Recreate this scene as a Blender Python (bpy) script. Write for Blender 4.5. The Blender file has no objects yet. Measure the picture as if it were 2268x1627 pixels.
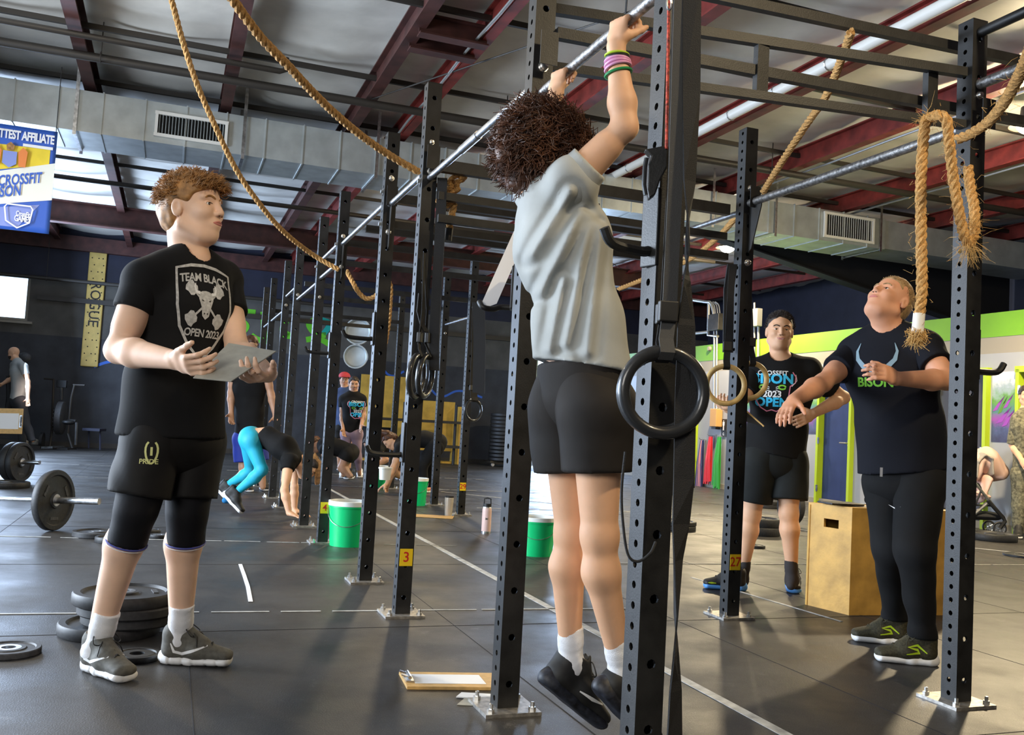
import bpy, bmesh, math, random
import numpy as np
from mathutils import Vector, Matrix
from mathutils.bvhtree import BVHTree
random.seed(7); rng = np.random.default_rng(7)
SC = bpy.context.scene
COL = SC.collection
PI = math.pi
# ------------------------------------------------------------------ camera
FOC, PITCH, ROLL, EYE = 2050.0, math.radians(3.52), math.radians(3.2), 0.98
_F0 = np.array([0, math.cos(PITCH), math.sin(PITCH)]); _R0 = np.array([1., 0, 0]); _U0 = np.array([0, -math.sin(PITCH), math.cos(PITCH)])
CR = math.cos(ROLL)*_R0 + math.sin(ROLL)*_U0
CU = -math.sin(ROLL)*_R0 + math.cos(ROLL)*_U0
CF = _F0
cam_d = bpy.data.cameras.new('camera'); cam = bpy.data.objects.new('camera', cam_d); COL.objects.link(cam)
m = Matrix(((CR[0], CU[0], -CF[0], 0), (CR[1], CU[1], -CF[1], 0), (CR[2], CU[2], -CF[2], EYE), (0, 0, 0, 1)))
cam.matrix_world = m
cam_d.sensor_width = 36; cam_d.lens = FOC*36/2268; cam_d.clip_start = .05; cam_d.clip_end = 200
SC.camera = cam
# ------------------------------------------------------------------ colour management, sky
vs = SC.view_settings
vs.view_transform = 'Standard'; vs.look = 'None'; vs.gamma = 1; vs.use_curve_mapping = False
vs.exposure = 0.72
world = bpy.data.worlds.new('sky'); SC.world = world; world.use_nodes = True
_bg = world.node_tree.nodes['Background']; _bg.inputs[0].default_value = (.62, .80, 1, 1); _bg.inputs[1].default_value = 3.0
SC.cycles.max_bounces = 6

def lamp(name, kind, loc, energy, color, size=1, size_y=None, target=None, spread=None, angle=None):
    d = bpy.data.lights.new(name, kind); d.energy = energy; d.color = color
    if kind == 'AREA':
        d.size = size
        if size_y: d.shape = 'RECTANGLE'; d.size_y = size_y
        if spread: d.spread = spread
    else:
        d.shadow_soft_size = size
    if kind == 'SPOT': d.spot_size = angle or 2.4; d.spot_blend = .6
    o = bpy.data.objects.new(name, d); COL.objects.link(o); o.location = loc
    if target is not None:
        o.rotation_euler = (Vector(target)-Vector(loc)).to_track_quat('-Z', 'Y').to_euler()
    return o
WARM = (1, .80, .50); COOL = (.74, .85, 1)
# daylight through the open roller door in the left wall, and added fill
lamp('daylight_left', 'AREA', (-6.8, 4.9, 1.9), 620, COOL, 3.6, 2.8, target=(0, 3.0, 1.1))
lamp('fill_behind', 'AREA', (-2.6, -2.6, 2.6), 95, (1, .96, .90), 2.4, 1.6, target=(0, 4, 1.3))  # added frontal fill, no opening in the wall behind the camera
_th = math.radians(20.1); _c, _s = math.cos(_th), math.sin(_th)
lamp('daylight_back_door', 'AREA', (-_s*22.6+_c*9.15, _c*22.6+_s*9.15, 2.0), 420, (.50, .68, 1), 2.0, 2.6, target=(.5, 9, .0))
lamp('fill_back_hall', 'AREA', (-9.0, 15.5, 2.2), 480, (.55, .72, 1), 4, 2.6, target=(-1, 16, 3.2))  # added area light inside the hall, brightens the rear ceiling

# high bay lamps (housings of the first two further down; the rest unseen, light alone)
LAMPS = [((3.55, 15.6, 4.25), 420), ((4.95, 8.9, 4.25), 450), ((-1.2, 13.0, 4.3), 120), ((2.6, 1.2, 4.3), 120), ((-3.6, 6.6, 4.3), 60)]
for _p, _e in LAMPS:
    lamp('high_bay_light', 'SPOT', (_p[0], _p[1], _p[2]-.24), _e*1.6, WARM, .14, target=(_p[0], _p[1], 0), angle=2.75)
    lamp('high_bay_spill', 'POINT', (_p[0], _p[1], _p[2]-.26), _e*.20, WARM, .14)

# ------------------------------------------------------------------ pixel helpers (design aid: photo pixel -> place in the hall)
TH = math.radians(20.1)
Uv = np.array([-math.sin(TH), math.cos(TH), 0]); Vv = np.array([math.cos(TH), math.sin(TH), 0]); Zv = np.array([0, 0, 1.])
EYEP = np.array([0, 0, EYE])
def ray(x, y): return CF + CR*(x-1134)/FOC - CU*(y-813.5)/FOC
def P(x, y, Y):
    d = ray(x, y); return EYEP + d*(Y/d[1])
def G(x, y, z=0.):
    d = ray(x, y); return EYEP + d*((z-EYE)/d[2])
def ON(x, y, n, k):
    d = ray(x, y); return EYEP + d*((k-EYEP@n)/(d@n))
def UV(u, v, z=0.): return Uv*u + Vv*v + Zv*z
def nrm(a):
    a = np.asarray(a, float); return a/max(1e-9, np.linalg.norm(a))

# ------------------------------------------------------------------ materials
def mat(name, col, rough=.6, metal=0., spec=.5, noise=0, nscale=30, bump=0, bscale=60, emit=None, estr=1, alpha=None, coat=0, subs=0, trans=0):
    M = bpy.data.materials.new(name); M.use_nodes = True
    nt = M.node_tree; b = nt.nodes['Principled BSDF']
    c = tuple(col)+(1,)
    b.inputs['Base Color'].default_value = c; b.inputs['Roughness'].default_value = rough; b.inputs['Metallic'].default_value = metal
    b.inputs['Specular IOR Level'].default_value = spec
    if coat: b.inputs['Coat Weight'].default_value = coat
    if trans: b.inputs['Transmission Weight'].default_value = trans
    if subs:
        b.inputs['Subsurface Weight'].default_value = subs; b.inputs['Subsurface Radius'].default_value = (.02, .008, .004)
    tc = None
    if noise or bump:
        tc = nt.nodes.new('ShaderNodeTexCoord')
    if noise:
        n = nt.nodes.new('ShaderNodeTexNoise'); n.inputs['Scale'].default_value = nscale; n.inputs['Detail'].default_value = 5
        nt.links.new(tc.outputs['Object'], n.inputs['Vector'])
        mx = nt.nodes.new('ShaderNodeMix'); mx.data_type = 'RGBA'
        r = nt.nodes.new('ShaderNodeMapRange'); r.inputs[1].default_value = .3; r.inputs[2].default_value = .7
        nt.links.new(n.outputs[0], r.inputs[0]); nt.links.new(r.outputs[0], mx.inputs[0])
        mx.inputs[6].default_value = tuple(max(0, x*(1-noise)) for x in col)+(1,)
        mx.inputs[7].default_value = tuple(min(1, x*(1+noise)+noise*.01) for x in col)+(1,)
        nt.links.new(mx.outputs[2], b.inputs['Base Color'])
    if bump:
        n2 = nt.nodes.new('ShaderNodeTexNoise'); n2.inputs['Scale'].default_value = bscale; n2.inputs['Detail'].default_value = 4
        nt.links.new(tc.outputs['Object'], n2.inputs['Vector'])
        bp = nt.nodes.new('ShaderNodeBump'); bp.inputs['Strength'].default_value = bump; bp.inputs['Distance'].default_value = .01
        nt.links.new(n2.outputs[0], bp.inputs['Height']); nt.links.new(bp.outputs[0], b.inputs['Normal'])
    if emit is not None:
        b.inputs['Emission Color'].default_value = tuple(emit)+(1,); b.inputs['Emission Strength'].default_value = estr
    return M
MT = {}
def MM(name, *a, **k):
    MT[name] = mat(name, *a, **k); return MT[name]
MM('black_steel', (.009, .009, .009), .48, .0, .5, noise=.5, nscale=14, bump=.08, bscale=200)
MM('dusty_steel', (.016, .015, .014), .5, .0, .6, noise=.6, nscale=9)
MM('bare_steel', (.55, .56, .58), .32, 1, noise=.35, nscale=25)
MM('zinc', (.75, .75, .73), .3, 1)
MM('plate_zinc', (.42, .40, .37), .45, .8, noise=.4, nscale=40)
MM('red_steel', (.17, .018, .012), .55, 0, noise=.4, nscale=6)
MM('dark_red_steel', (.055, .014, .010), .6, 0, noise=.4, nscale=6)  # on the left purlins this darker red stands for shade
MM('insulation', (.74, .72, .66), .5, 0, noise=.10, nscale=3, bump=.35, bscale=5)
MM('galvanised', (.50, .54, .54), .42, .55, noise=.14, nscale=5)
MM('pipe_black', (.03, .025, .02), .5)
MM('pvc', (.82, .80, .74), .4)
MM('conduit', (.34, .34, .33), .4, .6)
MM('grille_white', (.8, .78, .72), .5)
MM('dark_void', (.008, .008, .008), .9)
MM('rubber', (.014, .014, .015), .55, noise=.4, nscale=60)
MM('rubber_grey', (.05, .05, .052), .6, noise=.4, nscale=60)
MM('rope', (.55, .30, .095), .85, noise=.35, nscale=120, bump=.5, bscale=300)
MM('rope_fray', (.62, .38, .13), .9)
MM('white_tape', (.85, .83, .78), .6)
MM('black_tape', (.01, .01, .01), .5)
MM('strap', (.01, .01, .011), .75, bump=.3, bscale=400)
MM('ring_wood', (.62, .42, .16), .45, noise=.25, nscale=20)
MM('ring_black', (.02, .021, .023), .32, coat=.3)
MM('floor_tape', (.42, .42, .40), .7, noise=.35, nscale=18)
MM('yellow_tape', (.85, .58, .01), .5)
MM('red_ink', (.6, .02, .01), .6)
MM('bucket_green', (.0, .55, .17), .35)
MM('bucket_white', (.85, .88, .84), .4)
MM('ply', (.60, .34, .075), .55, noise=.28, nscale=7, bump=.1)
MM('ply_yellow', (.62, .38, .06), .6, noise=.2, nscale=5)
MM('masonite', (.62, .38, .13), .55, noise=.12, nscale=40)
MM('paper', (.86, .87, .88), .7)
MM('white_board', (.9, .9, .93), .5)
MM('grey_board', (.34, .33, .28), .5, noise=.12, nscale=30)
MM('skin', (.74, .42, .25), .58, subs=.12, noise=.07, nscale=14)
MM('skin_pale', (.82, .53, .37), .58, subs=.12, noise=.07, nscale=14)
MM('skin_red', (.70, .34, .20), .58, subs=.12, noise=.09, nscale=12)
MM('skin_brown', (.52, .28, .17), .5, subs=.1, noise=.07, nscale=14)
MM('lips', (.60, .21, .17), .45)
MM('eye_white', (.8, .78, .75), .25)
MM('eye_dark', (.03, .018, .01), .2)
MM('hair_gold', (.32, .155, .045), .6, noise=.5, nscale=40)
MM('hair_brown', (.080, .028, .010), .5, noise=.6, nscale=30)
MM('hair_dark', (.022, .012, .008), .6, noise=.4, nscale=40)
MM('hair_sandy', (.35, .22, .10), .6, noise=.4, nscale=60)
MM('tee_black', (.005, .005, .0055), .85, 0, .25, noise=.3, nscale=4, bump=.15, bscale=700)
MM('tee_navy', (.005, .006, .011), .85, 0, .25, bump=.15, bscale=700)
MM('tee_grey', (.40, .41, .39), .85, noise=.08, nscale=8, bump=.15, bscale=700)
MM('short_black', (.008, .007, .0065), .7, 0, .25, noise=.3, nscale=6)
MM('short_brown', (.015, .012, .010), .75, 0, .25, noise=.4, nscale=5)
MM('short_char', (.011, .013, .013), .8, 0, .25, noise=.4, nscale=5)
MM('short_blue', (.01, .03, .30), .7)
MM('sleeve_black', (.004, .004, .006), .7, 0, .25, bump=.2, bscale=900)
MM('sleeve_trim', (.06, .07, .30), .6)
MM('teal', (.015, .42, .60), .6, noise=.12, nscale=6)
MM('lavender', (.33, .23, .30), .7, noise=.1, nscale=6)
MM('sock_white', (.86, .86, .88), .85, bump=.4, bscale=500)
MM('sock_dark', (.035, .03, .03), .85)
MM('sock_blue', (.01, .18, .45), .8)
MM('shoe_grey', (.10, .095, .08), .75, noise=.25, nscale=60)
MM('shoe_black', (.012, .012, .012), .6, noise=.4, nscale=30)
MM('shoe_olive', (.035, .03, .012), .75, noise=.5, nscale=120)
MM('sole_white', (.84, .84, .84), .5)
MM('sole_slate', (.012, .014, .022), .5, noise=.8, nscale=60)
MM('sole_blue', (.10, .32, .75), .5)
MM('lime', (.45, .65, .02), .5)
MM('print_silver', (.5, .5, .49), .5, noise=.25, nscale=90)
MM('print_white', (.8, .8, .8), .6)
MM('print_blue', (.03, .50, .82), .6)
MM('print_pink', (.85, .28, .45), .6)
MM('print_green', (.22, .62, .05), .6)
MM('print_steel', (.22, .33, .40), .6)
MM('print_yellow', (.75, .75, .3), .6)
MM('pink', (.72, .32, .55), .5)
MM('green_band', (.0, .25, .07), .5)
MM('band_red', (.62, .02, .03), .6); MM('band_green', (.03, .32, .04), .6); MM('band_navy', (.03, .03, .12), .6); MM('band_pink', (.65, .25, .24), .6)
MM('wall_dark', (.035, .037, .044), .75, noise=.3, nscale=2.5, bump=.15, bscale=20)
MM('wall_mid', (.085, .080, .072), .8, noise=.2, nscale=3, bump=.15, bscale=20)
MM('wall_navy', (.013, .015, .034), .7, noise=.2, nscale=3)
MM('wall_black', (.007, .007, .009), .8)
MM('wall_white', (.33, .34, .37), .6, noise=.05, nscale=2)
MM('wall_grey', (.30, .27, .22), .7)
MM('lime_wall', (.15, .36, .01), .6, noise=.08, nscale=2)
MM('lime_trim', (.38, .52, .015), .5)
MM('door_navy', (.020, .035, .12), .45, noise=.15, nscale=4)
MM('door_slate', (.045, .042, .055), .5)
MM('bottle_pink', (.72, .50, .45), .4)
MM('bottle_beige', (.55, .50, .42), .35, .3)
MM('stroller_pink', (.62, .42, .36), .8)
MM('stroller_grey', (.30, .27, .23), .8)
MM('olive_camo', (.14, .13, .08), .85, noise=.7, nscale=35)
MM('denim', (.045, .045, .05), .8)
MM('orange_shoe', (.75, .28, .16), .6)
MM('cardboard', (.55, .30, .10), .7)
MM('red_cap', (.5, .05, .06), .7)
MM('tee_blue', (.03, .06, .16), .8)
MM('banner_blue', (.03, .11, .50), .55); MM('banner_yellow', (.80, .60, .03), .55, noise=.08, nscale=8); MM('banner_white', (.80, .80, .72), .55); MM('banner_light', (.22, .28, .62), .55)
MM('banner_orange', (.75, .22, .05), .6); MM('neon_blue', (.03, .13, .55), .6); MM('graffiti_green', (.12, .50, .02), .6); MM('graffiti_teal', (.0, .35, .30), .6)
MM('print_black', (.02, .015, .01), .6)
MM('peg_wood', (.62, .44, .12), .5, noise=.15, nscale=6)
MM('lens_glow', (1, .9, .7), .5, emit=(1, .88, .6), estr=60)

# ------------------------------------------------------------------ object helpers
def link(name, me, parent=None, mat_=None, smooth=False):
    o = bpy.data.objects.new(name, me); COL.objects.link(o)
    if parent is not None: o.parent = parent
    if mat_ is not None and not me.materials: me.materials.append(MT[mat_] if isinstance(mat_, str) else mat_)
    if smooth: me.shade_smooth()
    return o
def tag(o, label=None, cat=None, group=None, kind=None):
    if label: o['label'] = label
    if cat: o['category'] = cat
    if group: o['group'] = group
    if kind: o['kind'] = kind
    return o
def empty(name, loc, label=None, cat=None, group=None):
    o = bpy.data.objects.new(name, None); COL.objects.link(o); o.location = Vector(loc); o.empty_display_size = .1
    return tag(o, label, cat, group)
class MB:
    """collects faces in world coordinates; build() makes one mesh, in the parent's frame"""
    def __init__(s): s.v = []; s.f = []
    def add(s, vs_, fs_):
        n = len(s.v); s.v += [tuple(map(float, p)) for p in vs_]; s.f += [tuple(i+n for i in q) for q in fs_]; return s
    def box(s, c, ax, ay, az, sx, sy, sz):
        c = np.asarray(c, float); ax = nrm(ax)*sx/2; ay = nrm(ay)*sy/2; az = nrm(az)*sz/2
        V_ = [c+i*ax+j*ay+k*az for k in (-1, 1) for j in (-1, 1) for i in (-1, 1)]
        return s.add(V_, [(0, 2, 3, 1), (4, 5, 7, 6), (0, 1, 5, 4), (2, 6, 7, 3), (0, 4, 6, 2), (1, 3, 7, 5)])
    def bar(s, a, b, w, h, up=Zv):
        a = np.asarray(a, float); b = np.asarray(b, float); d = nrm(b-a); side = np.cross(d, up)
        if np.linalg.norm(side) < 1e-3: side = np.cross(d, Vv)
        side = nrm(side); up2 = np.cross(side, d)
        return s.box((a+b)/2, d, side, up2, np.linalg.norm(b-a), w, h)
    def tube(s, pts, r, n=10, cap=True, closed=False, flat=None):
        pts = [np.asarray(p, float) for p in pts]; N = len(pts)
        rs = r if hasattr(r, '__len__') else [r]*N
        prev = None; V_ = []
        for i, p in enumerate(pts):
            if closed: t = nrm(pts[(i+1) % N]-pts[i-1])
            else: t = nrm(pts[min(i+1, N-1)]-pts[max(i-1, 0)])
            if prev is None:
                x = np.cross(t, Zv)
                if np.linalg.norm(x) < .2: x = np.cross(t, Vv)
                x = nrm(x)
            else: x = nrm(prev-t*(prev@t))
            prev = x; y = np.cross(t, x)
            for k in range(n):
                a = 2*PI*k/n; V_.append(p+rs[i]*(math.cos(a)*x+math.sin(a)*y))
        F_ = []
        for i in range(N if closed else N-1):
            j = (i+1) % N
            for k in range(n): F_.append((i*n+k, i*n+(k+1) % n, j*n+(k+1) % n, j*n+k))
        if cap and not closed:
            F_.append(tuple(range(n-1, -1, -1))); F_.append(tuple((N-1)*n+k for k in range(n)))
        return s.add(V_, F_)
    def lathe(s, c, axis, prof, n=24):
        axis = nrm(axis); x = np.cross(axis, Vv if abs(axis@Vv) < .9 else Zv); x = nrm(x); y = np.cross(axis, x)
        V_ = []; F_ = []
        for (r, h) in prof:
            for k in range(n):
                a = 2*PI*k/n; V_.append(np.asarray(c)+axis*h+r*(math.cos(a)*x+math.sin(a)*y))
        for i in range(len(prof)-1):
            for k in range(n): F_.append((i*n+k, i*n+(k+1) % n, (i+1)*n+(k+1) % n, (i+1)*n+k))
        if prof[0][0] > 1e-4: F_.append(tuple(range(n-1, -1, -1)))
        if prof[-1][0] > 1e-4: F_.append(tuple((len(prof)-1)*n+k for k in range(n)))
        return s.add(V_, F_)
    def poly(s, pts, nvec, t):
        """prism of a planar outline"""
        nvec = np.asarray(nvec, float)*t; k = len(pts); pts = [np.asarray(p, float) for p in pts]
        return s.add(pts+[p+nvec for p in pts], [tuple(range(k-1, -1, -1)), tuple(range(k, 2*k))]+[(i, (i+1) % k, k+(i+1) % k, k+i) for i in range(k)])
    def build(s, name, m_, parent=None, smooth=False, bevel=0):
        me = bpy.data.meshes.new(name); V_ = s.v
        if parent is not None:
            org = parent.matrix_world_loc if False else world_loc(parent); V_ = [(a-org[0], b-org[1], c-org[2]) for a, b, c in V_]
        me.from_pydata(V_, [], s.f); me.update()
        o = link(name, me, parent, m_)
        if smooth:
            me.shade_smooth()
            try: me.set_sharp_from_angle(angle=math.radians(40))
            except Exception: pass
        if bevel:
            b = o.modifiers.new('bevel', 'BEVEL'); b.width = bevel; b.segments = 2; b.limit_method = 'ANGLE'
        return o
def world_loc(o):
    l = Vector((0, 0, 0))
    while o is not None: l = l+o.location; o = o.parent
    return l
def spline(pts, n=8):
    pts = [np.asarray(p, float) for p in pts]; out = []; N = len(pts)
    for i in range(N-1):
        p0, p1, p2, p3 = pts[max(i-1, 0)], pts[i], pts[i+1], pts[min(i+2, N-1)]
        for k in range(n):
            t = k/n; out.append(.5*((2*p1)+(-p0+p2)*t+(2*p0-5*p1+4*p2-p3)*t*t+(-p0+3*p1-3*p2+p3)*t**3))
    out.append(pts[-1]); return out
def resample(pts, step):
    pts = np.array(pts); d = np.r_[0, np.cumsum(np.linalg.norm(np.diff(pts, axis=0), axis=1))]
    n = max(2, int(d[-1]/step)); t = np.linspace(0, d[-1], n)
    return np.stack([np.interp(t, d, pts[:, i]) for i in range(3)], 1)

# ------------------------------------------------------------------ text and flat print
def text_mesh(txt, size=1., bold=False, spacing=1., align='CENTER', shear=0):
    cu = bpy.data.curves.new('lettering', 'FONT'); cu.body = txt; cu.size = size; cu.align_x = align; cu.align_y = 'CENTER'
    cu.space_character = spacing; cu.resolution_u = 3; cu.shear = shear
    if bold: cu.offset = .012*size*bold
    o = bpy.data.objects.new('lettering', cu); COL.objects.link(o)
    dg = bpy.context.evaluated_depsgraph_get(); me = bpy.data.meshes.new_from_object(o.evaluated_get(dg))
    bpy.data.objects.remove(o); bpy.data.curves.remove(cu)
    V_ = [tuple(v.co) for v in me.vertices]; F_ = [tuple(p.vertices) for p in me.polygons]
    bpy.data.meshes.remove(me); return V_, F_
def flat_print(name, V_, F_, m_, org, ax, ay, parent, off=.0015, onto=None, cut=0.03, arc=None, raydir=None):
    """puts 2-D faces on a plane org+x*ax+y*ay, or projects them on the mesh object list `onto` (BVH in world space)"""
    ax = np.asarray(ax, float); ay = np.asarray(ay, float); n = nrm(np.cross(ax, ay))
    bm = bmesh.new(); vs_ = [bm.verts.new((x, y, 0)) for x, y, *_ in V_]
    for f in F_:
        try: bm.faces.new([vs_[i] for i in f])
        except ValueError: pass
    if onto is not None:
        bmesh.ops.triangulate(bm, faces=bm.faces[:])
        for _ in range(4):
            es = [e for e in bm.edges if e.calc_length() > cut]
            if not es: break
            bmesh.ops.subdivide_edges(bm, edges=es, cuts=1)
            bmesh.ops.triangulate(bm, faces=bm.faces[:])
    for v in bm.verts:
        x, y = v.co.x, v.co.y
        if arc: y = y - arc*x*x
        p = np.asarray(org)+ax*x+ay*y
        if onto is not None:
            d = Vector(-n) if raydir is None else Vector(raydir)
            hit = onto.ray_cast(Vector(p)-d*.35, d, .8)
            if hit[0] is not None: p = np.array(hit[0])-np.array(d)*off
        else: p = p+n*off
        v.co = Vector(p)
    w = world_loc(parent) if parent is not None else Vector((0, 0, 0))
    for v in bm.verts: v.co -= w
    me = bpy.data.meshes.new(name); bm.to_mesh(me); bm.free()
    return link(name, me, parent, m_)
def stroke(pts, w, closed=False):
    """2-D ribbon along points"""
    pts = [np.array(p[:2], float) for p in pts]; N = len(pts); V_ = []; F_ = []
    for i, p in enumerate(pts):
        a = pts[i-1] if (closed or i > 0) else p; b = pts[(i+1) % N] if (closed or i < N-1) else p
        t = b-a; t = t/(np.linalg.norm(t)+1e-9); nn = np.array([-t[1], t[0]])
        ww = w[i] if hasattr(w, '__len__') else w
        V_ += [tuple(p+nn*ww/2), tuple(p-nn*ww/2)]
    for i in range(N if closed else N-1):
        j = (i+1) % N; F_.append((2*i, 2*i+1, 2*j+1, 2*j))
    return V_, F_
def bvh_of(objs):
    V_ = []; F_ = []
    for o in objs:
        w = world_loc(o); n = len(V_)
        V_ += [v.co+w for v in o.data.vertices]; F_ += [tuple(i+n for i in p.vertices) for p in o.data.polygons]
    return BVHTree.FromPolygons(V_, F_)

# ------------------------------------------------------------------ smooth solid modelling (distance fields -> one closed mesh)
class Field:
    def __init__(s, h=.008): s.pr = []; s.h = h; s.post = []; s.disp = None
    def cone(s, a, b, ra, rb, k=.02, op=0): s.pr.append(('c', np.asarray(a, float), np.asarray(b, float), ra, rb, k, op)); return s
    def ball(s, a, r, k=.02, op=0): return s.cone(a, np.asarray(a, float)+1e-5, r, r, k, op)
    def ell(s, c, F3, r3, k=.02, op=0): s.pr.append(('e', np.asarray(c, float), [nrm(x) for x in F3], r3, k, op)); return s
    def slab(s, a, b, lat, la, da, lb, db, k=.03, op=0):
        s.pr.append(('s', np.asarray(a, float), np.asarray(b, float), nrm(lat), la, da, lb, db, k, op)); return s
    def plane(s, pt, n, k=0): s.post.append((np.asarray(pt, float), nrm(n), k)); return s   # keeps the side n points away from
    def mesh(s):
        h = s.h; lo = np.full(3, 1e9); hi = -lo; boxes = []
        for q in s.pr:
            if q[0] == 'c': l_, h_ = np.minimum(q[1]-q[3], q[2]-q[4]), np.maximum(q[1]+q[3], q[2]+q[4])
            elif q[0] == 'e':
                e = np.sqrt(sum((F_*r)**2 for F_, r in zip(q[2], q[3]))); l_, h_ = q[1]-e, q[1]+e
            else:
                R = max(q[4:8]); l_, h_ = np.minimum(q[1], q[2])-R, np.maximum(q[1], q[2])+R
            boxes.append((l_, h_))
            if q[-1] == 0: lo = np.minimum(lo, l_); hi = np.maximum(hi, h_)
        pad = 4*h+.012; lo = lo-pad; hi = hi+pad
        n = np.ceil((hi-lo)/h).astype(int)+1
        xs = [(lo[i]+np.arange(n[i])*h).astype(np.float32) for i in range(3)]
        D = np.full(n, .08, np.float32)
        for q, (l_, h_) in zip(s.pr, boxes):
            k = q[-2]; mg = k+2.5*h
            i0 = np.maximum(0, ((l_-mg-lo)/h).astype(int)); i1 = np.minimum(n, ((h_+mg-lo)/h).astype(int)+2)
            if (i1 <= i0).any(): continue
            sl = tuple(slice(a, b) for a, b in zip(i0, i1))
            X = xs[0][sl[0]][:, None, None]; Y = xs[1][sl[1]][None, :, None]; Z = xs[2][sl[2]][None, None, :]
            if q[0] == 'c':
                a, b, ra, rb = q[1:5]; ab = b-a; L2 = max(ab@ab, 1e-12)
                px, py, pz = X-a[0], Y-a[1], Z-a[2]
                t = np.clip((px*ab[0]+py*ab[1]+pz*ab[2])/L2, 0, 1)
                d = np.sqrt((px-t*ab[0])**2+(py-t*ab[1])**2+(pz-t*ab[2])**2)-(ra+t*(rb-ra))
            elif q[0] == 'e':
                c, F3, r3 = q[1:4]; px, py, pz = X-c[0], Y-c[1], Z-c[2]; k0 = 0; k1 = 0
                for F_, r in zip(F3, r3):
                    w = px*F_[0]+py*F_[1]+pz*F_[2]; k0 = k0+(w/r)**2; k1 = k1+(w/(r*r))**2
                k0 = np.sqrt(k0); k1 = np.sqrt(k1)+1e-9; d = k0*(k0-1)/k1
            else:
                a, b, lat, la, da, lb, db = q[1:8]; ab = b-a; L2 = max(ab@ab, 1e-12); L = math.sqrt(L2); ax_ = ab/L
                lt = nrm(lat-ax_*(lat@ax_)); dp = np.cross(ax_, lt)
                px, py, pz = X-a[0], Y-a[1], Z-a[2]
                tt = (px*ab[0]+py*ab[1]+pz*ab[2])/L2; t = np.clip(tt, 0, 1)
                qa = (tt-t)*L
                ql = px*lt[0]+py*lt[1]+pz*lt[2]; qd = px*dp[0]+py*dp[1]+pz*dp[2]
                rl = la+t*(lb-la); rd = da+t*(db-da); mn = np.minimum(rl, rd)
                k0 = np.sqrt((ql/rl)**2+(qd/rd)**2+(qa/mn)**2); k1 = np.sqrt((ql/rl**2)**2+(qd/rd**2)**2+(qa/mn**2)**2)+1e-6
                d = k0*(k0-1)/k1
            A = D[sl]; d = d.astype(np.float32)
            if q[-1] == 0:
                hh = np.clip(.5+.5*(A-d)/k, 0, 1); D[sl] = A+(d-A)*hh-k*hh*(1-hh)
            else:
                hh = np.clip(.5-.5*(A+d)/k, 0, 1); D[sl] = A+(-d-A)*hh+k*hh*(1-hh)
        X, Y, Z = np.meshgrid(*xs, indexing='ij', sparse=True)
        if s.disp is not None:
            msk = np.abs(D) < .05
            ix = np.nonzero(msk); D[ix] += s.disp(xs[0][ix[0]], xs[1][ix[1]], xs[2][ix[2]]).astype(np.float32)
        for pt, nn, k in s.post:
            D = np.maximum(D, ((X-pt[0])*nn[0]+(Y-pt[1])*nn[1]+(Z-pt[2])*nn[2]).astype(np.float32))
        return surface_net(D, lo, h)
    def build(s, name, m_, parent):
        V_, F_ = s.mesh(); w = np.array(world_loc(parent)) if parent is not None else 0
        me = bpy.data.meshes.new(name); V_ = (V_-w)
        me.vertices.add(len(V_)); me.vertices.foreach_set('co', V_.astype(np.float32).ravel())
        me.loops.add(F_.size); me.loops.foreach_set('vertex_index', F_.astype(np.int32).ravel())
        me.polygons.add(len(F_)); me.polygons.foreach_set('loop_start', np.arange(0, F_.size, 4, dtype=np.int32))
        me.update(calc_edges=True); me.validate(); me.shade_smooth()
        return link(name, me, parent, m_)
def surface_net(D, lo, h):
    S = D < 0; n = D.shape
    c = [S[i:n[0]-1+i, j:n[1]-1+j, k:n[2]-1+k] for i in (0, 1) for j in (0, 1) for k in (0, 1)]
    cnt = np.zeros(c[0].shape, np.int8)
    for q in c: cnt += q
    act = (cnt > 0) & (cnt < 8); idx = np.full(act.shape, -1, np.int64); cells = np.argwhere(act)
    idx[act] = np.arange(len(cells))
    acc = np.zeros((len(cells), 3)); num = np.zeros(len(cells))
    corners = [(i, j, k) for i in (0, 1) for j in (0, 1) for k in (0, 1)]
    val = {q: D[cells[:, 0]+q[0], cells[:, 1]+q[1], cells[:, 2]+q[2]] for q in corners}
    for q in corners:
        for ax in range(3):
            if q[ax] == 0:
                r = list(q); r[ax] = 1; r = tuple(r); a = val[q]; b = val[r]; mk = (a < 0) != (b < 0)
                t = np.where(mk, a/np.where(mk, a-b, 1), 0)
                p = np.tile(np.array(q, float), (len(cells), 1)); p[:, ax] += t
                acc += p*mk[:, None]; num += mk
    V_ = lo+(cells+acc/np.maximum(num, 1)[:, None])*h
    F_ = []
    for ax in range(3):
        o1, o2 = [(1, 2), (2, 0), (0, 1)][ax]
        sl0 = [slice(None)]*3; sl1 = [slice(None)]*3; sl0[ax] = slice(0, -1); sl1[ax] = slice(1, None)
        e = S[tuple(sl0)] != S[tuple(sl1)]; pts = np.argwhere(e)
        ok = (pts[:, o1] > 0) & (pts[:, o2] > 0) & (pts[:, o1] < n[o1]-1) & (pts[:, o2] < n[o2]-1); pts = pts[ok]
        ins = S[pts[:, 0], pts[:, 1], pts[:, 2]]
        def cell(d1, d2):
            q = pts.copy(); q[:, o1] -= d1; q[:, o2] -= d2; return idx[q[:, 0], q[:, 1], q[:, 2]]
        quad = np.stack([cell(1, 1), cell(0, 1), cell(0, 0), cell(1, 0)], 1)
        quad[~ins] = quad[~ins][:, ::-1]; F_.append(quad)
    return V_, np.concatenate(F_)
# ================================================================== THE HALL
def struct(o): o['kind'] = 'structure'; return o
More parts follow.
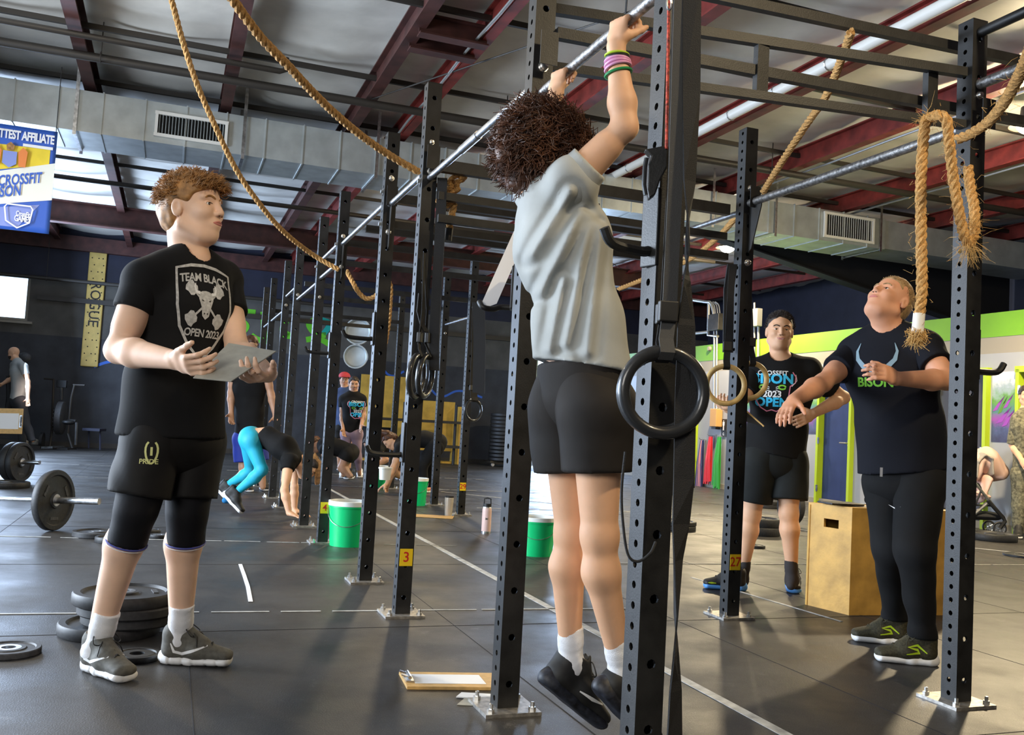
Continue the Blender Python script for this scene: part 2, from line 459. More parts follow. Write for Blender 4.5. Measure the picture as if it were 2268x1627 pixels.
# floor
fm = mat('gym_rubber', (.04, .04, .042), .5)
nt = fm.node_tree; b = nt.nodes['Principled BSDF']; tc = nt.nodes.new('ShaderNodeTexCoord')
def nz(scale, detail=4, rough=.6):
    n = nt.nodes.new('ShaderNodeTexNoise'); n.inputs['Scale'].default_value = scale; n.inputs['Detail'].default_value = detail; n.inputs['Roughness'].default_value = rough
    nt.links.new(tc.outputs['Object'], n.inputs['Vector']); return n
def rampn(src, a, b_, c0, c1):
    r = nt.nodes.new('ShaderNodeMapRange'); r.inputs[1].default_value = a; r.inputs[2].default_value = b_; r.inputs[3].default_value = c0; r.inputs[4].default_value = c1
    nt.links.new(src.outputs[0], r.inputs[0]); return r
def mixc(fac, a, b_):
    m_ = nt.nodes.new('ShaderNodeMix'); m_.data_type = 'RGBA'; nt.links.new(fac.outputs[0], m_.inputs[0])
    for i, q in ((6, a), (7, b_)):
        if isinstance(q, tuple): m_.inputs[i].default_value = q+(1,)
        else: nt.links.new(q.outputs[2], m_.inputs[i])
    return m_
c1 = mixc(rampn(nz(1.1), .35, .7, 0, 1), (.022, .021, .021), (.042, .039, .036))
c2 = mixc(rampn(nz(260, 2), .60, .72, 0, .75), c1, (.20, .19, .17))
c3 = mixc(rampn(nz(7, 8, .75), .60, .78, 0, .5), c2, (.26, .25, .235))
nt.links.new(c3.outputs[2], b.inputs['Base Color'])
nt.links.new(rampn(nz(2.3), .3, .7, .34, .58).outputs[0], b.inputs['Roughness'])
bp = nt.nodes.new('ShaderNodeBump'); bp.inputs['Strength'].default_value = .25; bp.inputs['Distance'].default_value = .004
nt.links.new(nz(180, 2).outputs[0], bp.inputs['Height']); nt.links.new(bp.outputs[0], b.inputs['Normal'])
me = bpy.data.meshes.new('floor')
q = [UV(-5, -9.5), UV(-5, 13.4), UV(21.6, 13.4), UV(21.6, -9.5)]
me.from_pydata([tuple(p) for p in q]+[(p[0], p[1], -.1) for p in q], [], [(0, 1, 2, 3), (7, 6, 5, 4), (0, 4, 5, 1), (1, 5, 6, 2), (2, 6, 7, 3), (3, 7, 4, 0)])
struct(link('floor', me, None, fm))
# ceiling: sagging foil-faced insulation between the purlins
PUR = [-9, -7.4, -5.6, -3.9, -2.45, -1.05, .34, 1.75, 2.36, 3.8, 5.45, 7.0, 8.9, 10.7, 12.2]
us = np.linspace(-5, 21.6, 150); vv = np.linspace(-9.5, 13.4, 190)
V_ = []; F_ = []
for i, uu in enumerate(us):
    for j, v_ in enumerate(vv):
        dist = min(abs(v_-p) for p in PUR)
        sag = .05*min(1, dist/.5)+.022*math.sin(uu*4.2+v_*.7)*min(1, dist/.4)+.012*math.sin(uu*11+v_*2.1)
        V_.append(UV(uu, v_, 4.60-sag))
nj = len(vv)
for i in range(len(us)-1):
    for j in range(nj-1): F_.append((i*nj+j, (i+1)*nj+j, (i+1)*nj+j+1, i*nj+j+1))
me = bpy.data.meshes.new('ceiling'); me.from_pydata([tuple(p) for p in V_], [], F_)
struct(link('ceiling', me, None, 'insulation', smooth=True))

def wallbox(mb, u0, u1, v0, v1, z0, z1):
    return mb.box(UV((u0+u1)/2, (v0+v1)/2, (z0+z1)/2), Uv, Vv, Zv, abs(u1-u0), abs(v1-v0), z1-z0)
# back wall with window opening and open bay door
BW = 21.45
wb = empty('wall_back', UV(BW, 3, 0)); wb['kind'] = 'structure'
mb = MB()
for v0, v1, z0, z1 in ((-9.5, -5.6, 0, 2.3), (-5.6, -2.9, 0, 2.3), (-2.9, 8.45, 0, 2.3)): wallbox(mb, BW, BW+.2, v0, v1, z0, z1)
wallbox(mb, BW, BW+.2, 9.75, 13.4, 0, 2.3)
mb.build('lower_wall', 'wall_dark', wb)
mb = MB()
for v0, v1, z0, z1 in ((-9.5, -5.6, 2.3, 3.5), (-5.6, -2.9, 2.3, 2.56), (-2.9, 8.45, 2.3, 3.5), (9.75, 13.4, 2.3, 3.5)): wallbox(mb, BW, BW+.2, v0, v1, z0, z1)
mb.build('middle_wall', 'wall_mid', wb)
mb = MB(); wallbox(mb, BW, BW+.2, -9.5, 13.4, 3.5, 4.7); mb.build('upper_wall', 'wall_navy', wb)
mb = MB(); wallbox(mb, BW-.16, BW-.002, -9.5, 13.3, 4.12, 4.42); mb.build('wall_girt', 'dark_red_steel', wb)
mb = MB(); wallbox(mb, BW-.10, BW-.002, -2.75, 9.5, 3.02, 3.12); mb.build('wall_rail', 'pipe_black', wb)
# window: bright panes in a slim frame
w1 = empty('window_1', UV(BW+.1, -4.2, 3.0)); w1['kind'] = 'structure'
mb = MB()
for z in (2.585, 3.475): mb.bar(UV(BW+.06, -5.6, z), UV(BW+.06, -2.9, z), .07, .05)
for v_ in (-5.575, -4.25, -2.925): mb.bar(UV(BW+.06, v_, 2.56), UV(BW+.06, v_, 3.5), .05, .07)
mb.build('window_frame', 'wall_grey', w1)
gl = mat('frosted_glass', (.8, .9, 1), .35, trans=1); MT['frosted_glass'] = gl
for a, c in ((-5.55, -4.28), (-4.22, -2.95)):
    mb = MB(); wallbox(mb, BW+.08, BW+.09, a, c, 2.61, 3.45); mb.build('pane', 'frosted_glass', w1)
mb = MB(); mb.bar(UV(BW-.03, -5.7, 2.52), UV(BW-.03, -2.8, 2.52), .14, .05); mb.build('window_sill', 'wall_grey', w1)
# open bay door: jambs and rolled curtain
d9 = empty('door_1', UV(BW, 9.0, 0)); d9['kind'] = 'structure'
mb = MB()
for v_ in (8.47, 9.72): mb.bar(UV(BW-.03, v_, 0), UV(BW-.03, v_, 3.5), .10, .07)
mb.build('door_jamb', 'bare_steel', d9)
MB().tube([UV(BW-.15, 8.42, 3.62), UV(BW-.15, 9.74, 3.62)], .13, 14).build('rolled_curtain', 'wall_grey', d9, True)
# left wall with an open roller door (daylight comes in there)
wl = empty('wall_left', UV(8, -9.5, 0)); wl['kind'] = 'structure'
mb = MB(); wallbox(mb, 8.5, 21.6, -9.7, -9.5, 0, 4.7); wallbox(mb, -5, 1.5, -9.7, -9.5, 0, 4.7); wallbox(mb, 1.5, 8.5, -9.7, -9.5, 3.6, 4.7)
mb.build('wall_panel', 'wall_dark', wl)
wf = empty('wall_front', UV(-5, 2, 0)); wf['kind'] = 'structure'
mb = MB(); wallbox(mb, -5.2, -5, -9.7, 13.6, 0, 4.7); mb.build('wall_panel', 'wall_mid', wf)
# outer right wall (dark, above and beyond the partition)
wr = empty('wall_right', UV(9, 9.8, 0)); wr['kind'] = 'structure'
mb = MB(); wallbox(mb, -5, 21.6, 13.4, 13.6, 0, 4.7); mb.build('outer_wall', 'wall_navy', wr)
mb = MB(); wallbox(mb, 4, 21.45, 9.86, 13.4, 2.66, 2.74); mb.build('partition_top', 'wall_black', wr)
# partition with doors
VP = 9.75
doors = [(15.85, 16.75, 'door_2'), (11.42, 12.16, 'door_3'), (8.95, 9.85, 'door_4'), (7.55, 8.47, 'door_5')]
def partition(mb, z0, z1, dz=True):
    ed = [21.45]
    us_ = sorted(doors, reverse=True)
    cur = 21.45
    for a, b_, _ in us_:
        wallbox(mb, b_, cur, VP, VP+.11, z0, z1); cur = a
    wallbox(mb, 4, cur, VP, VP+.11, z0, z1)
mb = MB(); partition(mb, 0, 2.0); wallbox(mb, 4, 21.45, VP, VP+.11, 2.0, 2.22); mb.build('white_panel', 'wall_white', wr)
mb = MB(); wallbox(mb, 4, 21.45, VP, VP+.11, 2.22, 2.43); mb.build('grey_band', 'wall_grey', wr)
mb = MB(); wallbox(mb, 4, 21.45, VP-.006, VP+.11, 2.43, 2.74); mb.build('green_stripe', 'lime_wall', wr)
# painted mural fields: peaks and sky, flat paint on the partition
mu = mat('mural_paint', (.3, .4, .6), .6); nt = mu.node_tree; b = nt.nodes['Principled BSDF']; tc = nt.nodes.new('ShaderNodeTexCoord')
sep = nt.nodes.new('ShaderNodeSeparateXYZ'); nt.links.new(tc.outputs['Object'], sep.inputs[0])
rg = nt.nodes.new('ShaderNodeValToRGB'); mr = nt.nodes.new('ShaderNodeMath'); mr.operation = 'MULTIPLY_ADD'
n0 = nz(3.2, 6, .7)
nt.links.new(n0.outputs[0], mr.inputs[0]); mr.inputs[1].default_value = .6
ad = nt.nodes.new('ShaderNodeMath'); ad.operation = 'MULTIPLY'; nt.links.new(sep.outputs[2], ad.inputs[0]); ad.inputs[1].default_value = 1.1
sb = nt.nodes.new('ShaderNodeMath'); sb.operation = 'SUBTRACT'; nt.links.new(ad.outputs[0], sb.inputs[0]); sb.inputs[1].default_value = 1.46
nt.links.new(sb.outputs[0], mr.inputs[2]); nt.links.new(mr.outputs[0], rg.inputs[0])
cr = rg.color_ramp
for e, (p_, c_) in zip([cr.elements[0], cr.elements[1]]+[cr.elements.new(.5) for _ in range(5)], [(0, (.03, .02, .06, 1)), (1, (.60, .62, .66, 1)), (.22, (.07, .09, .20, 1)), (.38, (.30, .06, .38, 1)), (.52, (.08, .20, .22, 1)), (.66, (.12, .30, .06, 1)), (.82, (.35, .42, .50, 1))]):
    e.position = p_; e.color = c_
nt.links.new(rg.outputs[0], b.inputs['Base Color']); MT['mural'] = mu
for a, c in ((8.55, 8.90), (9.93, 11.34), (12.24, 14.75)):
    mb = MB(); wallbox(mb, a, c, VP-.005, VP, 1.10, 1.98); mb.build('mural_field', 'mural', wr)
# mountain peaks as painted shapes
rr = random.Random(3)
def peak(u_, w, z0, h, m_):
    V2 = [(-w/2, 0), (w*.05, h*.1), (w*.9, h), (w*.55, h*.62), (w*.1, h*.5)]
    flat_print('painted_peak', V2, [(0, 1, 2, 3, 4)], m_, UV(u_, VP-.008, z0), -Uv, Zv, wr, off=.0)
MM('peak_violet', (.30, .06, .42), .6); MM('peak_green', (.10, .24, .03), .6); MM('peak_blue', (.10, .25, .62), .6); MM('peak_pale', (.42, .45, .62), .6)
for (a, c, ms) in ((8.55, 8.90, ('peak_violet', 'peak_green')), (9.95, 11.3, ('peak_blue', 'peak_pale', 'peak_violet')), (12.3, 14.7, ('peak_blue', 'peak_pale', 'peak_violet'))):
    for k in range(int(4+(c-a)*3)):
        peak(rr.uniform(a+.08, c-.08), rr.uniform(.1, .17), rr.uniform(1.14, 1.55), rr.uniform(.12, .30), rr.choice(ms))
for (a, b_, nm) in doors:
    n_ = int(nm[-1]); d = empty(nm, UV((a+b_)/2, VP, 0)); d['kind'] = 'structure'
    mb = MB(); wallbox(mb, a+.03, b_-.03, VP+.03, VP+.075, .01, 1.97)
    mb.build('door_leaf', {2: 'door_navy', 3: 'door_navy', 4: 'door_slate', 5: 'wall_grey'}[n_], d)
    mb = MB()
    for u_ in (a, b_): mb.box(UV(u_, VP-.01, 1.0), Uv, Vv, Zv, .05, .14, 2.0)
    mb.box(UV((a+b_)/2, VP-.01, 2.0), Uv, Vv, Zv, b_-a+.075, .14, .075)
    mb.build('door_frame', 'lime_trim', d)
    mb = MB(); mb.tube([UV(a+.12, VP+.03, .98), UV(a+.12, VP-.04, .98), UV(a+.24, VP-.05, .98)], .012, 8); mb.box(UV(a+.12, VP+.025, .98), Uv, Vv, Zv, .05, .012, .09)
    mb.build('door_handle', 'zinc', d, True)
    for z in (.25, 1.0, 1.75):
        mb = MB(); mb.box(UV(b_-.035, VP-.082, z), Uv, Vv, Zv, .035, .012, .10); mb.build('hinge', 'bare_steel', d)
mb = MB(); wallbox(mb, 4, 21.3, VP-.02, VP-.001, 0, .09)
struct(mb.build('baseboard_right', 'wall_grey'))
mb = MB(); wallbox(mb, BW-.02, BW-.001, -9.5, 8.4, 0, .10); struct(mb.build('baseboard_back', 'pipe_black'))

# ------------------------------------------------------------------ roof steel
def hbeam(mb, a, b, w, h, tk=.016):
    """I section"""
    mb.bar(a, b, tk, h); a = np.asarray(a); b = np.asarray(b)
    for s_ in (-1, 1): mb.bar(a+Zv*s_*h/2, b+Zv*s_*h/2, w, tk)
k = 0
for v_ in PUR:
    m_ = 'red_steel' if v_ > 1.9 else 'dark_red_steel'  # left purlins get darker steel: their shaded side put into the colour
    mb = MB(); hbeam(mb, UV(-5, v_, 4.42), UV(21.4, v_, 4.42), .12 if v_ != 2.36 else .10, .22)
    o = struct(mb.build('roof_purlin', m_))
for u_, w, h in ((-.5, .22, .40), (11.85, .22, .42), (17.5, .20, .36)):
    mb = MB()
    hbeam(mb, UV(u_, -9.4, 4.20), UV(u_, 9.9, 4.20), w, h, .02)
    # tapered haunch to the column at the right
    a0, a1 = UV(u_, 6.9, 4.0), UV(u_, 13.3, 4.0)
    if u_ == 11.85:
        for s_ in (-.1, .1):
            pass
        hb = MB(); hb.poly([UV(u_-.01, 7.0, 4.0), UV(u_-.01, 13.3, 2.9), UV(u_-.01, 13.3, 4.4), UV(u_-.01, 7.0, 4.4)], Uv, .02)
        hb.bar(UV(u_, 7.0, 4.0), UV(u_, 13.3, 2.9), w, .02); struct(hb.build('roof_haunch', 'wall_black'))
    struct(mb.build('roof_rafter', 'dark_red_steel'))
mb = MB()
for u_ in (7.55, 7.9): hbeam(mb, UV(u_, 1.75, 4.33), UV(u_, 2.36, 4.33), .12, .16)
struct(mb.build('roof_header', 'dark_red_steel'))
# thin bracing bars across the purlins
for i, u_ in enumerate((3.2, 4.6, 6.1, 7.42, 9.3, 10.9, 12.9, 14.6, 15.9, 18.3, 19.8)):
    MBx = MB().bar(UV(u_, -9, 4.45), UV(u_, 12.8, 4.45), .035, .05)
    struct(MBx.build('roof_brace', 'pipe_black'))
for a, b_ in ((UV(3.5, 1.75, 4.3), UV(9.5, 4.6, 4.3)), (UV(9.5, 1.75, 4.3), UV(3.5, 4.6, 4.3)), (UV(12.3, 3.8, 4.3), UV(17, 8.5, 4.3)), (UV(17, 3.8, 4.3), UV(12.3, 8.5, 4.3))):
    struct(MB().tube([a, b_], .008, 6).build('tie_rod', 'pipe_black'))
# sprinkler pipes, PVC and conduit
def pipe(name, pts, r, m_, label, cat, hang=None):
    o = empty(name, pts[0], label, cat)
    MB().tube(pts, r, 12).build('pipe_run', m_, o, True)
    if hang:
        for h_ in hang:
            mb = MB(); mb.tube([h_, [h_[0], h_[1], 4.55]], .006, 6); mb.tube([h_-Zv*.01+Vv*0+(r+.006)*(math.cos(t)*Uv+math.sin(t)*Zv) for t in np.linspace(0, 2*PI, 13)], .006, 5); mb.build('pipe_hanger', 'pipe_black', o)
    return o
pipe('sprinkler_pipe', [UV(8.95, -9, 4.25), UV(8.95, .75, 4.22), UV(8.95, .80, 4.24), UV(8.95, .80, 4.36)], .028, 'pipe_black', 'thin dark pipe across the roof ending in an upturned elbow beside the thick rope', 'pipe')
pipe('sprinkler_main', [UV(9.6, -9, 4.22), UV(9.25, 12, 4.22)], .042, 'pipe_black', 'thick dark sprinkler pipe running the width of the roof in front of the duct', 'pipe', [UV(9.4, -.85, 4.22), UV(9.36, 3.2, 4.22), UV(9.3, 6.6, 4.22)])
pipe('roof_pipe', [UV(14.3, -9, 4.1), UV(14.3, 9, 4.1)], .035, 'pipe_black', 'dark pipe under the roof behind the air duct', 'pipe')
pipe('wall_pipe', [UV(20.9, -9, 3.42), UV(20.9, 3.5, 3.42)], .04, 'pipe_black', 'dark pipe running along the back wall across the peg board', 'pipe', [UV(20.9, -2.55, 3.42)])
o = pipe('vent_pipe', [UV(1.5, 5.16, 4.26), UV(13.5, 5.16, 4.26)], .05, 'pvc', 'white plastic pipe strapped along a red purlin over the rig', 'pipe')
mb = MB()
for u_ in np.arange(2, 13.5, .75): mb.tube([UV(u_, 5.16, 4.26)+.053*(math.cos(t)*Vv+math.sin(t)*Zv) for t in np.linspace(0, 2*PI, 13)], .008, 5, closed=False)
mb.build('pipe_strap', 'bare_steel', o)
for v_, u0, u1 in ((2.27, 5.5, 11.0), (7.15, 6, 14.0), (9.05, 5.5, 13)):
    pts = [UV(u_, v_+.01*math.sin(u_*3), 4.30) for u_ in np.arange(u0, u1, .5)]
    MBx = MB().tube(pts, .014, 8)
    lab = {2.27: 'pale conduit on the red beam left of the hanging athlete', 7.15: 'thin wavy conduit on the red beam above the far cross bar', 9.05: 'thin conduit with small box on the lowest red beam at the right'}[v_]
    tag(MBx.build('conduit', 'conduit', None, True), lab, 'conduit')
# ------------------------------------------------------------------ air duct
D0, D1, Z0, Z1 = 10.6, 11.35, 3.80, 4.24
du = empty('air_duct', UV(D0, 4, Z0), 'long galvanised air duct crossing the hall under the roof', 'air duct')
mb = MB(); mb.box(UV((D0+D1)/2, 0, (Z0+Z1)/2), Uv, Vv, Zv, D1-D0, 19, Z1-Z0)
# right leg slightly higher, as one run
mb2 = MB(); mb2.box(UV((D0+D1)/2, 11.2, (Z0+Z1)/2), Uv, Vv, Zv, D1-D0-.03, 3.4, Z1-Z0-.03)
mb.build('duct_body', 'galvanised', du); mb2.build('duct_end', 'galvanised', du)
for v_ in np.arange(-3.0, 9.6, .42):
    big = abs((v_+3.0) % 2.52) < .05
    mb = MB(); t = .022 if not big else .045; w = .014 if not big else .05
    for (du_, dz, su, sz) in ((-(D1-D0)/2, 0, t, Z1-Z0+.02), ((D1-D0)/2, 0, t, Z1-Z0+.02)):
        mb.box(UV((D0+D1)/2+du_, v_, (Z0+Z1)/2+dz), Uv, Vv, Zv, su, w, sz)
    for dz in (-(Z1-Z0)/2, (Z1-Z0)/2): mb.box(UV((D0+D1)/2, v_, (Z0+Z1)/2+dz), Uv, Vv, Zv, D1-D0, w, t)
    mb.build('duct_flange' if big else 'duct_seam', 'bare_steel' if big else 'galvanised', du)
for v_ in (-1.15, .55, 2.05, 4.3, 6.6, 7.6, 9.4):
    mb = MB()
    for u_ in (D0-.03, D1+.03): mb.box(UV(u_, v_, 4.15), Uv, Vv, Zv, .004, .035, .8)
    mb.box(UV((D0+D1)/2, v_, Z0-.028), Uv, Vv, Zv, D1-D0+.06, .035, .006)
    mb.build('duct_strap', 'bare_steel', du)
for (va, vb, za, zb, lab) in ((-.36, .36, 3.88, 4.12, 'white framed air grille on the duct above the young man with the board'), (8.42, 9.26, 3.86, 4.19, 'white framed air grille on the duct at the right')):
    g = empty('air_grille', UV(D0, (va+vb)/2, (za+zb)/2), lab, 'vent')
    mb = MB()
    for z in (za, zb): mb.bar(UV(D0-.025, va-.02, z), UV(D0-.025, vb+.02, z), .03, .035)
    for v_ in (va, vb): mb.bar(UV(D0-.025, v_, za), UV(D0-.025, v_, zb), .035, .03)
    mb.build('grille_frame', 'grille_white', g)
    mb = MB(); mb.box(UV(D0-.004, (va+vb)/2, (za+zb)/2), Uv, Vv, Zv, .006, vb-va, zb-za); mb.build('grille_back', 'dark_void', g)
    for k in range(1, 22):
        v_ = va+(vb-va)*k/22
        MB().box(UV(D0-.02, v_, (za+zb)/2), Uv+.4*Vv, Vv-.4*Uv, Zv, .022, .004, zb-za).build('fin', 'grille_white' if va > 5 else 'galvanised', g)
# high bay lamps
labs = ['glowing high bay lamp behind the tall post right of the rings', 'glowing high bay lamp at the right edge of the picture', None, None, None]
for (p, e), lb in zip(LAMPS, labs):
    if lb is None: continue
    p = np.array(p); o = empty('high_bay_lamp', p, lb, 'lamp', 'high bay lamps')
    MB().lathe(p, -Zv, [(.05, -.14), (.09, -.12), (.10, -.02), (.19, .05), (.20, .07), (.185, .07), (.09, .0)], 24).build('lamp_housing', 'pipe_black', o, True)
    MB().lathe(p, -Zv, [(.001, .03), (.13, .04)]+[(.13*math.cos(a), .05+.10*math.sin(a)) for a in np.linspace(0, 1.5, 8)], 20).build('lens', 'lens_glow', o, True)
    MB().tube([p+Zv*.13, [p[0], p[1], 4.57]], .01, 8).build('lamp_hook', 'pipe_black', o)
# banner hung from the pipe at the left
B0 = ON(128, 292, Uv, 9.9); B1 = ON(98, 517, Uv, 9.9)
bt = ON(128, 292, Uv, 9.9); vR = bt@Vv; zT = bt[2]; zB = (ON(98, 517, Uv, 9.9))[2]; W = .72
bn = empty('banner', UV(9.9, vR-W/2, zB), 'blue and yellow vertical banner lettered FITTEST AFFILIATE at left edge', 'banner')
V2 = []; F2 = []; nx, ny = 24, 24
def bp_(x, y, off=0): # x 0..1 from left, y 0..1 up
    return UV(9.9-off+.006*math.sin(x*7+y*2)*(1-y*.6), vR-W+W*x, zB+(zT-zB)*y)
def bpatch(name, poly, m_, off):
    """flat printed field inside the banner: 2-D polygon (0..1) following the cloth's wave"""
    bm = bmesh.new(); bm.faces.new([bm.verts.new((x, y, 0)) for x, y in poly]); bmesh.ops.triangulate(bm, faces=bm.faces[:])
    for _ in range(4):
        es = [e for e in bm.edges if e.calc_length() > .06]
        if not es: break
        bmesh.ops.subdivide_edges(bm, edges=es, cuts=1); bmesh.ops.triangulate(bm, faces=bm.faces[:])
    w = np.array(world_loc(bn))
    for v in bm.verts: v.co = Vector(bp_(v.co.x, v.co.y, off)-w)
    me = bpy.data.meshes.new(name); bm.to_mesh(me); bm.free(); return link(name, me, bn, m_, True)
bpatch('banner_cloth', [(0, 0), (1, 0), (1, 1), (0, 1)], 'banner_blue', 0).modifiers.new('s', 'SOLIDIFY').thickness = .003
bpatch('yellow_field', [(0, .50), (.93, .665), (.93, .815), (0, .80)], 'banner_yellow', .003)
bpatch('white_band', [(0, .17), (1, .33), (1, .69), (0, .47)], 'banner_white', .005)
bpatch('pale_field', [(.0, .03), (.62, .03), (.86, .27), (.5, .22), (0, .15)], 'banner_light', .003)
BH = zT-zB
def btext(t, x, y, s, m_, bold=1, sp=1, align='RIGHT', rot=0, xs=.6):
    V_, F_ = text_mesh(t, s, bold, sp, align); V_ = [(a*xs, b_) for a, b_, *_ in V_]; ax = nrm(Vv+Zv*math.tan(rot)*1.0); ay = Zv
    o_ = flat_print('lettering', V_, F_, m_, bp_(x, y, .012)-Uv*.004, ax, ay, bn, off=0); return o_
btext('FITTEST AFFILIATE', .97, .905, .118, 'print_white', 3, .90)
MB().box(bp_(.78, .825, .012), Vv, Zv, Uv, .26, .028, .002).build('white_strip', 'print_white', bn)
btext('CROSSFIT', .86, .53, .145, 'banner_blue', 2, 1.0, rot=.23)
btext('BISON', .63, .385, .150, 'banner_blue', 2, 1.0, rot=.23)
btext('CrossFit', .76, .155, .066, 'print_white', 2, .9, rot=-.05); btext('GAMES', .77, .105, .080, 'print_white', 2, .9, rot=-.05)
pts = [(-.12, .08), (-.10, .11), (.10, .11), (.12, .08), (.10, -.05), (0, -.11), (-.10, -.05)]
V_, F_ = stroke(pts, .014, True); flat_print('badge_outline', V_, F_, 'print_white', bp_(.62, .13, .014)-Uv*.012, Vv, Zv, bn, 0)
V_, F_ = [(-.06, -.07), (0, -.11), (.06, -.07), (.06, .05), (-.06, .05)], [(0, 1, 2, 3, 4)]
flat_print('crest_shield', V_, F_, 'banner_light', bp_(.46, .695, .014)-Uv*.012, Vv, Zv, bn, 0)
for s_ in (-1, 1):
    flat_print('crest_figure', [(s_*.08, -.09), (s_*.14, -.09), (s_*.15, .06), (s_*.11, .10), (s_*.07, .05)], [(0, 1, 2, 3, 4)], 'banner_orange', bp_(.46, .695, .014)-Uv*.012, Vv, Zv, bn, 0)
flat_print('crest_helmet', [(-.03, .06), (.03, .06), (.035, .11), (0, .14), (-.035, .11)], [(0, 1, 2, 3, 4)], 'hair_gold', bp_(.46, .695, .014)-Uv*.012, Vv, Zv, bn, 0)
for x in (.02, .98): MB().tube([bp_(x, .99), bp_(x, .99)*[1, 1, 0]+Zv*4.22], .004, 5).build('hanging_cord', 'strap', bn)
# tape lines on the floor (flat markings)
def tape(a, b_, w, label, name='floor_tape_line', gaps=False):
    a = np.asarray(a, float); b_ = np.asarray(b_, float)
    d = nrm(b_-a); s_ = np.cross(d, Zv); mb = MB(); L = np.linalg.norm(b_-a)
    if not gaps: mb.box((a+b_)/2+Zv*.002, d, s_, Zv, L, w, .002)
    else:
        t = 0
        while t < L:
            l = rr.uniform(.15, .6); l = min(l, L-t); mb.box(a+d*(t+l/2)+Zv*.002+s_*rr.uniform(-.004, .004), d, s_, Zv, l, w*rr.uniform(.6, 1), .002); t += l+rr.uniform(.01, .08)
    return tag(mb.build(name, 'floor_tape'), label, 'tape')
tape(UV(2.0, 2.0), UV(13.5, 2.05), .045, 'long pale tape line running lengthwise between the rows of rig posts')
tape(UV(5.6, 3.45), UV(4.2, 3.55), .018, 'thin tape line on the floor in front of the wooden box')
tape(UV(4.85, -3.5), UV(4.63, 2.6), .02, 'broken tape line crossing the floor behind the stacked plates', gaps=True)
tape(UV(7.6, -3.5), UV(7.05, 2.2), .022, 'broken tape line crossing the floor behind the near green bucket', gaps=True)
tape(UV(6.2, 3.2), UV(6.1, 9), .018, 'broken tape line crossing the floor behind the wooden box', gaps=True)
tape(UV(13.3, -4.0), UV(12.7, 5.2), .03, 'pale tape line crossing the far floor at the left', gaps=True)
tape(UV(15.7, -4.5), UV(15.3, 5.2), .03, 'farthest pale tape line crossing the floor at the left', gaps=True)
tape(UV(10.2, 3.4), UV(9.9, 9.3), .03, 'pale tape line crossing the floor before the painted partition', gaps=True)
tape(UV(12.4, 3.6), UV(5.5, 9.0), .03, 'slanting tape line along the foot of the painted partition')
pts = [G(532, 1250), G(541, 1275), G(549, 1300), G(555, 1333)]
mb = MB()
for a, c in zip(pts[:-1], pts[1:]): mb.bar(a+Zv*.003, c+Zv*.003, .022, .002)
tag(mb.build('tape_scrap', 'print_white'), 'short curved piece of white tape lying on the floor', 'tape')
# mat seams
mb = MB()
for v_ in np.arange(-8.4, 9.7, 1.22): mb.bar(UV(-3, v_, .0008), UV(21.3, v_, .0008), .003, .001)
for u_ in np.arange(-3, 21.3, 1.83): mb.bar(UV(u_, -9.4, .0008), UV(u_, 9.7, .0008), .003, .001)
struct(mb.build('trim_1', 'wall_black'))
# neon squiggle and lettering painted on the back wall
def wave(pxs, w, m_, name, label, cat='mural', par=None):
    pts = [ON(x, y, Uv, BW-.005) for x, y in pxs]; q2 = [((p@Vv), p[2]) for p in spline(pts, 6)]
    V_, F_ = stroke(q2, w); me_o = flat_print(name, [(a-q2[0][0], b_-q2[0][1]) for a, b_ in V_], F_, m_, UV(BW-.006, q2[0][0], q2[0][1]), Vv, Zv, par, 0)
    return tag(me_o, label, cat) if par is None else me_o
wave([(208, 812), (232, 803), (262, 798), (290, 800)], .06, 'neon_blue', 'painted_squiggle', 'painted blue streak on back wall below the peg board')
wave([(846, 808), (856, 826), (872, 832), (895, 822)], .05, 'neon_blue', 'painted_squiggle', 'painted blue wavy line on the wall above the plywood panel')
wave([(955, 862), (968, 875), (985, 877), (1010, 866), (1035, 868), (1068, 880)], .05, 'neon_blue', 'painted_squiggle', 'painted blue wavy line on the wall left of the hanging ring')
gf = empty('wall_graffiti', UV(BW-.004, 2, 2.8), 'green spray painted lettering on the back wall seen through the rig posts', 'graffiti')
for i, (x0, x1, pts_) in enumerate((
    (526, 548, [(528, 688), (530, 720), (523, 742)]), (528, 560, [(530, 688), (566, 692)]), (535, 560, [(534, 738), (546, 722), (530, 706)]),
    (583, 600, [(583, 690), (586, 760)]), (586, 600, [(590, 705), (606, 698)]), (620, 640, [(622, 700), (634, 708), (626, 730), (640, 742)]),
    (622, 650, [(620, 742), (652, 745)]), (683, 700, [(700, 706), (684, 718), (698, 738), (722, 742)]), (700, 730, [(702, 706), (730, 716), (716, 740)]),
    (680, 735, [(678, 752), (706, 750), (734, 765)]), (560, 600, [(556, 742), (572, 752), (600, 756)]))):
    wave(pts_, .13, 'graffiti_green' if i % 4 else 'graffiti_teal', 'painted_stroke', None, None, gf)
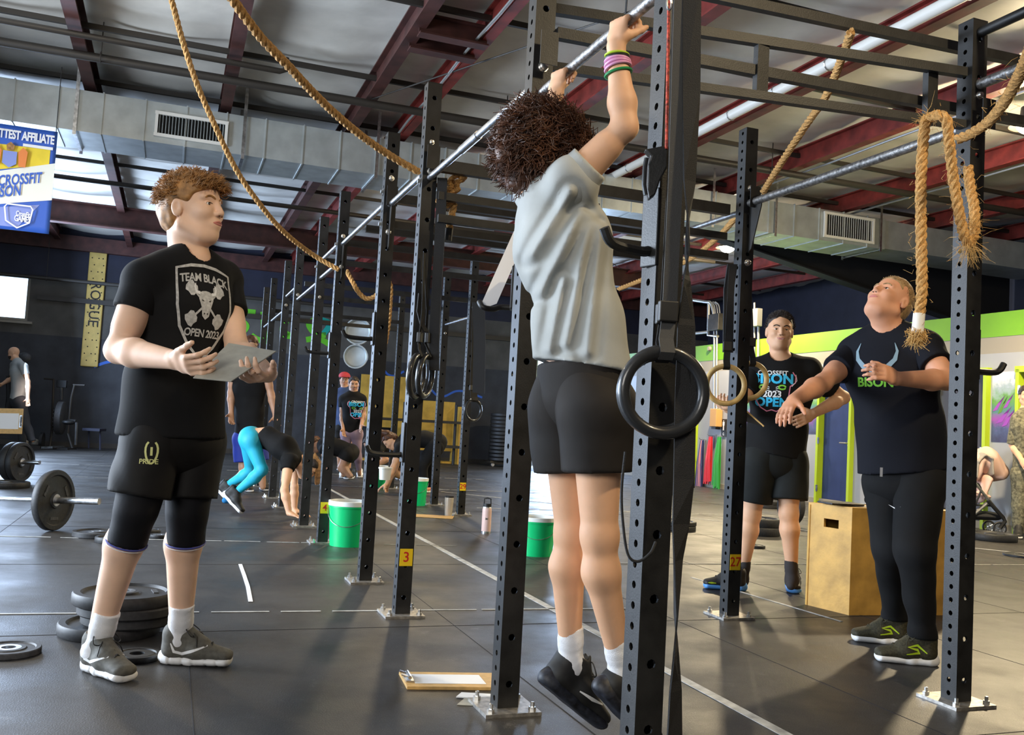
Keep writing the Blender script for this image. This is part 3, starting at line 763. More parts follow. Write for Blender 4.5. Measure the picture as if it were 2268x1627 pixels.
# ================================================================== THE RIG (one bolted steel frame)
PW = .076
def holed_post(H, zb=0.):
    mb = MB()
    for n_, l_, pitch, r in ((-Uv, Vv, .152, .0125), (Uv, -Vv, .152, .0125), (-Vv, -Uv, .0508, .010), (Vv, Uv, .0508, .010)):
        z = zb; cells = int(H/pitch); pc = H/cells
        for i in range(cells):
            c = n_*PW/2+Zv*(zb+pc*(i+.5)); hw, hh = PW/2, pc/2
            outer = [(-hw, -hh), (0, -hh), (hw, -hh), (hw, 0), (hw, hh), (0, hh), (-hw, hh), (-hw, 0)]
            hole = [(r*math.cos(t), r*math.sin(t)) for t in [math.radians(a) for a in (225, 270, 315, 0, 45, 90, 135, 180)]]
            V_ = [c+l_*x+Zv*y for x, y in outer]+[c+l_*x+Zv*y for x, y in hole]+[c-n_*.006+l_*x+Zv*y for x, y in hole]
            F_ = []
            for k in range(8):
                j = (k+1) % 8; F_.append((k, j, 8+j, 8+k)); F_.append((8+k, 8+j, 16+j, 16+k))
            mb.add(V_, F_)
    mb.box(Zv*(zb+H), Uv, Vv, Zv, PW, PW, .004)
    return mb
PH = 2.70
me0 = None
rig = empty('pull_up_rig', UV(3, 1.16, 0), 'long black steel pull up rig of two rows of drilled posts bolted together', 'rig')
bolt_me = None
def upright(u_, v_, num=None, numz=.30, H=PH):
    global me0
    o = bpy.data.objects.new('upright', me0) if me0 else None
    if o is None:
        o = holed_post(PH).build('upright', 'black_steel', None); me0 = o.data; bpy.data.objects.remove(o); o = bpy.data.objects.new('upright', me0)
    COL.objects.link(o); o.parent = rig; o.location = Vector(UV(u_, v_, .012))-rig.location
    mb = MB(); mb.box(UV(u_, v_, .006), Uv, Vv, Zv, .20, .20, .012); mb.build('base_plate', 'plate_zinc', o)
    global bolt_me
    for a in (-.075, .075):
        for b_ in (-.075, .075):
            if bolt_me is None:
                x_ = MB().lathe([0, 0, 0], Zv, [(.013, 0), (.013, .012), (.007, .012), (.007, .028), (.0005, .029)], 6).build('anchor_bolt', 'zinc', None); bolt_me = x_.data; bpy.data.objects.remove(x_)
            x_ = bpy.data.objects.new('anchor_bolt', bolt_me); COL.objects.link(x_); x_.parent = o; x_.location = Vector(Uv*a+Vv*b_)
    if num:
        mb = MB(); z = numz; mb.box(UV(u_-PW/2-.0015, v_, z), Vv, Zv, Uv, PW*.86, .085, .003); st = mb.build('number_sticker', 'yellow_tape', o)
        V_, F_ = text_mesh(num, .07, 1); flat_print('number', V_, F_, 'red_ink', UV(u_-PW/2-.003, v_, z), Vv, Zv, o, .001)
    return o
LEFT = [2.09, 3.06, 4.59, 5.52, 7.17, 8.21, 9.8, 10.85, 12.4, 13.4]
RIGHT = [2.83, 4.39, 6.44, 9.4, 10.44, 12.7, 13.7]
posts = {}
for u_ in LEFT: posts['L', u_] = upright(u_, 1.16, {2.09: '2', 4.59: '3', 7.17: '4', 9.8: '5'}.get(u_), {2.09: .105, 4.59: .29, 7.17: .27}.get(u_, .3))
for u_ in RIGHT: posts['R', u_] = upright(u_, 2.95, {4.39: '27', 6.44: '28', 9.4: '29'}.get(u_), .30)
def bolt(par, u_, v_, z, r=.016, side=-1):
    """hex bolt head with washer on the post's front face"""
    c = UV(u_+side*PW/2, v_, z); MB().lathe(c, Uv*side, [(r*1.25, 0), (r*1.25, .003), (r, .003), (r, .013), (r*.8, .016), (.0005, .017)], 6 if r > .02 else 10).build('bolt', 'zinc', par, True)
for k, z, r in ((('L', 2.09), 1.97, .015), (('L', 3.06), 2.26, .016), (('L', 4.59), 2.25, .014), (('L', 4.59), 2.40, .011), (('L', 5.52), 2.43, .014), (('L', 5.52), 2.10, .014), (('L', 7.17), 2.36, .014), (('L', 7.17), 2.12, .014),
                (('L', 8.21), 2.33, .014), (('L', 8.21), 2.17, .014), (('L', 8.21), 2.0, .012), (('R', 4.39), 2.37, .014), (('R', 4.39), 1.95, .016), (('R', 2.83), 2.40, .013), (('L', 9.8), 2.2, .014), (('L', 10.85), 2.2, .014), (('R', 9.4), 2.2, .014), (('R', 10.44), 2.0, .014)):
    bolt(posts[k], k[1], 1.16 if k[0] == 'L' else 2.95, z, r)
# bolts on the side faces
for k, z in ((('L', 5.52), 2.35), (('L', 5.52), 2.15), (('L', 7.17), 2.3), (('L', 8.21), 2.27), (('L', 4.59), 2.2)):
    MB().lathe(UV(k[1], 1.16-PW/2, z), -Vv, [(.016, 0), (.016, .004), (.012, .004), (.012, .016), (.0005, .017)], 8).build('bolt', 'zinc', posts[k], True)
# crossbeams between the rows
def beam(a, b_, name='crossbeam', w=.05, h=.076, m_='black_steel'):
    return MB().bar(a, b_, w, h).build(name, m_, rig)
for u_, z, v0, v1, h in ((2.93, 2.655, 1.2, 4.6, .055), (2.97, 2.50, 1.2, 2.915, .05), (2.91, 2.385, 1.2, 4.6, .055), (2.97, 2.285, 1.2, 2.915, .045),
                      (4.50, 2.27, 1.2, 2.91, .076), (4.52, 2.12, 1.2, 2.91, .05), (4.5, 2.0, 1.2, 2.91, .05), (5.55, 2.33, 1.2, 2.95, .06), (5.55, 2.16, 1.2, 2.95, .05), (6.44, 2.30, 1.2, 2.95, .06), (7.17, 2.32, 1.2, 2.95, .06), (8.21, 2.33, 1.2, 2.95, .06), (9.6, 2.3, 1.2, 2.95, .06), (10.6, 2.3, 1.2, 2.95, .06), (12.5, 2.3, 1.2, 2.95, .06), (13.5, 2.3, 1.2, 2.95, .06)):
    beam(UV(u_+(.10 if u_ < 3.2 else 0), v0, z), UV(u_-(.08 if u_ < 3.2 else 0) - (.06 if u_ < 3.2 and v1 < 3 else 0), v1, z), w=.032 if u_ < 3.2 else .04, h=h*(.72 if u_ < 3.2 else .8))
for v_ in (2.03, 2.78): beam(UV(3.05-.11*v_+.13, v_, 2.30), UV(3.05-.11*v_+.13, v_, 2.49), 'spacer', .03, .05)
for v_ in (1.7, 2.4): beam(UV(4.51, v_, 2.12), UV(4.51, v_, 2.27), 'spacer', .04, .04)
# side rails at the top along the rows
for a, b_, v_, z in ((5.52, 7.17, 1.16, 2.62), (8.21, 9.8, 1.16, 2.55)):
    pass
# pull-up bars
def pbar(u0, u1, v_, z, r=.016, m_='bare_steel', brk=True):
    o = MB().tube([UV(u0, v_, z), UV(u1, v_, z)], r, 16).build('pull_up_bar', m_, rig, True)
    return o
MM('bar_worn', (.22, .215, .21), .42, .75, noise=.6, nscale=60, bump=.2, bscale=200)
pbar(2.13, 3.02, 1.16, 2.165, .0165, 'bar_worn'); pbar(3.10, 4.55, 1.16, 2.215, .0165, 'bare_steel'); pbar(4.63, 5.48, 1.16, 2.265, .0165); pbar(5.56, 7.13, 1.16, 2.30, .0165)
MB().tube([UV(3.75, 1.16, 2.215), UV(4.0, 1.16, 2.215)], .0195, 16).build('bar_sleeve', 'bare_steel', rig, True)
pbar(7.21, 8.17, 1.16, 2.17, .0165); pbar(8.25, 9.76, 1.16, 2.15); pbar(9.84, 10.8, 1.16, 2.3); pbar(10.9, 12.36, 1.16, 2.15); pbar(7.21, 8.17, 1.16, 2.33, .0165)
pbar(12.4, 13.36, 1.16, 2.15)
pbar(2.87, 4.35, 2.95, 2.285, .0215, 'bar_worn'); pbar(1.0, 2.79, 2.95, 2.445, .021, 'bar_worn'); pbar(1.0, 2.79, 2.95, 2.66, .021, 'black_steel'); pbar(9.4, 10.4, 2.95, 2.1)
pbar(4.43, 6.40, 2.95, 2.25, .0165)
# small gusset brackets under the bars
def gusset(u_, v_, z, s_, L=.11):
    pts = [UV(u_+s_*PW/2, v_, z+.03), UV(u_+s_*(PW/2+L), v_, z+.01), UV(u_+s_*(PW/2+L), v_, z-.03), UV(u_+s_*(PW/2+.03), v_, z-.26), UV(u_+s_*PW/2, v_, z-.28)]
    MB().poly(pts, Vv, .006).build('gusset', 'dusty_steel', rig)
gusset(4.39, 2.95, 2.285, -1); gusset(5.52, 1.16, 2.265, -1, .05); gusset(7.17, 1.16, 2.3, -1, .06)
# base clamps / flange plates on posts where the beams meet
for k in (('L', 3.06), ('L', 4.59), ('R', 2.83), ('R', 4.39), ('L', 5.52)):
    v_ = 1.16 if k[0] == 'L' else 2.95
    for s_ in (1,):
        MB().box(UV(k[1]-.09, v_+.0, 2.31), Vv, Zv, Uv, .066, .12, .004).build('joint_plate', 'black_steel', posts[k])
# ================================================================== ROPES, STRAPS, RINGS
def rope_mesh(mb, pts, R, twist=5.2, n=6, step=None):
    pts = resample(pts, step or R*.55); N = len(pts); t = np.gradient(pts, axis=0); t /= np.linalg.norm(t, axis=1)[:, None]+1e-9
    x = np.zeros_like(pts); prev = nrm(np.cross(t[0], [.3, .9, .1]))
    L = np.r_[0, np.cumsum(np.linalg.norm(np.diff(pts, axis=0), axis=1))]
    for i in range(N): prev = nrm(prev-t[i]*(prev@t[i])); x[i] = prev
    y = np.cross(t, x)
    for s_ in range(3):
        ph = 2*PI*s_/3+L/(R*twist)*2*PI
        c = pts+R*.48*(np.cos(ph)[:, None]*x+np.sin(ph)[:, None]*y)
        mb.tube(list(c), R*.56, n)
def frays(mb, c, d, n, L, spread, r=.0007):
    for _ in range(n):
        q = nrm(np.asarray(d)+rng.normal(0, spread, 3)); l = L*rng.uniform(.4, 1.2); p = np.asarray(c)+rng.normal(0, .012, 3)
        mid = p+q*l*.5+rng.normal(0, .01, 3); mb.tube([p, mid, p+q*l+rng.normal(0, .012, 3)], [r, r, r*.5], 3, False)
def side_frays(mb, pts, R, n, L=.03):
    pts = resample(pts, .01)
    for _ in range(n):
        i = rng.integers(0, len(pts)); d = nrm(rng.normal(0, 1, 3)); frays(mb, pts[i]+d*R*.8, d+np.array([0, 0, -.4]), 1, L, .5)
def rope(name, pts, R, label, fr=0, end=None, twist=5.2):
    pts = spline(pts, 8); o = empty(name, pts[0], label, 'rope')
    mb = MB(); rope_mesh(mb, pts, R, twist); mb.build('rope_strands', 'rope', o, True)
    if fr: mb = MB(); side_frays(mb, pts, R, fr); tag(mb.build('loose_fibres', 'rope_fray', o), kind='stuff')
    return o, pts
rope('climbing_rope', [P(500, -25, 3.25), P(516, 0, 3.3), P(575, 80, 3.5), P(640, 148, 3.7), P(700, 212, 3.95), P(765, 272, 4.2), P(820, 315, 4.4), P(870, 348, 4.55), P(928, 381, 4.66)], .0195,
     'thick tan climbing rope swooping from the top to the post above the knotted bundle')
rope('climbing_rope', [P(372, -20, 5.6), P(380, 0, 5.6), P(400, 75, 5.7), P(432, 175, 5.8), P(470, 265, 5.95), P(520, 370, 6.2), P(570, 445, 6.4), P(625, 510, 6.7), P(690, 562, 7.0), P(750, 597, 7.05)], .0195,
     'thin looking tan climbing rope curving down past the head of the young man')
rope('climbing_rope', [P(768, 600, 7.3), P(780, 622, 7.25), P(795, 648, 7.2), P(812, 661, 7.2), P(832, 655, 7.2), P(852, 632, 7.15), P(862, 625, 7.1), P(865, 645, 7.1), P(862, 700, 7.1), P(856, 745, 7.1), P(850, 776, 7.1)], .0195,
     'sagging end of a tan rope hanging behind the fourth post')
o, pts = rope('climbing_rope', [P(1006, 452, 4.75), P(1002, 470, 4.75), P(998, 490, 4.75), P(995, 512, 4.75)], .019, 'tan rope tied in a knotted bundle beside the post with a black taped tail')
mb = MB()
for k in range(9):
    cx, cy = rng.uniform(986, 1016), 395+k*7; a = rng.uniform(0, 6)
    loop = [P(cx+rng.uniform(.6, 1)*18*math.cos(t+a), cy+9*math.sin(t*1+a*.7)+3*math.sin(2*t), 4.75+.04*math.sin(t*1.5+k)) for t in np.linspace(0, 6.0, 14)]
    rope_mesh(mb, spline(loop, 3), .0125, n=5)
mb.build('knot', 'rope', o, True); mb = MB(); side_frays(mb, [P(1000, 395, 4.72), P(1002, 450, 4.72)], .035, 50, .03); tag(mb.build('loose_fibres', 'rope_fray', o), kind='stuff')
MB().tube([P(995, 506, 4.75), P(992, 533, 4.75)], .021, 12).build('taped_end', 'black_tape', o, True)
rope('climbing_rope', [P(1885, 70, 3.55), P(1860, 140, 3.8), P(1828, 215, 4.1), P(1790, 270, 4.35), P(1740, 345, 4.6), P(1690, 425, 5.0)], .0185, 'slim tan rope running from the upper beam down to the post with the wooden rings')
rope('climbing_rope', [P(1672, 430, 5.25), P(1640, 468, 5.6), P(1590, 525, 6.3), P(1525, 575, 7.0), P(1440, 612, 7.6), P(1370, 640, 8.0)], .02, 'tan rope sagging behind the glowing lamp and the hanging athlete')
rope('climbing_rope', [P(2290, 90, 2.6), P(2258, 165, 2.8), P(2225, 225, 3.0), P(2190, 268, 3.2), P(2150, 296, 3.3), P(2120, 308, 3.35)], .0195, 'tan rope swinging down from the upper right corner behind the right post', 60, twist=4.2)
o, pts = rope('climbing_rope', [P(2052, 262, 3.5), P(2046, 300, 3.47), P(2040, 400, 3.47), P(2040, 520, 3.47), P(2042, 640, 3.47), P(2036, 700, 3.47)], .0215, 'thick tan rope hanging straight down left of the right post with a white taped end', 70, twist=4.4)
MB().tube([P(2036, 694, 3.47), P(2032, 738, 3.47)], [.0215, .022], 14).build('taped_end', 'white_tape', o, True)
mb = MB(); frays(mb, P(2032, 738, 3.47), [0, 0, -1], 420, .035, .30, .0012); tag(mb.build('frayed_tip', 'rope_fray', o), kind='stuff')
o, pts = rope('climbing_rope', [P(2058, 262, 3.50), P(2078, 254, 3.40), P(2096, 266, 3.38), P(2102, 310, 3.40), P(2112, 400, 3.42), P(2128, 490, 3.44), P(2142, 535, 3.46), P(2158, 520, 3.50), P(2158, 460, 3.52), P(2150, 420, 3.54), P(2144, 370, 3.56)], .0205, 'thick tan rope folded over the beam into a frayed loop beside the right post', 160, twist=4.4)
mb = MB(); frays(mb, P(2147, 535, 3.46), [.1, 0, -1], 90, .09, .5); frays(mb, P(2150, 500, 3.46), [.6, 0, .1], 60, .06, .9); frays(mb, P(2058, 262, 3.46), [-1, 0, .2], 24, .05, .6); tag(mb.build('frayed_tip', 'rope_fray', o), kind='stuff')

def ribbon(mb, pts, w, t=.002, tw=None):
    """flat strap: tw = list of side vectors or one"""
    V_ = []; F_ = []; n = len(pts)
    for i, p in enumerate(pts):
        s_ = np.asarray(tw[i] if isinstance(tw, list) else tw, float); d = nrm(np.asarray(pts[min(i+1, n-1)])-np.asarray(pts[max(i-1, 0)])); nn = nrm(np.cross(d, s_)); ww = w[i] if hasattr(w, '__len__') else w
        V_ += [p-s_*ww/2-nn*t, p+s_*ww/2-nn*t, p+s_*ww/2+nn*t, p-s_*ww/2+nn*t]
    for i in range(n-1):
        a = 4*i
        for k in range(4): F_.append((a+k, a+(k+1) % 4, a+4+(k+1) % 4, a+4+k))
    F_ += [(0, 3, 2, 1), (4*n-4, 4*n-3, 4*n-2, 4*n-1)]
    mb.add(V_, F_)
def ring(c, ax1, ax2, D, r, m_, label, group, strap=None, sw=.038, smat='strap'):
    o = empty('gymnastic_ring', c, label, 'ring', group); c = np.asarray(c)
    MB().tube([c+(D/2-r)*(math.cos(t)*nrm(ax1)+math.sin(t)*nrm(ax2)) for t in np.linspace(0, 2*PI, 49)[:-1]], r, 14, closed=True).build('ring_hoop', m_, o, True)
    if strap:
        mb = MB(); top = c+nrm(ax2)*(D/2-r)
        pts = [top+nrm(ax1)*0-nrm(ax2)*(r+.004)]+[top-nrm(ax2)*(r+.004)*.2+np.cross(nrm(ax1), nrm(ax2))*(r+.004), top+nrm(ax2)*.03]+[np.asarray(p) for p in strap]
        ribbon(mb, pts, sw, .002, nrm(ax1)); mb.build('webbing_strap', smat, o)
        MB().box(pts[3]*.3+pts[2]*.7+Zv*.05, nrm(ax1), Zv, np.cross(nrm(ax1), Zv), sw*1.3, .05, .02).build('buckle', 'dusty_steel', o, bevel=.003)
    return o
# big black rings in front of the nearest post
RX = nrm(np.array([1, .12, 0]))
MM('webbing_grey', (.05, .05, .05), .7, bump=.3, bscale=500)
ring(P(1470, 868, 2.22), RX, Zv, .228, .0155, 'ring_black', 'large black gymnastic ring hanging in front of the nearest post', 'black rings on the nearest post', [P(1482, 700, 2.24), P(1496, 400, 2.24), P(1508, 0, 2.24), P(1512, -60, 2.24)], .036, 'webbing_grey')
ring(P(1462, 870, 2.285), RX, Zv, .222, .0155, 'ring_black', 'second black gymnastic ring showing as a rim behind the large one', 'black rings on the nearest post', [P(1476, 700, 2.29), P(1492, 400, 2.29), P(1504, 0, 2.29)], .034, 'strap')
# twisted wide strap right of the post
o = empty('resistance_strap', P(1496, 1627, 2.24), 'wide black strap hanging twisted to the floor right of the nearest post', 'strap')
X_ = np.array([1., 0, 0]); Y_ = np.array([0, 1., 0])
pts = []; tw = []; ws = []
for y, x, w, ang in ((-40, 1533, .046, 0), (200, 1531, .046, 10), (400, 1527, .044, 40), (480, 1524, .044, 75), (560, 1522, .044, 92), (620, 1521, .046, 60), (720, 1520, .048, 20), (900, 1518, .052, 0), (1060, 1515, .052, 8), (1160, 1508, .052, 30), (1240, 1502, .052, 58), (1360, 1497, .05, 88), (1440, 1497, .05, 70), (1530, 1496, .05, 48), (1627, 1494, .05, 38), (1700, 1493, .05, 30)):
    pts.append(P(x, y, 2.24)); tw.append(math.cos(math.radians(ang))*X_+math.sin(math.radians(ang))*Y_); ws.append(w)
mb = MB(); ribbon(mb, pts, ws, .0022, tw); mb.build('strap_band', 'strap', o)
MB().tube([P(1512, 930, 2.26), P(1530, 960, 2.26), P(1535, 1080, 2.26)], .004, 6).build('strap_cord', 'strap', o)
# dangling black loop on the nearest post
o = tag(MB().tube(spline([P(1385, 1000, 2.2), P(1377, 1080, 2.2), P(1379, 1150, 2.2), P(1390, 1225, 2.2), P(1412, 1243, 2.2), P(1440, 1225, 2.2), P(1452, 1200, 2.22)], 6), .0035, 8).build('black_cord', 'strap', None, True), 'thin black cord looped over the front of the nearest post', 'cord')
# rope with carabiner between post and strap
o = empty('cord_with_clip', P(1481, 20, 2.28), 'red and white cord with steel clip at the top of the nearest post', 'cord')
MM('cord_red', (.5, .06, .03), .7, noise=.8, nscale=120)
MB().tube([P(1482, -30, 2.28), P(1481, 10, 2.28), P(1480, 90, 2.28), P(1476, 330, 2.28)], .004, 8).build('cord_run', 'cord_red', o, True)
MB().tube([P(1482+5*math.cos(t), 8+14*math.sin(t), 2.27) for t in np.linspace(0, 2*PI, 20)], .003, 6).build('clip', 'zinc', o, True)
# wooden rings at the right row
ring(P(1607, 852, 5.0), X_, Zv, .232, .0145, 'ring_wood', 'wooden ring just left of the post with the wooden rings, seen full face', 'wooden rings on the right row', [P(1612, 760, 5.0), P(1618, 660, 5.0), P(1622, 590, 5.02)], .036)
ring(P(1660, 843, 5.25), nrm(X_+.15*Y_), nrm(Zv+.1*X_), .232, .0145, 'ring_wood', 'wooden ring half hidden right of its post in front of the smiling man', 'wooden rings on the right row', [P(1657, 740, 5.25), P(1652, 600, 5.25)], .036)
ring(P(1048, 908, 9.2), nrm(X_+.9*Y_), Zv, .232, .0145, 'ring_black', 'small dark ring hanging alone in the far middle of the rig', 'dark rings on far posts', [P(1049, 850, 9.2), P(1052, 770, 9.2), P(1054, 670, 9.2)], .09)
for dx, yy, lb in ((0, 4.55, 'left one of two dark rings hanging edge on beside the post numbered three'), (20, 4.62, 'right one of two dark rings hanging edge on beside the post numbered three')):
    ring(P(922+dx, 832, yy), nrm(.25*X_+Y_), nrm(Zv+.05*X_), .232, .0145, 'ring_black', lb, 'dark rings on far posts', [P(928+dx*.7, 760, yy), P(936+dx*.5, 690, yy), P(940, 560, yy)], .03)
o = empty('ring_strap', P(962, 820, 4.64), 'broad black strap bundle hanging right of the post numbered three', 'strap')
mb = MB(); ribbon(mb, [P(962, 820, 4.66), P(962, 740, 4.66), P(966, 660, 4.66), P(972, 560, 4.66), P(978, 440, 4.66), P(980, 395, 4.66)], .05, .012, X_); mb.build('strap_band', 'strap', o)
mb = MB(); ribbon(mb, [P(932, 650, 4.56), P(928, 690, 4.56), P(936, 720, 4.56), P(944, 735, 4.56)], .03, .003, nrm(X_+Y_)); mb.build('strap_tail', 'strap', o)
o = empty('ring_strap', P(1065, 790, 9.1), 'black strap bundle above the small far ring', 'strap')
mb = MB(); ribbon(mb, [P(1060, 870, 9.1), P(1062, 760, 9.1), P(1060, 670, 9.1)], .12, .02, X_); mb.build('strap_band', 'strap', o)
o = empty('ring_strap', P(1655, 760, 5.3), 'black strap bundle hanging on the right side of the post with wooden rings', 'strap')
mb = MB(); ribbon(mb, [P(1660, 800, 5.3), P(1657, 700, 5.3), P(1650, 560, 5.3), P(1660, 470, 5.1)], .05, .012, X_); ribbon(mb, [P(1612, 780, 5.1), P(1614, 640, 5.1), P(1622, 585, 5.1)], .055, .01, X_); mb.build('strap_band', 'strap', o)
# J-hooks
def jhook(u_, v_, z, du, label, L=.12, side=-1, lat=0):
    """plate on the post face, tray and upturned lip, pointing along direction du"""
    du = nrm(du); o = empty('j_hook', UV(u_, v_, z), label, 'bar hook', 'bar hooks on the rig'); c = UV(u_, v_, z)+du*(PW/2)
    sd = nrm(np.cross(du, Zv)); mb = MB()
    mb.box(c+du*.006+Zv*.06, du, sd, Zv, .012, .06, .20); mb.build('hook_plate', 'black_steel', o, bevel=.003)
    mb = MB(); mb.tube(spline([c+du*.01, c+du*.04-Zv*.005, c+du*L-Zv*.0, c+du*(L+.03)+Zv*.035], 5), .013, 8); mb.build('hook_arm', 'black_steel', o, True)
    return o
jhook(2.09, 1.16, 1.44, -Vv-.25*Uv, 'black bar hook on the nearest post at the chest of the hanging athlete', .13)
jhook(2.83, 2.95, 1.30, Vv-.1*Uv, 'black bar hook sticking out right of the right post')
jhook(5.52, 1.16, 1.45, -Vv, 'black bar hook on the left side of the fourth post', .16)
jhook(7.17, 1.16, 1.45, -Vv, 'black bar hook on the left side of the fifth post', .16)
jhook(4.59, 1.16, .80, -Vv, 'low black bar hook on the post numbered three in front of the white tub', .16)
# bar catcher on the nearest post
o = empty('safety_catch', UV(2.05, 1.14, 1.62), 'black shaped bracket with slotted plate on the upper part of the nearest post', 'bracket')
pts = [P(1428, 330, 2.28), P(1442, 345, 2.28), P(1436, 365, 2.28), P(1434, 420, 2.28), P(1438, 440, 2.28), P(1452, 430, 2.28), P(1462, 400, 2.28), P(1478, 370, 2.28), P(1480, 330, 2.28), P(1470, 322, 2.28)]
MB().poly(pts, Y_, .03).build('bracket_plate', 'black_steel', o, bevel=.004)
MB().tube([P(1432, 350, 2.27), P(1428, 370, 2.27), P(1426, 410, 2.27), P(1430, 432, 2.27)], .006, 8).build('bracket_lip', 'ring_black', o, True)
# long white card clipped to the rig
o = empty('white_card', P(1100, 600, 3.55), 'long white card standing at a slant in a black clip left of the athlete', 'card')
MB().poly([P(1078, 680, 3.5), P(1068, 668, 3.5), P(1138, 512, 3.5), P(1160, 505, 3.5), P(1158, 540, 3.5), P(1100, 672, 3.5)], Y_, .004).build('card_sheet', 'white_board', o)
MB().tube(spline([P(1062, 668, 3.48), P(1070, 680, 3.46), P(1092, 684, 3.48), P(1110, 680, 3.5), P(1140, 682, 3.5)], 5), .011, 10).build('card_clip', 'black_steel', o, True)
# box shelf at the top of the far post behind
o = tag(MB().box(P(1160, 640, 3.42), X_, Y_, Zv, .095, .08, .16).build('post_sleeve', 'black_steel', None, bevel=.004), 'black steel sleeve on the post left of the hanging athlete', 'bracket')
# ================================================================== EQUIPMENT
def plate(c, axis, R, T, label, group=None, m_='rubber', hub=True, name='weight_plate', holes=0):
    """bumper plate: c = centre, axis = its axle"""
    axis = nrm(axis); o = empty(name, np.asarray(c)-0, label, 'weight plate', group)
    h = T/2
    prof = [(.028, -h*.9), (.06, -h*.9), (.065, -h*.55), (R*.80, -h*.55), (R*.84, -h), (R*.97, -h), (R, -h*.7), (R, h*.7), (R*.97, h), (R*.84, h), (R*.80, h*.55), (.065, h*.55), (.06, h*.9), (.028, h*.9), (.028, -h*.9)]
    MB().lathe(c, axis, prof, 40).build('plate_body', m_, o, True)
    if hub: MB().lathe(c, axis, [(.026, -h*.95), (.045, -h*.95), (.045, h*.95), (.026, h*.95), (.026, -h*.95)], 20).build('hub', 'bare_steel', o, True)
    if R > .18:
        x = nrm(np.cross(axis, [.3, .5, .8])); y = np.cross(axis, x); mb = MB()
        for k in range(3):
            mb = MB(); a = 2*PI*k/3; mb.box(np.asarray(c)+axis*(h*.62)+R*.6*(math.cos(a)*x+math.sin(a)*y), math.cos(a)*y-math.sin(a)*x, math.cos(a)*x+math.sin(a)*y, axis, R*.38, R*.10, .006); mb.build('raised_mark', 'rubber_grey', o)
    return o
g = 'plates stacked behind the young man'
b0 = G(268, 1404)
labs = ['bottom black plate of the stack behind the feet of the young man', 'second plate up in the stack behind the feet of the young man', 'third plate up in the stack behind the feet of the young man', 'top grooved plate of the stack behind the feet of the young man']
for k, (dx, dy, R, T) in enumerate(((-.06, .02, .205, .05), (.02, .03, .195, .045), (.02, 0, .2, .04), (.0, .0, .205, .05))):
    zc = [.025, .0725, .115, .160][k]
    plate([b0[0]+dx, b0[1]+dy, zc], Zv, R, T, labs[k], g)
c = G(298, 1462); plate([c[0], c[1]+.02, .012], Zv, .085, .024, 'small dark change plate between the shoes of the young man', hub=False)
c = G(18, 1446); plate([c[0], c[1], .012], Zv, .115, .024, 'small plate with open slots lying at the left edge', m_='rubber_grey', hub=True)
c = G(215, 1187); plate([c[0], c[1], .02], Zv, .17, .04, 'thin flat plate on the floor left of the knee of the young man')
c = G(270, 1192); plate([c[0]+.02, c[1]-.2, .02], Zv, .12, .04, 'flat plate half hidden behind the knee of the young man')
c = G(322, 1180); plate([c[0], c[1], .016], Zv, .11, .03, 'small plate on the floor between the legs of the young man')
c = G(352, 1190); plate([c[0], c[1], .012], Zv, .07, .024, 'tiny plate beside the right leg of the young man')
for (x, y, R, n_, T, lab) in ((1500, 1176, .225, 2, .045, 'pair of plates behind the twisted strap'), (1690, 1188, .225, 2, .085, 'pair of plates between the legs of the smiling man'), (2215, 1200, .27, 1, .08, 'wide flat plate at the right edge before the stroller'), (1706, 1126, .225, 2, .05, 'far pair of plates behind the knees of the smiling man')):
    c = G(x, y)
    for k in range(n_):
        plate([c[0]+.01*k, c[1]+.2, T*(k+.5)], Zv, R-.006*k, T, ('lower' if k == 0 else 'upper')+' of the '+lab if n_ > 1 else lab, lab if n_ > 1 else None, hub=False)
c = G(1672, 1212); plate([c[0], c[1], .012], Zv, .09, .024, 'tiny plate on the floor left of the shin of the smiling man', hub=False)
c = G(2262, 1232); plate([c[0], c[1], .012], Zv, .16, .024, 'thin plate at the right edge of the picture', hub=False)
c = G(1772, 1170); plate([c[0]-.02, c[1]+.3, .225], nrm(X_+.35*Y_), .225, .07, 'upright plate standing between the smiling man and the wooden box')
# barbells at the left
def barbell(a, b_, R, label, plates):
    a = np.asarray(a, float); b_ = np.asarray(b_, float); d = nrm(b_-a); o = empty('barbell', (a+b_)/2, label, 'barbell')
    L = np.linalg.norm(b_-a)
    MB().tube([a, b_-d*.43], .014, 12).build('bar_shaft', 'bare_steel', o, True)
    MB().lathe(b_-d*.43, d, [(.014, 0), (.038, 0), (.038, .03), (.025, .032), (.025, .43), (.001, .43)], 18).build('bar_sleeve', 'bare_steel', o, True)
    for k, (t, R2, T, lab) in enumerate(plates): plate(b_-d*t, d, R2, T, lab)
    return o
e = ON(218, 1110, Y_, 8.0); s0 = ON(-60, 1101, Y_, 8.0)
Yb = 2050*.225/(1177-G(128, 1177)[2]*0-880)  # distance from contact point
gb = G(122, 1176); Yb = gb[1]
barbell(P(-120, 1100, Yb+.15), P(220, 1110, Yb-.05), .225, 'steel barbell lying on the floor at the left with one upright plate', [(.37, .225, .055, 'upright black plate on the near barbell at the left')])
gb2 = G(20, 1068); Y2 = gb2[1]
barbell(P(-120, 1018, Y2+.1), P(88, 1024, Y2-.05), .225, 'second barbell farther back at the left edge', [(.24, .225, .07, 'outer plate of the loaded barbell at the left edge'), (.32, .225, .08, 'inner plate of the loaded barbell at the left edge')])
c = G(12, 1078); plate([c[0], c[1], .03], Zv, .24, .06, 'flat plate under the loaded barbell at the left edge')
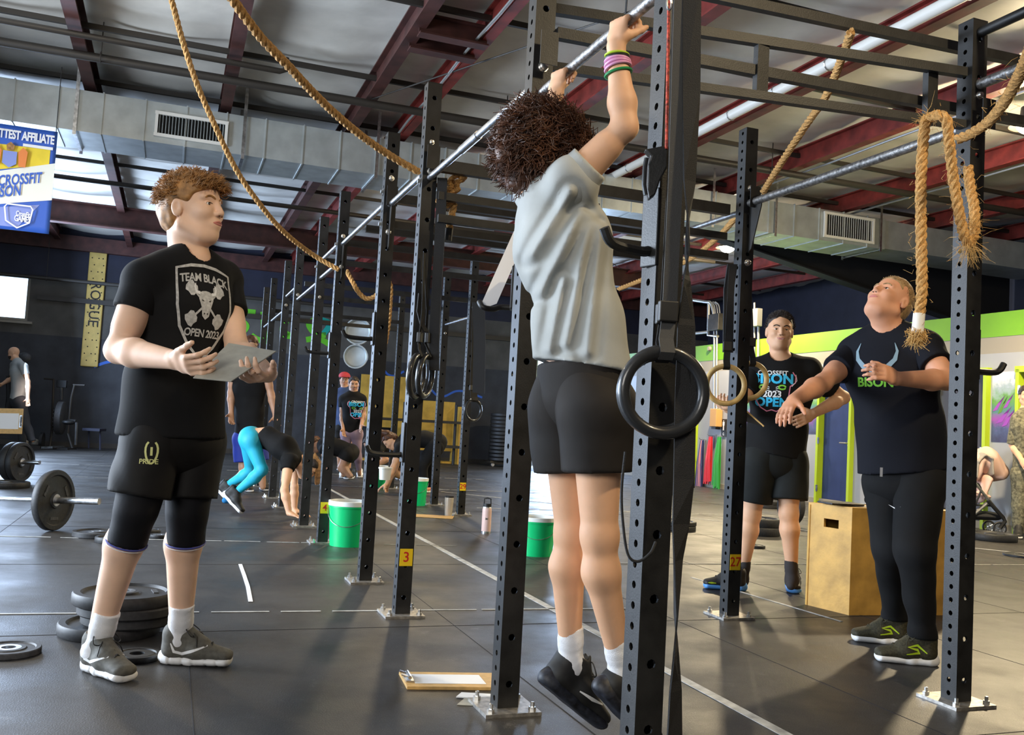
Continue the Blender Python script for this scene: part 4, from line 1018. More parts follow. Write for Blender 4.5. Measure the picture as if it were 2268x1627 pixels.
# clipboard leaning on the far barbell
def clipboard(c, ax, ay, W, H, label, m_='masonite', paper=(0, -.05, .78, .7), clip=True, t=.005):
    """c = centre, ax = width direction, ay = towards the clip end"""
    ax = nrm(ax); ay = nrm(ay); n = np.cross(ax, ay); c = np.asarray(c, float); o = empty('clipboard', c, label, 'clipboard')
    MB().box(c, ax, ay, n, W, H, t).build('board', m_, o, bevel=.0015)
    if paper:
        px, py, pw, ph = paper; MB().box(c+ax*W*px+ay*H*py+n*(t/2+.0008), ax, ay, n, W*pw, H*ph, .001).build('paper_sheet', 'paper', o)
    if clip:
        mb = MB(); q = c+ay*H*.45+n*(t/2+.003); mb.box(q, ax, ay, n, W*.48, .03, .006); mb.tube([q-ax*W*.2+n*.012, q+ax*W*.2+n*.012], .007, 8)
        for s_ in (-1, 1): mb.tube([q+ax*s_*W*.12+n*.01, q+ax*s_*W*.12+n*.02+ay*.03], .004, 6)
        mb.build('clip', 'bare_steel', o, True)
    return o
cc = P(10, 932, Y2-.02); clipboard(cc, -Zv+.05*Y_, X_+.04*Zv, .29, .42, 'brown clipboard with paper standing on the loaded barbell at the left edge', paper=(0, -.02, .62, .82))
# clipboards on the floor by the post
a, b_, c_, d_ = G(921, 1494), G(1078, 1496), G(1080, 1527), G(941, 1527)
cen = (a+d_)/2; 
clipboard(G(1010, 1511)+Zv*.006, nrm(a-d_), nrm(a-b_), np.linalg.norm(a-d_), .40, 'brown clipboard with paper lying on the floor left of the post near the athlete', paper=(0, .08, .62, .66), t=.012)
pc = G(1056, 1543); o = tag(MB().box(pc+Zv*.004, X_, Y_+.28*X_, Zv, .13, .06, .004).build('paper_sheet', 'paper', None), 'loose white sheet on the floor beside the base of the near post', 'paper')
pc = G(1068, 1556); o = tag(MB().box(pc+Zv*.0015, X_, Y_+.28*X_, Zv, .15, .09, .002).build('clear_sleeve', 'grey_board', None), 'thin grey board under the loose sheet by the post base', 'board')
c1 = G(958, 1144); clipboard(c1+Zv*.004, Y_, -X_, .26, .42, 'pale clipboard on the far floor beside the small bottle', m_='masonite', paper=None)
# green buckets
def bucket(px, py, R, H, label, m_='bucket_green', lid=True, tilt=None):
    c = G(px, py) if len(np.atleast_1d(px)) == 1 else px; o = empty('bucket', c, label, 'bucket', 'green chalk buckets')
    MB().lathe(c, Zv, [(.001, .003), (R*.84, .003), (R*.86, 0), (R*.99, H*.86), (R*1.03, H*.86), (R*1.03, H*.90), (R, H*.905), (R*.955, H*.905), (R*.82, .01), (.001, .01)], 36).build('bucket_wall', m_, o, True)
    MB().lathe(c+Zv*H*.90, Zv, [(R*.95, .0), (R*1.045, .0), (R*1.045, H*.10), (R*.99, H*.105), (R*.93, H*.05), (R*.93, 0)], 36).build('rim', 'bucket_white', o, True)
    hp = [c+Zv*H*.83+R*1.02*np.array([math.cos(t), -abs(math.sin(t))*.9, 0])*1.03-Zv*H*.38*abs(math.sin(t)) for t in np.linspace(PI, 0, 15)]
    MB().tube(hp, .0028, 6).build('wire_handle', 'bare_steel', o, True)
    return o
bucket(768, 1207, .150, .335, 'green bucket with white rim standing left of the fourth post')
c = G(1186, 1228); bucket(1186, 1228, .146, .29, 'green bucket with white rim on the floor between the near post and the athlete')
bucket(920, 1118, .13, .31, 'green bucket half hidden behind the post numbered three')
bucket(836, 1078, .14, .30, 'green bucket beside the bending woman with the white tub before it')
c = G(852, 1062, .0); cz = P(852, 1062, 4.5); o = empty('white_tub', cz, 'small white tub held by the low bar hook of the post numbered three', 'tub')
MB().lathe(cz, Zv, [(.001, 0), (.026, 0), (.030, .052), (.033, .053), (.033, .06), (.001, .062)], 20).build('tub_body', 'bucket_white', o, True)
# bottles
c = G(1076, 1180); o = empty('water_bottle', c, 'pink water bottle with black loop cap standing on the floor', 'bottle')
k_ = 1.0; R = .042
MB().lathe(c, Zv, [(.001, 0), (R, 0), (R, .018)], 24).build('steel_foot', 'bare_steel', o, True)
MB().lathe(c, Zv, [(R, .018), (R, .20), (R*.98, .21), (R*.92, .225)], 24).build('bottle_body', 'bottle_pink', o, True)
MB().lathe(c, Zv, [(R*.92, .225), (R*.84, .235)], 24).build('steel_neck', 'bare_steel', o, True)
mb = MB(); mb.lathe(c, Zv, [(R*.88, .235), (R*.88, .262), (.001, .264)], 24); mb.tube([c+Zv*.26+X_*(-.03), c+Zv*.305-X_*.028, c+Zv*.312, c+Zv*.305+X_*.028, c+Zv*.26+X_*.03], .006, 8); mb.build('bottle_cap', 'black_tape', o, True)
V_, F_ = text_mesh('M', .03, 1); flat_print('initial', V_, F_, 'bare_steel', c+Zv*.13-Y_*(R+.001), X_, Zv, o, 0)
c = G(993, 1142); o = empty('steel_tumbler', c, 'small beige tumbler standing on the far floor', 'bottle'); MB().lathe(c, Zv, [(.001, 0), (.038, 0), (.042, .10), (.046, .15), (.046, .19), (.001, .192)], 20).build('tumbler_body', 'bottle_beige', o, True)
MB().lathe(c+Zv*.192, Zv, [(.001, 0), (.045, 0), (.045, .014), (.001, .016)], 20).build('lid', 'black_tape', o, True)
# wooden plyo box
cA, cB = G(1783, 1338), G(1880, 1362); cC = G(2085, 1362)
o = empty('plyo_box', cB, 'big birch plywood jump box with a dark hand slot beside the smiling man', 'box')
Hh = .60; ea = cA-cB; eb = nrm(cC-cB)*.76; cD = cA+eb
def pan(a, b_, name, inset=.0):
    d = nrm(b_-a); n_ = np.cross(d, Zv); return a, b_, d, n_
MM('ply_dark', (.30, .17, .05), .6)
t = .018
cb3 = cA+eb; 
# front-left panel with slot: built from pieces round the slot
a, b_ = cA, cB; d = nrm(b_-a); L = np.linalg.norm(b_-a); n_ = -nrm(np.cross(d, Zv)); n_ = n_ if n_@(np.array([0, -1., 0])) < 0 else -n_
fr = np.cross(d, Zv); fr = fr if fr@(-cB) > 0 else -fr; fr = nrm(fr)
Yf = nrm(eb)
s0, s1 = None, None
# slot position on the left face
pS0 = ON(1825, 1150, fr, cB@fr); pS1 = ON(1848, 1165, fr, cB@fr); x0 = (pS0-a)@d; x1 = (pS1-a)@d
z1, z0 = max(pS0[2], pS1[2])+.008, min(pS0[2], pS1[2])-.012
x0, x1 = max(.03, min(x0, x1)-.0), min(L-.03, max(x0, x1)+.03)
def facebox(mb, xa, xb, za, zb): mb.box(a+d*(xa+xb)/2+Zv*(za+zb)/2-fr*t/2, d, fr, Zv, xb-xa, t, zb-za)
mb = MB(); facebox(mb, 0, x0, 0, Hh); facebox(mb, x1, L, 0, Hh); facebox(mb, x0, x1, 0, z0); facebox(mb, x0, x1, z1, Hh); mb.build('side_panel', 'ply', o)
fb = np.cross(Yf, Zv); fb = nrm(fb if fb@(-cB) > 0 else -fb)
MB().box(cB+Yf*.38+Zv*Hh/2-fb*t/2, Yf, fb, Zv, .76, t, Hh-.0005).build('side_panel', 'ply', o)
MB().box(cA+Yf*.38+Zv*Hh/2+fb*t/2, Yf, fb, Zv, .76, t, Hh-.0005).build('side_panel', 'ply', o)
MB().box((cA+cB)/2+Yf*.75+Zv*Hh/2, d, Yf, Zv, L, t, Hh-.0005).build('side_panel', 'ply', o)
MB().add([cA+Zv*Hh, cB+Zv*Hh, cB+Yf*.76+Zv*Hh, cA+Yf*.76+Zv*Hh, cA+Zv*(Hh+.012), cB+Zv*(Hh+.012), cB+Yf*.76+Zv*(Hh+.012), cA+Yf*.76+Zv*(Hh+.012)], [(3, 2, 1, 0), (4, 5, 6, 7), (0, 1, 5, 4), (1, 2, 6, 5), (2, 3, 7, 6), (3, 0, 4, 7)]).build('top_panel', 'ply', o)
topz = Hh+.012
c = G(1862, 1115, topz+.01); o = empty('tablet', c, 'dark tablet lying on the top of the wooden box', 'tablet'); MB().box(c+Zv*.002, nrm(Yf), nrm(np.cross(Yf, Zv)), Zv, .22, .15, .012).build('tablet_body', 'ring_black', o, bevel=.004)
MB().box(c+Zv*.0085, nrm(Yf), nrm(np.cross(Yf, Zv)), Zv, .20, .13, .001).build('screen', 'black_tape', o)
c = G(1925, 1117, topz); mb = Field(.006); mb.cone(c+Zv*.03, c+Zv*.03+X_*.07, .03, .022); mb.ball(c+X_*.03+Zv*.045, .028); o = tag(mb.build('cap', 'tee_black', None), 'crumpled black cap on the wooden box', 'cap')
c = G(1918, 1122, topz); tag(MB().box(c+Zv*.003-X_*.02, X_, Y_, Zv, .10, .06, .004).build('paper_sheet', 'paper', None), 'white paper on the wooden box beside the cap', 'paper')
# ------------------------------------------------------------------ stroller
sc = G(2200, 1184); Ys = sc[1]
o = empty('stroller', sc, 'grey and pink baby stroller parked before the slate door', 'stroller')
def S(x, y, dy=0): return P(x, y+8, Ys+dy)
def wheel(x, y, R, dy, nm='wheel'):
    c = S(x, y, dy); ax = nrm(np.array([.12, 1, 0])); w = MB().tube([c+R*.86*(math.cos(t)*nrm(np.cross(ax, Zv))+math.sin(t)*Zv) for t in np.linspace(0, 2*PI, 25)[:-1]], R*.14, 8, closed=True).build(nm, 'rubber', o, True)
    mb = MB(); mb.tube([c+R*.72*(math.cos(t)*nrm(np.cross(ax, Zv))+math.sin(t)*Zv) for t in np.linspace(0, 2*PI, 25)[:-1]], R*.05, 6, closed=True)
    for k in range(10):
        t = 2*PI*k/10; mb.tube([c, c+R*.74*(math.cos(t)*nrm(np.cross(ax, Zv))+math.sin(t)*Zv)], R*.035, 5)
    mb.lathe(c-ax*.02, ax, [(.001, 0), (R*.16, 0), (R*.16, .04), (.001, .04)], 12); mb.build('spokes', 'bare_steel', w, True)
wheel(2214, 1162, .083, 0); wheel(2128, 1146, .13, .05); wheel(2190, 1158, .08, .45); wheel(2090, 1138, .13, .5)
mb = MB()
for dy in (0, .45): mb.tube([S(2112, 1012+dy*4, dy), S(2150, 1050, dy), S(2192, 1101, dy), S(2224, 1140, dy)], .018, 8)
mb.tube([S(2112, 1012, 0), S(2112, 1012, .45)], .016, 8); mb.build('chassis', 'bare_steel', o, True)
mb = MB()
for dy in (.02, .43): mb.tube([S(2186, 1106, dy), S(2160, 1128, dy), S(2144, 1142, dy), S(2128, 1146, dy)], .022, 8)
mb.build('rear_leg', 'bare_steel', o, True)
mb = MB()
for dy in (0,): mb.tube([S(2188, 1100, .45), S(2222, 1138, .45), S(2226, 1146, .45), S(2214, 1162, .45)], .024, 8)
mb.build('front_fork', 'black_steel', o, True); mb = MB()
for dy in (0,): mb.tube([S(2188, 1100, dy), S(2222, 1138, dy), S(2226, 1146, dy), S(2214, 1162, dy)], .024, 8)
mb.tube([S(2128, 1108, .02), S(2200, 1112, .02), S(2222, 1138, .02)], .012, 6); mb.build('front_fork', 'black_steel', o, True)
f = Field(.014); f.slab(S(2132, 1130, .22), S(2198, 1134, .22), Zv, .06, .2, .05, .2); f.build('basket', 'strap', o)
f = Field(.014); f.slab(S(2160, 1096, .22), S(2178, 1052, .22), X_, .05, .2, .06, .2); f.slab(S(2140, 1084, .22), S(2176, 1090, .22), Zv, .04, .19, .04, .19); f.build('seat', 'stroller_pink', o)
# canopy: pleated hood
f = Field(.012); f.slab(S(2160, 1010, .22), S(2150, 1048, .22), X_, .09, .2, .06, .19, .03); f.cone(S(2184, 1012, .22), S(2208, 1038, .22), .17, .13, .03); f.cone(S(2160, 1056, .22), S(2164, 1056, .22), .10, .10, .02, 1)
f.plane(S(2190, 1060, .22), [.35, 0, -1])
f.disp = lambda x, y, z: .006*np.sin(45*x+20*z)
f.build('canopy', 'stroller_pink', o)
f = Field(.012)
for q0, q1 in (((2146, 1046), (2150, 1012)), ((2150, 1012), (2164, 998)), ((2164, 998), (2180, 1006)), ((2180, 1006), (2182, 1040))): f.slab(S(*q0, .22), S(*q1, .22), np.array([.0, 1, 0]), .21, .026, .21, .026, .02)
f.build('canopy_trim', 'stroller_grey', o)
mb = MB(); mb.tube(spline([S(2160, 1072, .0), S(2164, 1062, .0), S(2170, 1068, .0), S(2172, 1080, .0), S(2160, 1110, .0), S(2156, 1128, .1)], 4), .012, 8); mb.build('harness_strap', 'strap', o, True)
# ------------------------------------------------------------------ peg board
pA = ON(222, 548, Uv, 21.4); pvs = (-1.80, -1.50)
o = empty('peg_board', UV(21.38, -1.66, 1.70), 'tall narrow wooden peg board with drilled holes on the back wall', 'peg board')
zt, zb = 4.24, 1.70
MB().box(UV(21.40, -1.66, (zt+zb)/2), Vv, Uv, Zv, .34, .05, zt-zb).build('board', 'peg_wood', o, bevel=.02)
V2 = []
k = 0
for r_ in range(17):
    z = zt-.09-r_*.145
    for s_ in ((-.11, .02, .10) if r_ % 2 else (-.06, .12)):
        MB().lathe(UV(21.372, -1.66+s_, z), -Uv, [(.013, 0), (.013, .003), (.001, .003)], 10).build('peg_hole', 'dark_void', o)
V_, F_ = text_mesh('ROGUE', .34, .6, 1.05); V_ = [(x*.8, y*.85) for x, y, *_ in V_]
flat_print('lettering', V_, F_, 'print_black', UV(21.374, -1.66, 3.03), -Zv, Vv, o, .004)
# ------------------------------------------------------------------ fan bike, second machine
Bg = G(145, 994); Yk = Bg[1]
def K(x, y, dy=0): return P(x, y, Yk+dy)
o = empty('fan_bike', Bg, 'black fan exercise bike with upright handlebars by the back wall', 'exercise bike')
ax_ = nrm(np.array([1, .25, 0]))
MB().lathe(K(134, 925)-ax_*.07, ax_, [(.02, 0), (.30, 0), (.33, .02), (.33, .12), (.30, .14), (.02, .14)], 30).build('fan_cage', 'rubber_grey', o, True)
mb = MB()
for k in range(24):
    t = 2*PI*k/24; q = nrm(np.cross(ax_, Zv)); rr_ = math.cos(t)*q+math.sin(t)*Zv; mb.tube([K(134, 925)-ax_*.075+rr_*.06, K(134, 925)-ax_*.075+rr_*.31], .005, 4)
mb.build('cage_wires', 'bare_steel', o)
mb = MB(); mb.tube([K(119, 840), K(118, 870), K(114, 960), K(110, 990)], .022, 8); mb.tube([K(165, 852), K(158, 880), K(150, 960)], .022, 8); mb.tube([K(98, 838), K(120, 840)], .018, 8); mb.tube([K(162, 852), K(188, 853)], .018, 8); mb.build('handlebar', 'pipe_black', o, True)
mb = MB(); mb.box(K(137, 850), X_, Y_, Zv, .20, .06, .15); mb.build('console', 'black_tape', o, bevel=.01)
mb = MB(); mb.tube([K(137, 858), K(136, 885)], .03, 8); mb.bar(K(108, 992), K(160, 994), .4, .05); mb.bar(K(150, 930), K(168, 932), .05, .05); mb.tube([K(150, 960), K(160, 992)], .03, 8); mb.tube([K(170, 935, -.4), K(168, 985, -.4)], .03, 8); mb.build('frame', 'dusty_steel', o, True)
f = Field(.02); f.ell(K(152, 935, -.4), (X_, Y_, Zv), (.12, .14, .05)); f.build('saddle', 'black_tape', o)
MB().bar(K(105, 990, -.1), K(130, 990, -.1), .5, .04).build('foot_rail', 'bare_steel', o)
o = empty('exercise_machine', P(60, 880, Yk-.5), 'dark machine with a grey head behind the man in the grey shirt', 'exercise machine')
mb = MB(); mb.tube([P(52, 800, Yk-.2), P(50, 860, Yk-.2), P(56, 985, Yk-.2)], .05, 8); mb.bar(P(38, 985, Yk-.2), P(98, 990, Yk-.2), .3, .06); mb.tube([P(20, 832, Yk-1.0), P(22, 880, Yk-1), P(10, 960, Yk-1)], .06, 8); mb.build('frame', 'dusty_steel', o, True)
f = Field(.02); f.ell(P(54, 792, Yk-.2), (X_, Y_, Zv), (.13, .1, .11)); f.build('machine_head', 'rubber_grey', o)
MB().lathe(P(90, 975, Yk-.1), ax_, [(.02, 0), (.16, 0), (.16, .05), (.02, .05)], 20).build('flywheel', 'rubber', o, True)
o = empty('bench', G(205, 985), 'low dark bench stand by the back wall right of the fan bike', 'bench')
mb = MB(); mb.bar(K(190, 950), K(228, 952), .3, .05); mb.tube([K(197, 952), K(197, 992)], .02, 6); mb.tube([K(222, 954), K(222, 996)], .02, 6); mb.build('frame', 'wall_navy', o)
# ------------------------------------------------------------------ plywood shelving, plate tree, dumbbell rack at the back wall
o = empty('plywood_panel', UV(21.2, 5.2, 0), 'yellow plywood storage unit against the back wall', 'storage unit')
MB().box(UV(21.3, 4.75, 1.35), Vv, Uv, Zv, 1.3, .04, 1.2).build('back_panel', 'ply_yellow', o)
MB().box(UV(20.9, 5.6, .85), Vv, Uv, Zv, 1.35, .03, 1.15).build('front_panel', 'ply_yellow', o)
MB().box(UV(20.7, 6.28, .66), Vv, Uv, Zv, .05, .6, 1.32).build('end_panel', 'ply_yellow', o)
MB().box(UV(20.9, 5.2, .02), Vv, Uv, Zv, 2.2, .5, .04).build('bottom_board', 'ply_yellow', o)
o = empty('storage_rack', UV(20.3, 5.1, 0), 'black rack with upright pegs in front of the plywood unit', 'rack')
mb = MB()
for v_ in (4.3, 4.9, 5.7, 6.1): mb.tube([UV(20.2, v_, 0), UV(20.2, v_, 1.35)], .035, 6)
mb.bar(UV(20.2, 4.2, .95), UV(20.2, 6.2, .95), .3, .06); mb.bar(UV(20.2, 4.2, .4), UV(20.2, 6.2, .4), .3, .06); mb.build('frame', 'rubber', o)
tr = empty('plate_cart', UV(20.4, 7.45, 0), 'low wheeled cart carrying a tall stack of black plates by the back wall', 'cart')
mb = MB(); mb.box(UV(20.4, 7.45, .10), Vv, Uv, Zv, .95, .5, .05); mb.build('cart_deck', 'pipe_black', tr)
for s_ in (-.4, .4): MB().lathe(UV(20.2, 7.45+s_, .04)-Uv*.02, Uv, [(.001, 0), (.04, 0), (.04, .03), (.001, .03)], 12).build('caster', 'wall_white', tr, True)
p0 = None
for k in range(13):
    if p0 is None:
        p0 = plate(UV(20.3, 7.35, .17), Zv, .36, .072, 'lowest plate of the tall stack on the wheeled cart', 'plates stacked on the wheeled cart', hub=False); continue
    c = p0.copy(); COL.objects.link(c); c['label'] = ['', 'second plate from the bottom', 'third plate from the bottom', 'fourth plate from the bottom', 'fifth plate from the bottom', 'sixth plate from the bottom', 'middle plate', 'sixth plate from the top', 'fifth plate from the top', 'fourth plate from the top', 'third plate from the top', 'second plate from the top', 'top plate'][k]+' of the tall stack on the wheeled cart'; c.location = Vector(UV(20.3, 7.35, .17+.085*k))
    for ch in list(p0.children): q = ch.copy(); COL.objects.link(q); q.parent = c
o = empty('dumbbell_rack', UV(20.6, 8.2, 0), 'dark dumbbell rack beside the open bay door', 'rack')
mb = MB()
for v_ in (7.95, 8.4): mb.bar(UV(20.8, v_, 0), UV(20.8, v_, 1.4), .06, .06, up=Vv)
for z in (.35, .8, 1.25): mb.bar(UV(20.6, 7.85, z), UV(20.6, 8.45, z), .35, .04)
mb.build('frame', 'rubber', o)
gdb = None
for z in (.35, .8, 1.25):
    for v_ in (8.0, 8.22):
        q = UV(20.5, v_, z+.10)
        d = empty('dumbbell', q, ('left' if v_ < 8.1 else 'right')+' grey dumbbell on the '+{.35: 'lowest', .8: 'middle', 1.25: 'top'}[z]+' shelf of the dark rack', 'dumbbell', 'dumbbells on the dark rack')
        MB().tube([q-Uv*.12, q+Uv*.12], .02, 8).build('handle', 'bare_steel', d, True)
        for s_ in (-1, 1): MB().lathe(q+Uv*s_*.12-Uv*.05, Uv, [(.001, 0), (.07, 0), (.08, .015), (.08, .085), (.07, .1), (.001, .1)], 12).build('weight_head', 'rubber_grey', d, True)
tag(MB().box(UV(20.2, 9.1, .045), Vv, Uv, Zv, 1.6, .12, .09).build('floor_rail', 'bare_steel'), 'pale metal rail on the floor across the open bay door', 'rail')
# fans and shelf at the back wall centre
for (x, y, R, lab) in ((795, 735, .22, 'grey round fan hanging behind the fourth post'), (790, 790, .2, 'grey machine wheel behind the fourth post')):
    c = P(x, y, 17.5); o = empty('wall_fan', c, lab, 'fan'); MB().lathe(c, -Y_, [(.02, 0), (R, .02), (R*1.15, .08), (R*1.15, .14), (R*1.05, .14), (R*.9, .08), (.02, .06)], 24).build('fan_shell', 'galvanised', o, True)
    MB().bar(c, P(x, y, 17.5)+Y_*.3, .08, .08).build('fan_mount', 'pipe_black', o)
# brown box shelf seen through the big ring
o = empty('cardboard_box', G(1487, 1100), 'brown open box seen below the big black ring', 'box')
c = P(1486, 1000, 15.0); mb = MB(); mb.box(c+Zv*.0, X_, Y_, Zv, .30, .25, .24); mb.box(c-Zv*.145, X_, Y_, Zv, .32, .27, .045); mb.build('box_body', 'cardboard', o)
MB().box(c-Zv*.02-Y_*.126, X_, Y_, Zv, .14, .004, .05).build('hand_hole', 'dark_void', o)
mb = MB(); mb.box(P(1486, 1000, 15.0)*[1, 1, 0]+Zv*(c[2]-.17)/2, X_, Y_, Zv, .34, .28, c[2]-.17); tag(mb.build('storage_chest', 'rubber'), 'dark chest under the brown box behind the rings', 'chest')
# ------------------------------------------------------------------ things on the partition: bands, conduit, boxes, sign
bands = [(1556, 975, 1080, 'band_pink', 'pink and navy resistance bands hanging leftmost on the partition'), (1575, 967, 1070, 'band_red', 'bright red resistance bands hanging on the partition'), (1594, 968, 1080, 'band_green', 'green resistance bands hanging nearest the door frame')]
for k, (x, y0, y1, m_, lab) in enumerate(bands):
    top = ON(x, y0, Vv, VP-.08); bot = ON(x-8, y1, Vv, VP-.10)
    o = empty('resistance_bands', top, lab, 'resistance band')
    for j in range(7):
        dx = (j-3)*.022; t2 = top+Uv*(-dx*.5); b2 = bot+Uv*(-dx*1.6)+Zv*rr.uniform(-.02, .06)
        mb = MB(); ribbon(mb, [t2+Zv*.01*math.cos(j), t2*.5+b2*.5-Vv*.02*math.sin(j), b2, b2-Vv*.02-Zv*.01, t2*.5+b2*.5-Vv*(.04), t2-Vv*.02], .03, .003, nrm(Uv+Vv*.4*math.sin(j*2)))
        mb.build('band', m_ if not (k == 0 and j % 2 == 0) else 'band_navy', o)
    MB().tube([top+Vv*.08+Zv*.02, top-Vv*.06+Zv*.02, top-Vv*.08+Zv*.05], .008, 6).build('hook', 'bare_steel', o)
def wp(x, y, d=.03): return ON(x, y, Vv, VP-d)
o = empty('conduit_run', wp(1585, 850), 'pair of grey conduits running down the partition from a grey switch box', 'conduit')
mb = MB()
for dx in (-3, 3): mb.tube([wp(1585+dx, 728), wp(1585+dx, 905)], .018, 8)
mb.tube([wp(1500, 742), wp(1570, 735)], .03, 8); mb.tube([wp(1570, 672), wp(1569, 742), wp(1590, 744)], .03, 8)
mb.tube(spline([wp(1505, 660), wp(1560, 668), wp(1575, 672), wp(1582, 700)], 5), .03, 8); mb.build('conduit_pipe', 'conduit', o, True)
for dx in (0, 5, 10): MB().tube(spline([wp(1574+dx, 668), wp(1582+dx, 676), wp(1585+dx, 700)], 5), .012, 6).build('cable', 'conduit', o, True)
a, b_ = wp(1575, 697, .08), wp(1596, 730, .08); MB().box((a+b_)/2, Uv, Vv, Zv, abs((a-b_)@Uv), .12, abs(a[2]-b_[2])).build('switch_box', 'dusty_steel', o, bevel=.01)
o = empty('electric_box', wp(1668, 710), 'grey electrical box with conduits above the green stripe beside the smiling man', 'electrical box')
a, b_ = wp(1662, 686, .08), wp(1682, 722, .08); MB().box((a+b_)/2, Uv, Vv, Zv, abs((a-b_)@Uv), .12, abs(a[2]-b_[2])).build('box_body', 'conduit', o, bevel=.01)
mb = MB(); mb.tube([wp(1671, 670), wp(1671, 790)], .018, 8); mb.tube([wp(1680, 705), wp(1680, 790)], .022, 8); mb.build('conduit_pipe', 'conduit', o, True)
MB().lathe(wp(1573, 772, .02), -Vv, [(.001, .05), (.04, .045), (.05, 0), (.001, 0)], 14).build('alarm_dome', 'wall_grey', wr, True)
o = empty('wall_dispenser', wp(1586, 930), 'beige dispenser box on the partition above the resistance bands', 'dispenser')
a, b_ = wp(1580, 905, .08), wp(1592, 945, .08); MB().box((a+b_)/2, Uv, Vv, Zv, .22, .14, abs(a[2]-b_[2])).build('dispenser_body', 'cardboard', o, bevel=.01); MB().box((a+b_)/2-Zv*.19, Uv, Vv, Zv, .15, .1, .05).build('dispenser_base', 'black_tape', o)
o = empty('restroom_sign', wp(1603, 940), 'small black restroom sign with a white figure on the partition', 'sign')
a, b_ = wp(1599, 929, .01), wp(1608, 955, .01); c = (a+b_)/2; MB().box(c, Uv, Vv, Zv, .17, .012, .24).build('sign_plate', 'black_tape', o)
fig = [[(-.012, .075), (.012, .075), (.012, .095), (-.012, .095)], [(-.03, .0), (.03, .0), (.03, .068), (-.03, .068)], [(-.02, -.09), (-.004, -.09), (-.004, 0), (-.02, 0)], [(.004, -.09), (.02, -.09), (.02, 0), (.004, 0)]]
for q in fig: flat_print('figure', q, [(0, 1, 2, 3)], 'print_white', c-Vv*.008, -Uv, Zv, o, .001)
c2 = wp(1603, 961, .01); MB().box(c2, Uv, Vv, Zv, .17, .012, .10).build('sign_plate', 'black_tape', o); V_, F_ = text_mesh('G', .07, 1); flat_print('lettering', V_, F_, 'print_white', c2-Vv*.008, -Uv, Zv, o, .001)
o = empty('wall_hook', wp(1496, 824), 'dark coat hook on the partition seen through the big ring', 'hook'); MB().tube(spline([wp(1480, 828, .02), wp(1492, 832, .1), wp(1499, 826, .15)], 4), .025, 8).build('hook_arm', 'bare_steel', o, True)
# ================================================================== PEOPLE
def rot(v, ax, a):
    ax = nrm(ax); v = np.asarray(v, float); return v*math.cos(a)+np.cross(ax, v)*math.sin(a)+ax*(ax@v)*(1-math.cos(a))
def frame(f, up):
    f = nrm(f); up = np.asarray(up, float); up = nrm(up-f*(up@f)); return f, np.cross(up, f), up     # front, left side, up
def folds(seed, amp, sc=1., vert=.5):
    r = np.random.default_rng(seed); W = []
    for i in range(6):
        d = r.normal(0, 1, 3); d[2] *= vert; d = nrm(d)*r.uniform(18, 42)*sc; W.append((d, r.uniform(0, 6), amp*r.uniform(.3, .8), nrm(r.normal(0, 1, 3))*14*sc))
    def F_(x, y, z):
        o = 0
        for d, p, a, e in W: o = o+a*np.sin(x*d[0]+y*d[1]+z*d[2]+p+1.6*np.sin(x*e[0]+y*e[1]+z*e[2]+p))
        return o*(.6+.4*np.sin(6*z+9*x+seed))
    return F_
def add_head(F, C, fr, s=1., female=False, fat=1.):
    f, sd, up = fr
    def q(a, b_, c): return C+s*(a*f+b_*sd+c*up)
    F.ell(q(-.012, 0, .032), fr, (.100*s, .077*s*fat, .094*s), .02)
    F.ell(q(.022, 0, -.045), fr, (.068*s, .058*s*fat, .070*s), .03)
    F.ell(q(.048, 0, -.090), fr, (.037*s, .034*s*fat, .026*s), .022)     # chin
    for k in (-1, 1):
        F.cone(q(-.008, k*.056*fat, -.055), q(.040, k*.028*fat, -.090), .022*s, .020*s, .025)      # jaw line
        F.ell(q(.055, k*.036, -.018), fr, (.030*s, .026*s, .026*s), .018)   # cheek
        F.cone(q(.076, k*.014, .030), q(.066, k*.046, .030), .011*s, .011*s, .010)  # brow
        F.ell(q(.096, k*.031, .009), fr, (.017*s, .018*s, .011*s), .008, 1)   # socket
        e = (nrm(f*.35-sd*k*-1*.0+sd*k), nrm(f), up)
        F.ell(q(-.012, k*.079*fat, -.004), (nrm(f-.35*k*sd), nrm(sd*k+.3*f), up), (.018*s, .008*s, .031*s), .005)  # ear
        F.ell(q(-.008, k*.087*fat, .0), (nrm(f-.35*k*sd), nrm(sd*k+.3*f), up), (.009*s, .007*s, .017*s), .004, 1)
    F.cone(q(.084, 0, .020), q(.1005, 0, -.019), .0085*s, .0110*s, .008)       # nose
    for k in (-1, 1): F.ell(q(.093, k*.012, -.023), fr, (.011*s, .0075*s, .008*s), .005)
    F.ell(q(.077, 0, -.054), fr, (.018*s, .026*s, .020*s), .012)
    F.ell(q(.0965, 0, -.053), fr, (.008*s, .021*s, .0016*s), .003, 1)      # mouth line
    return q
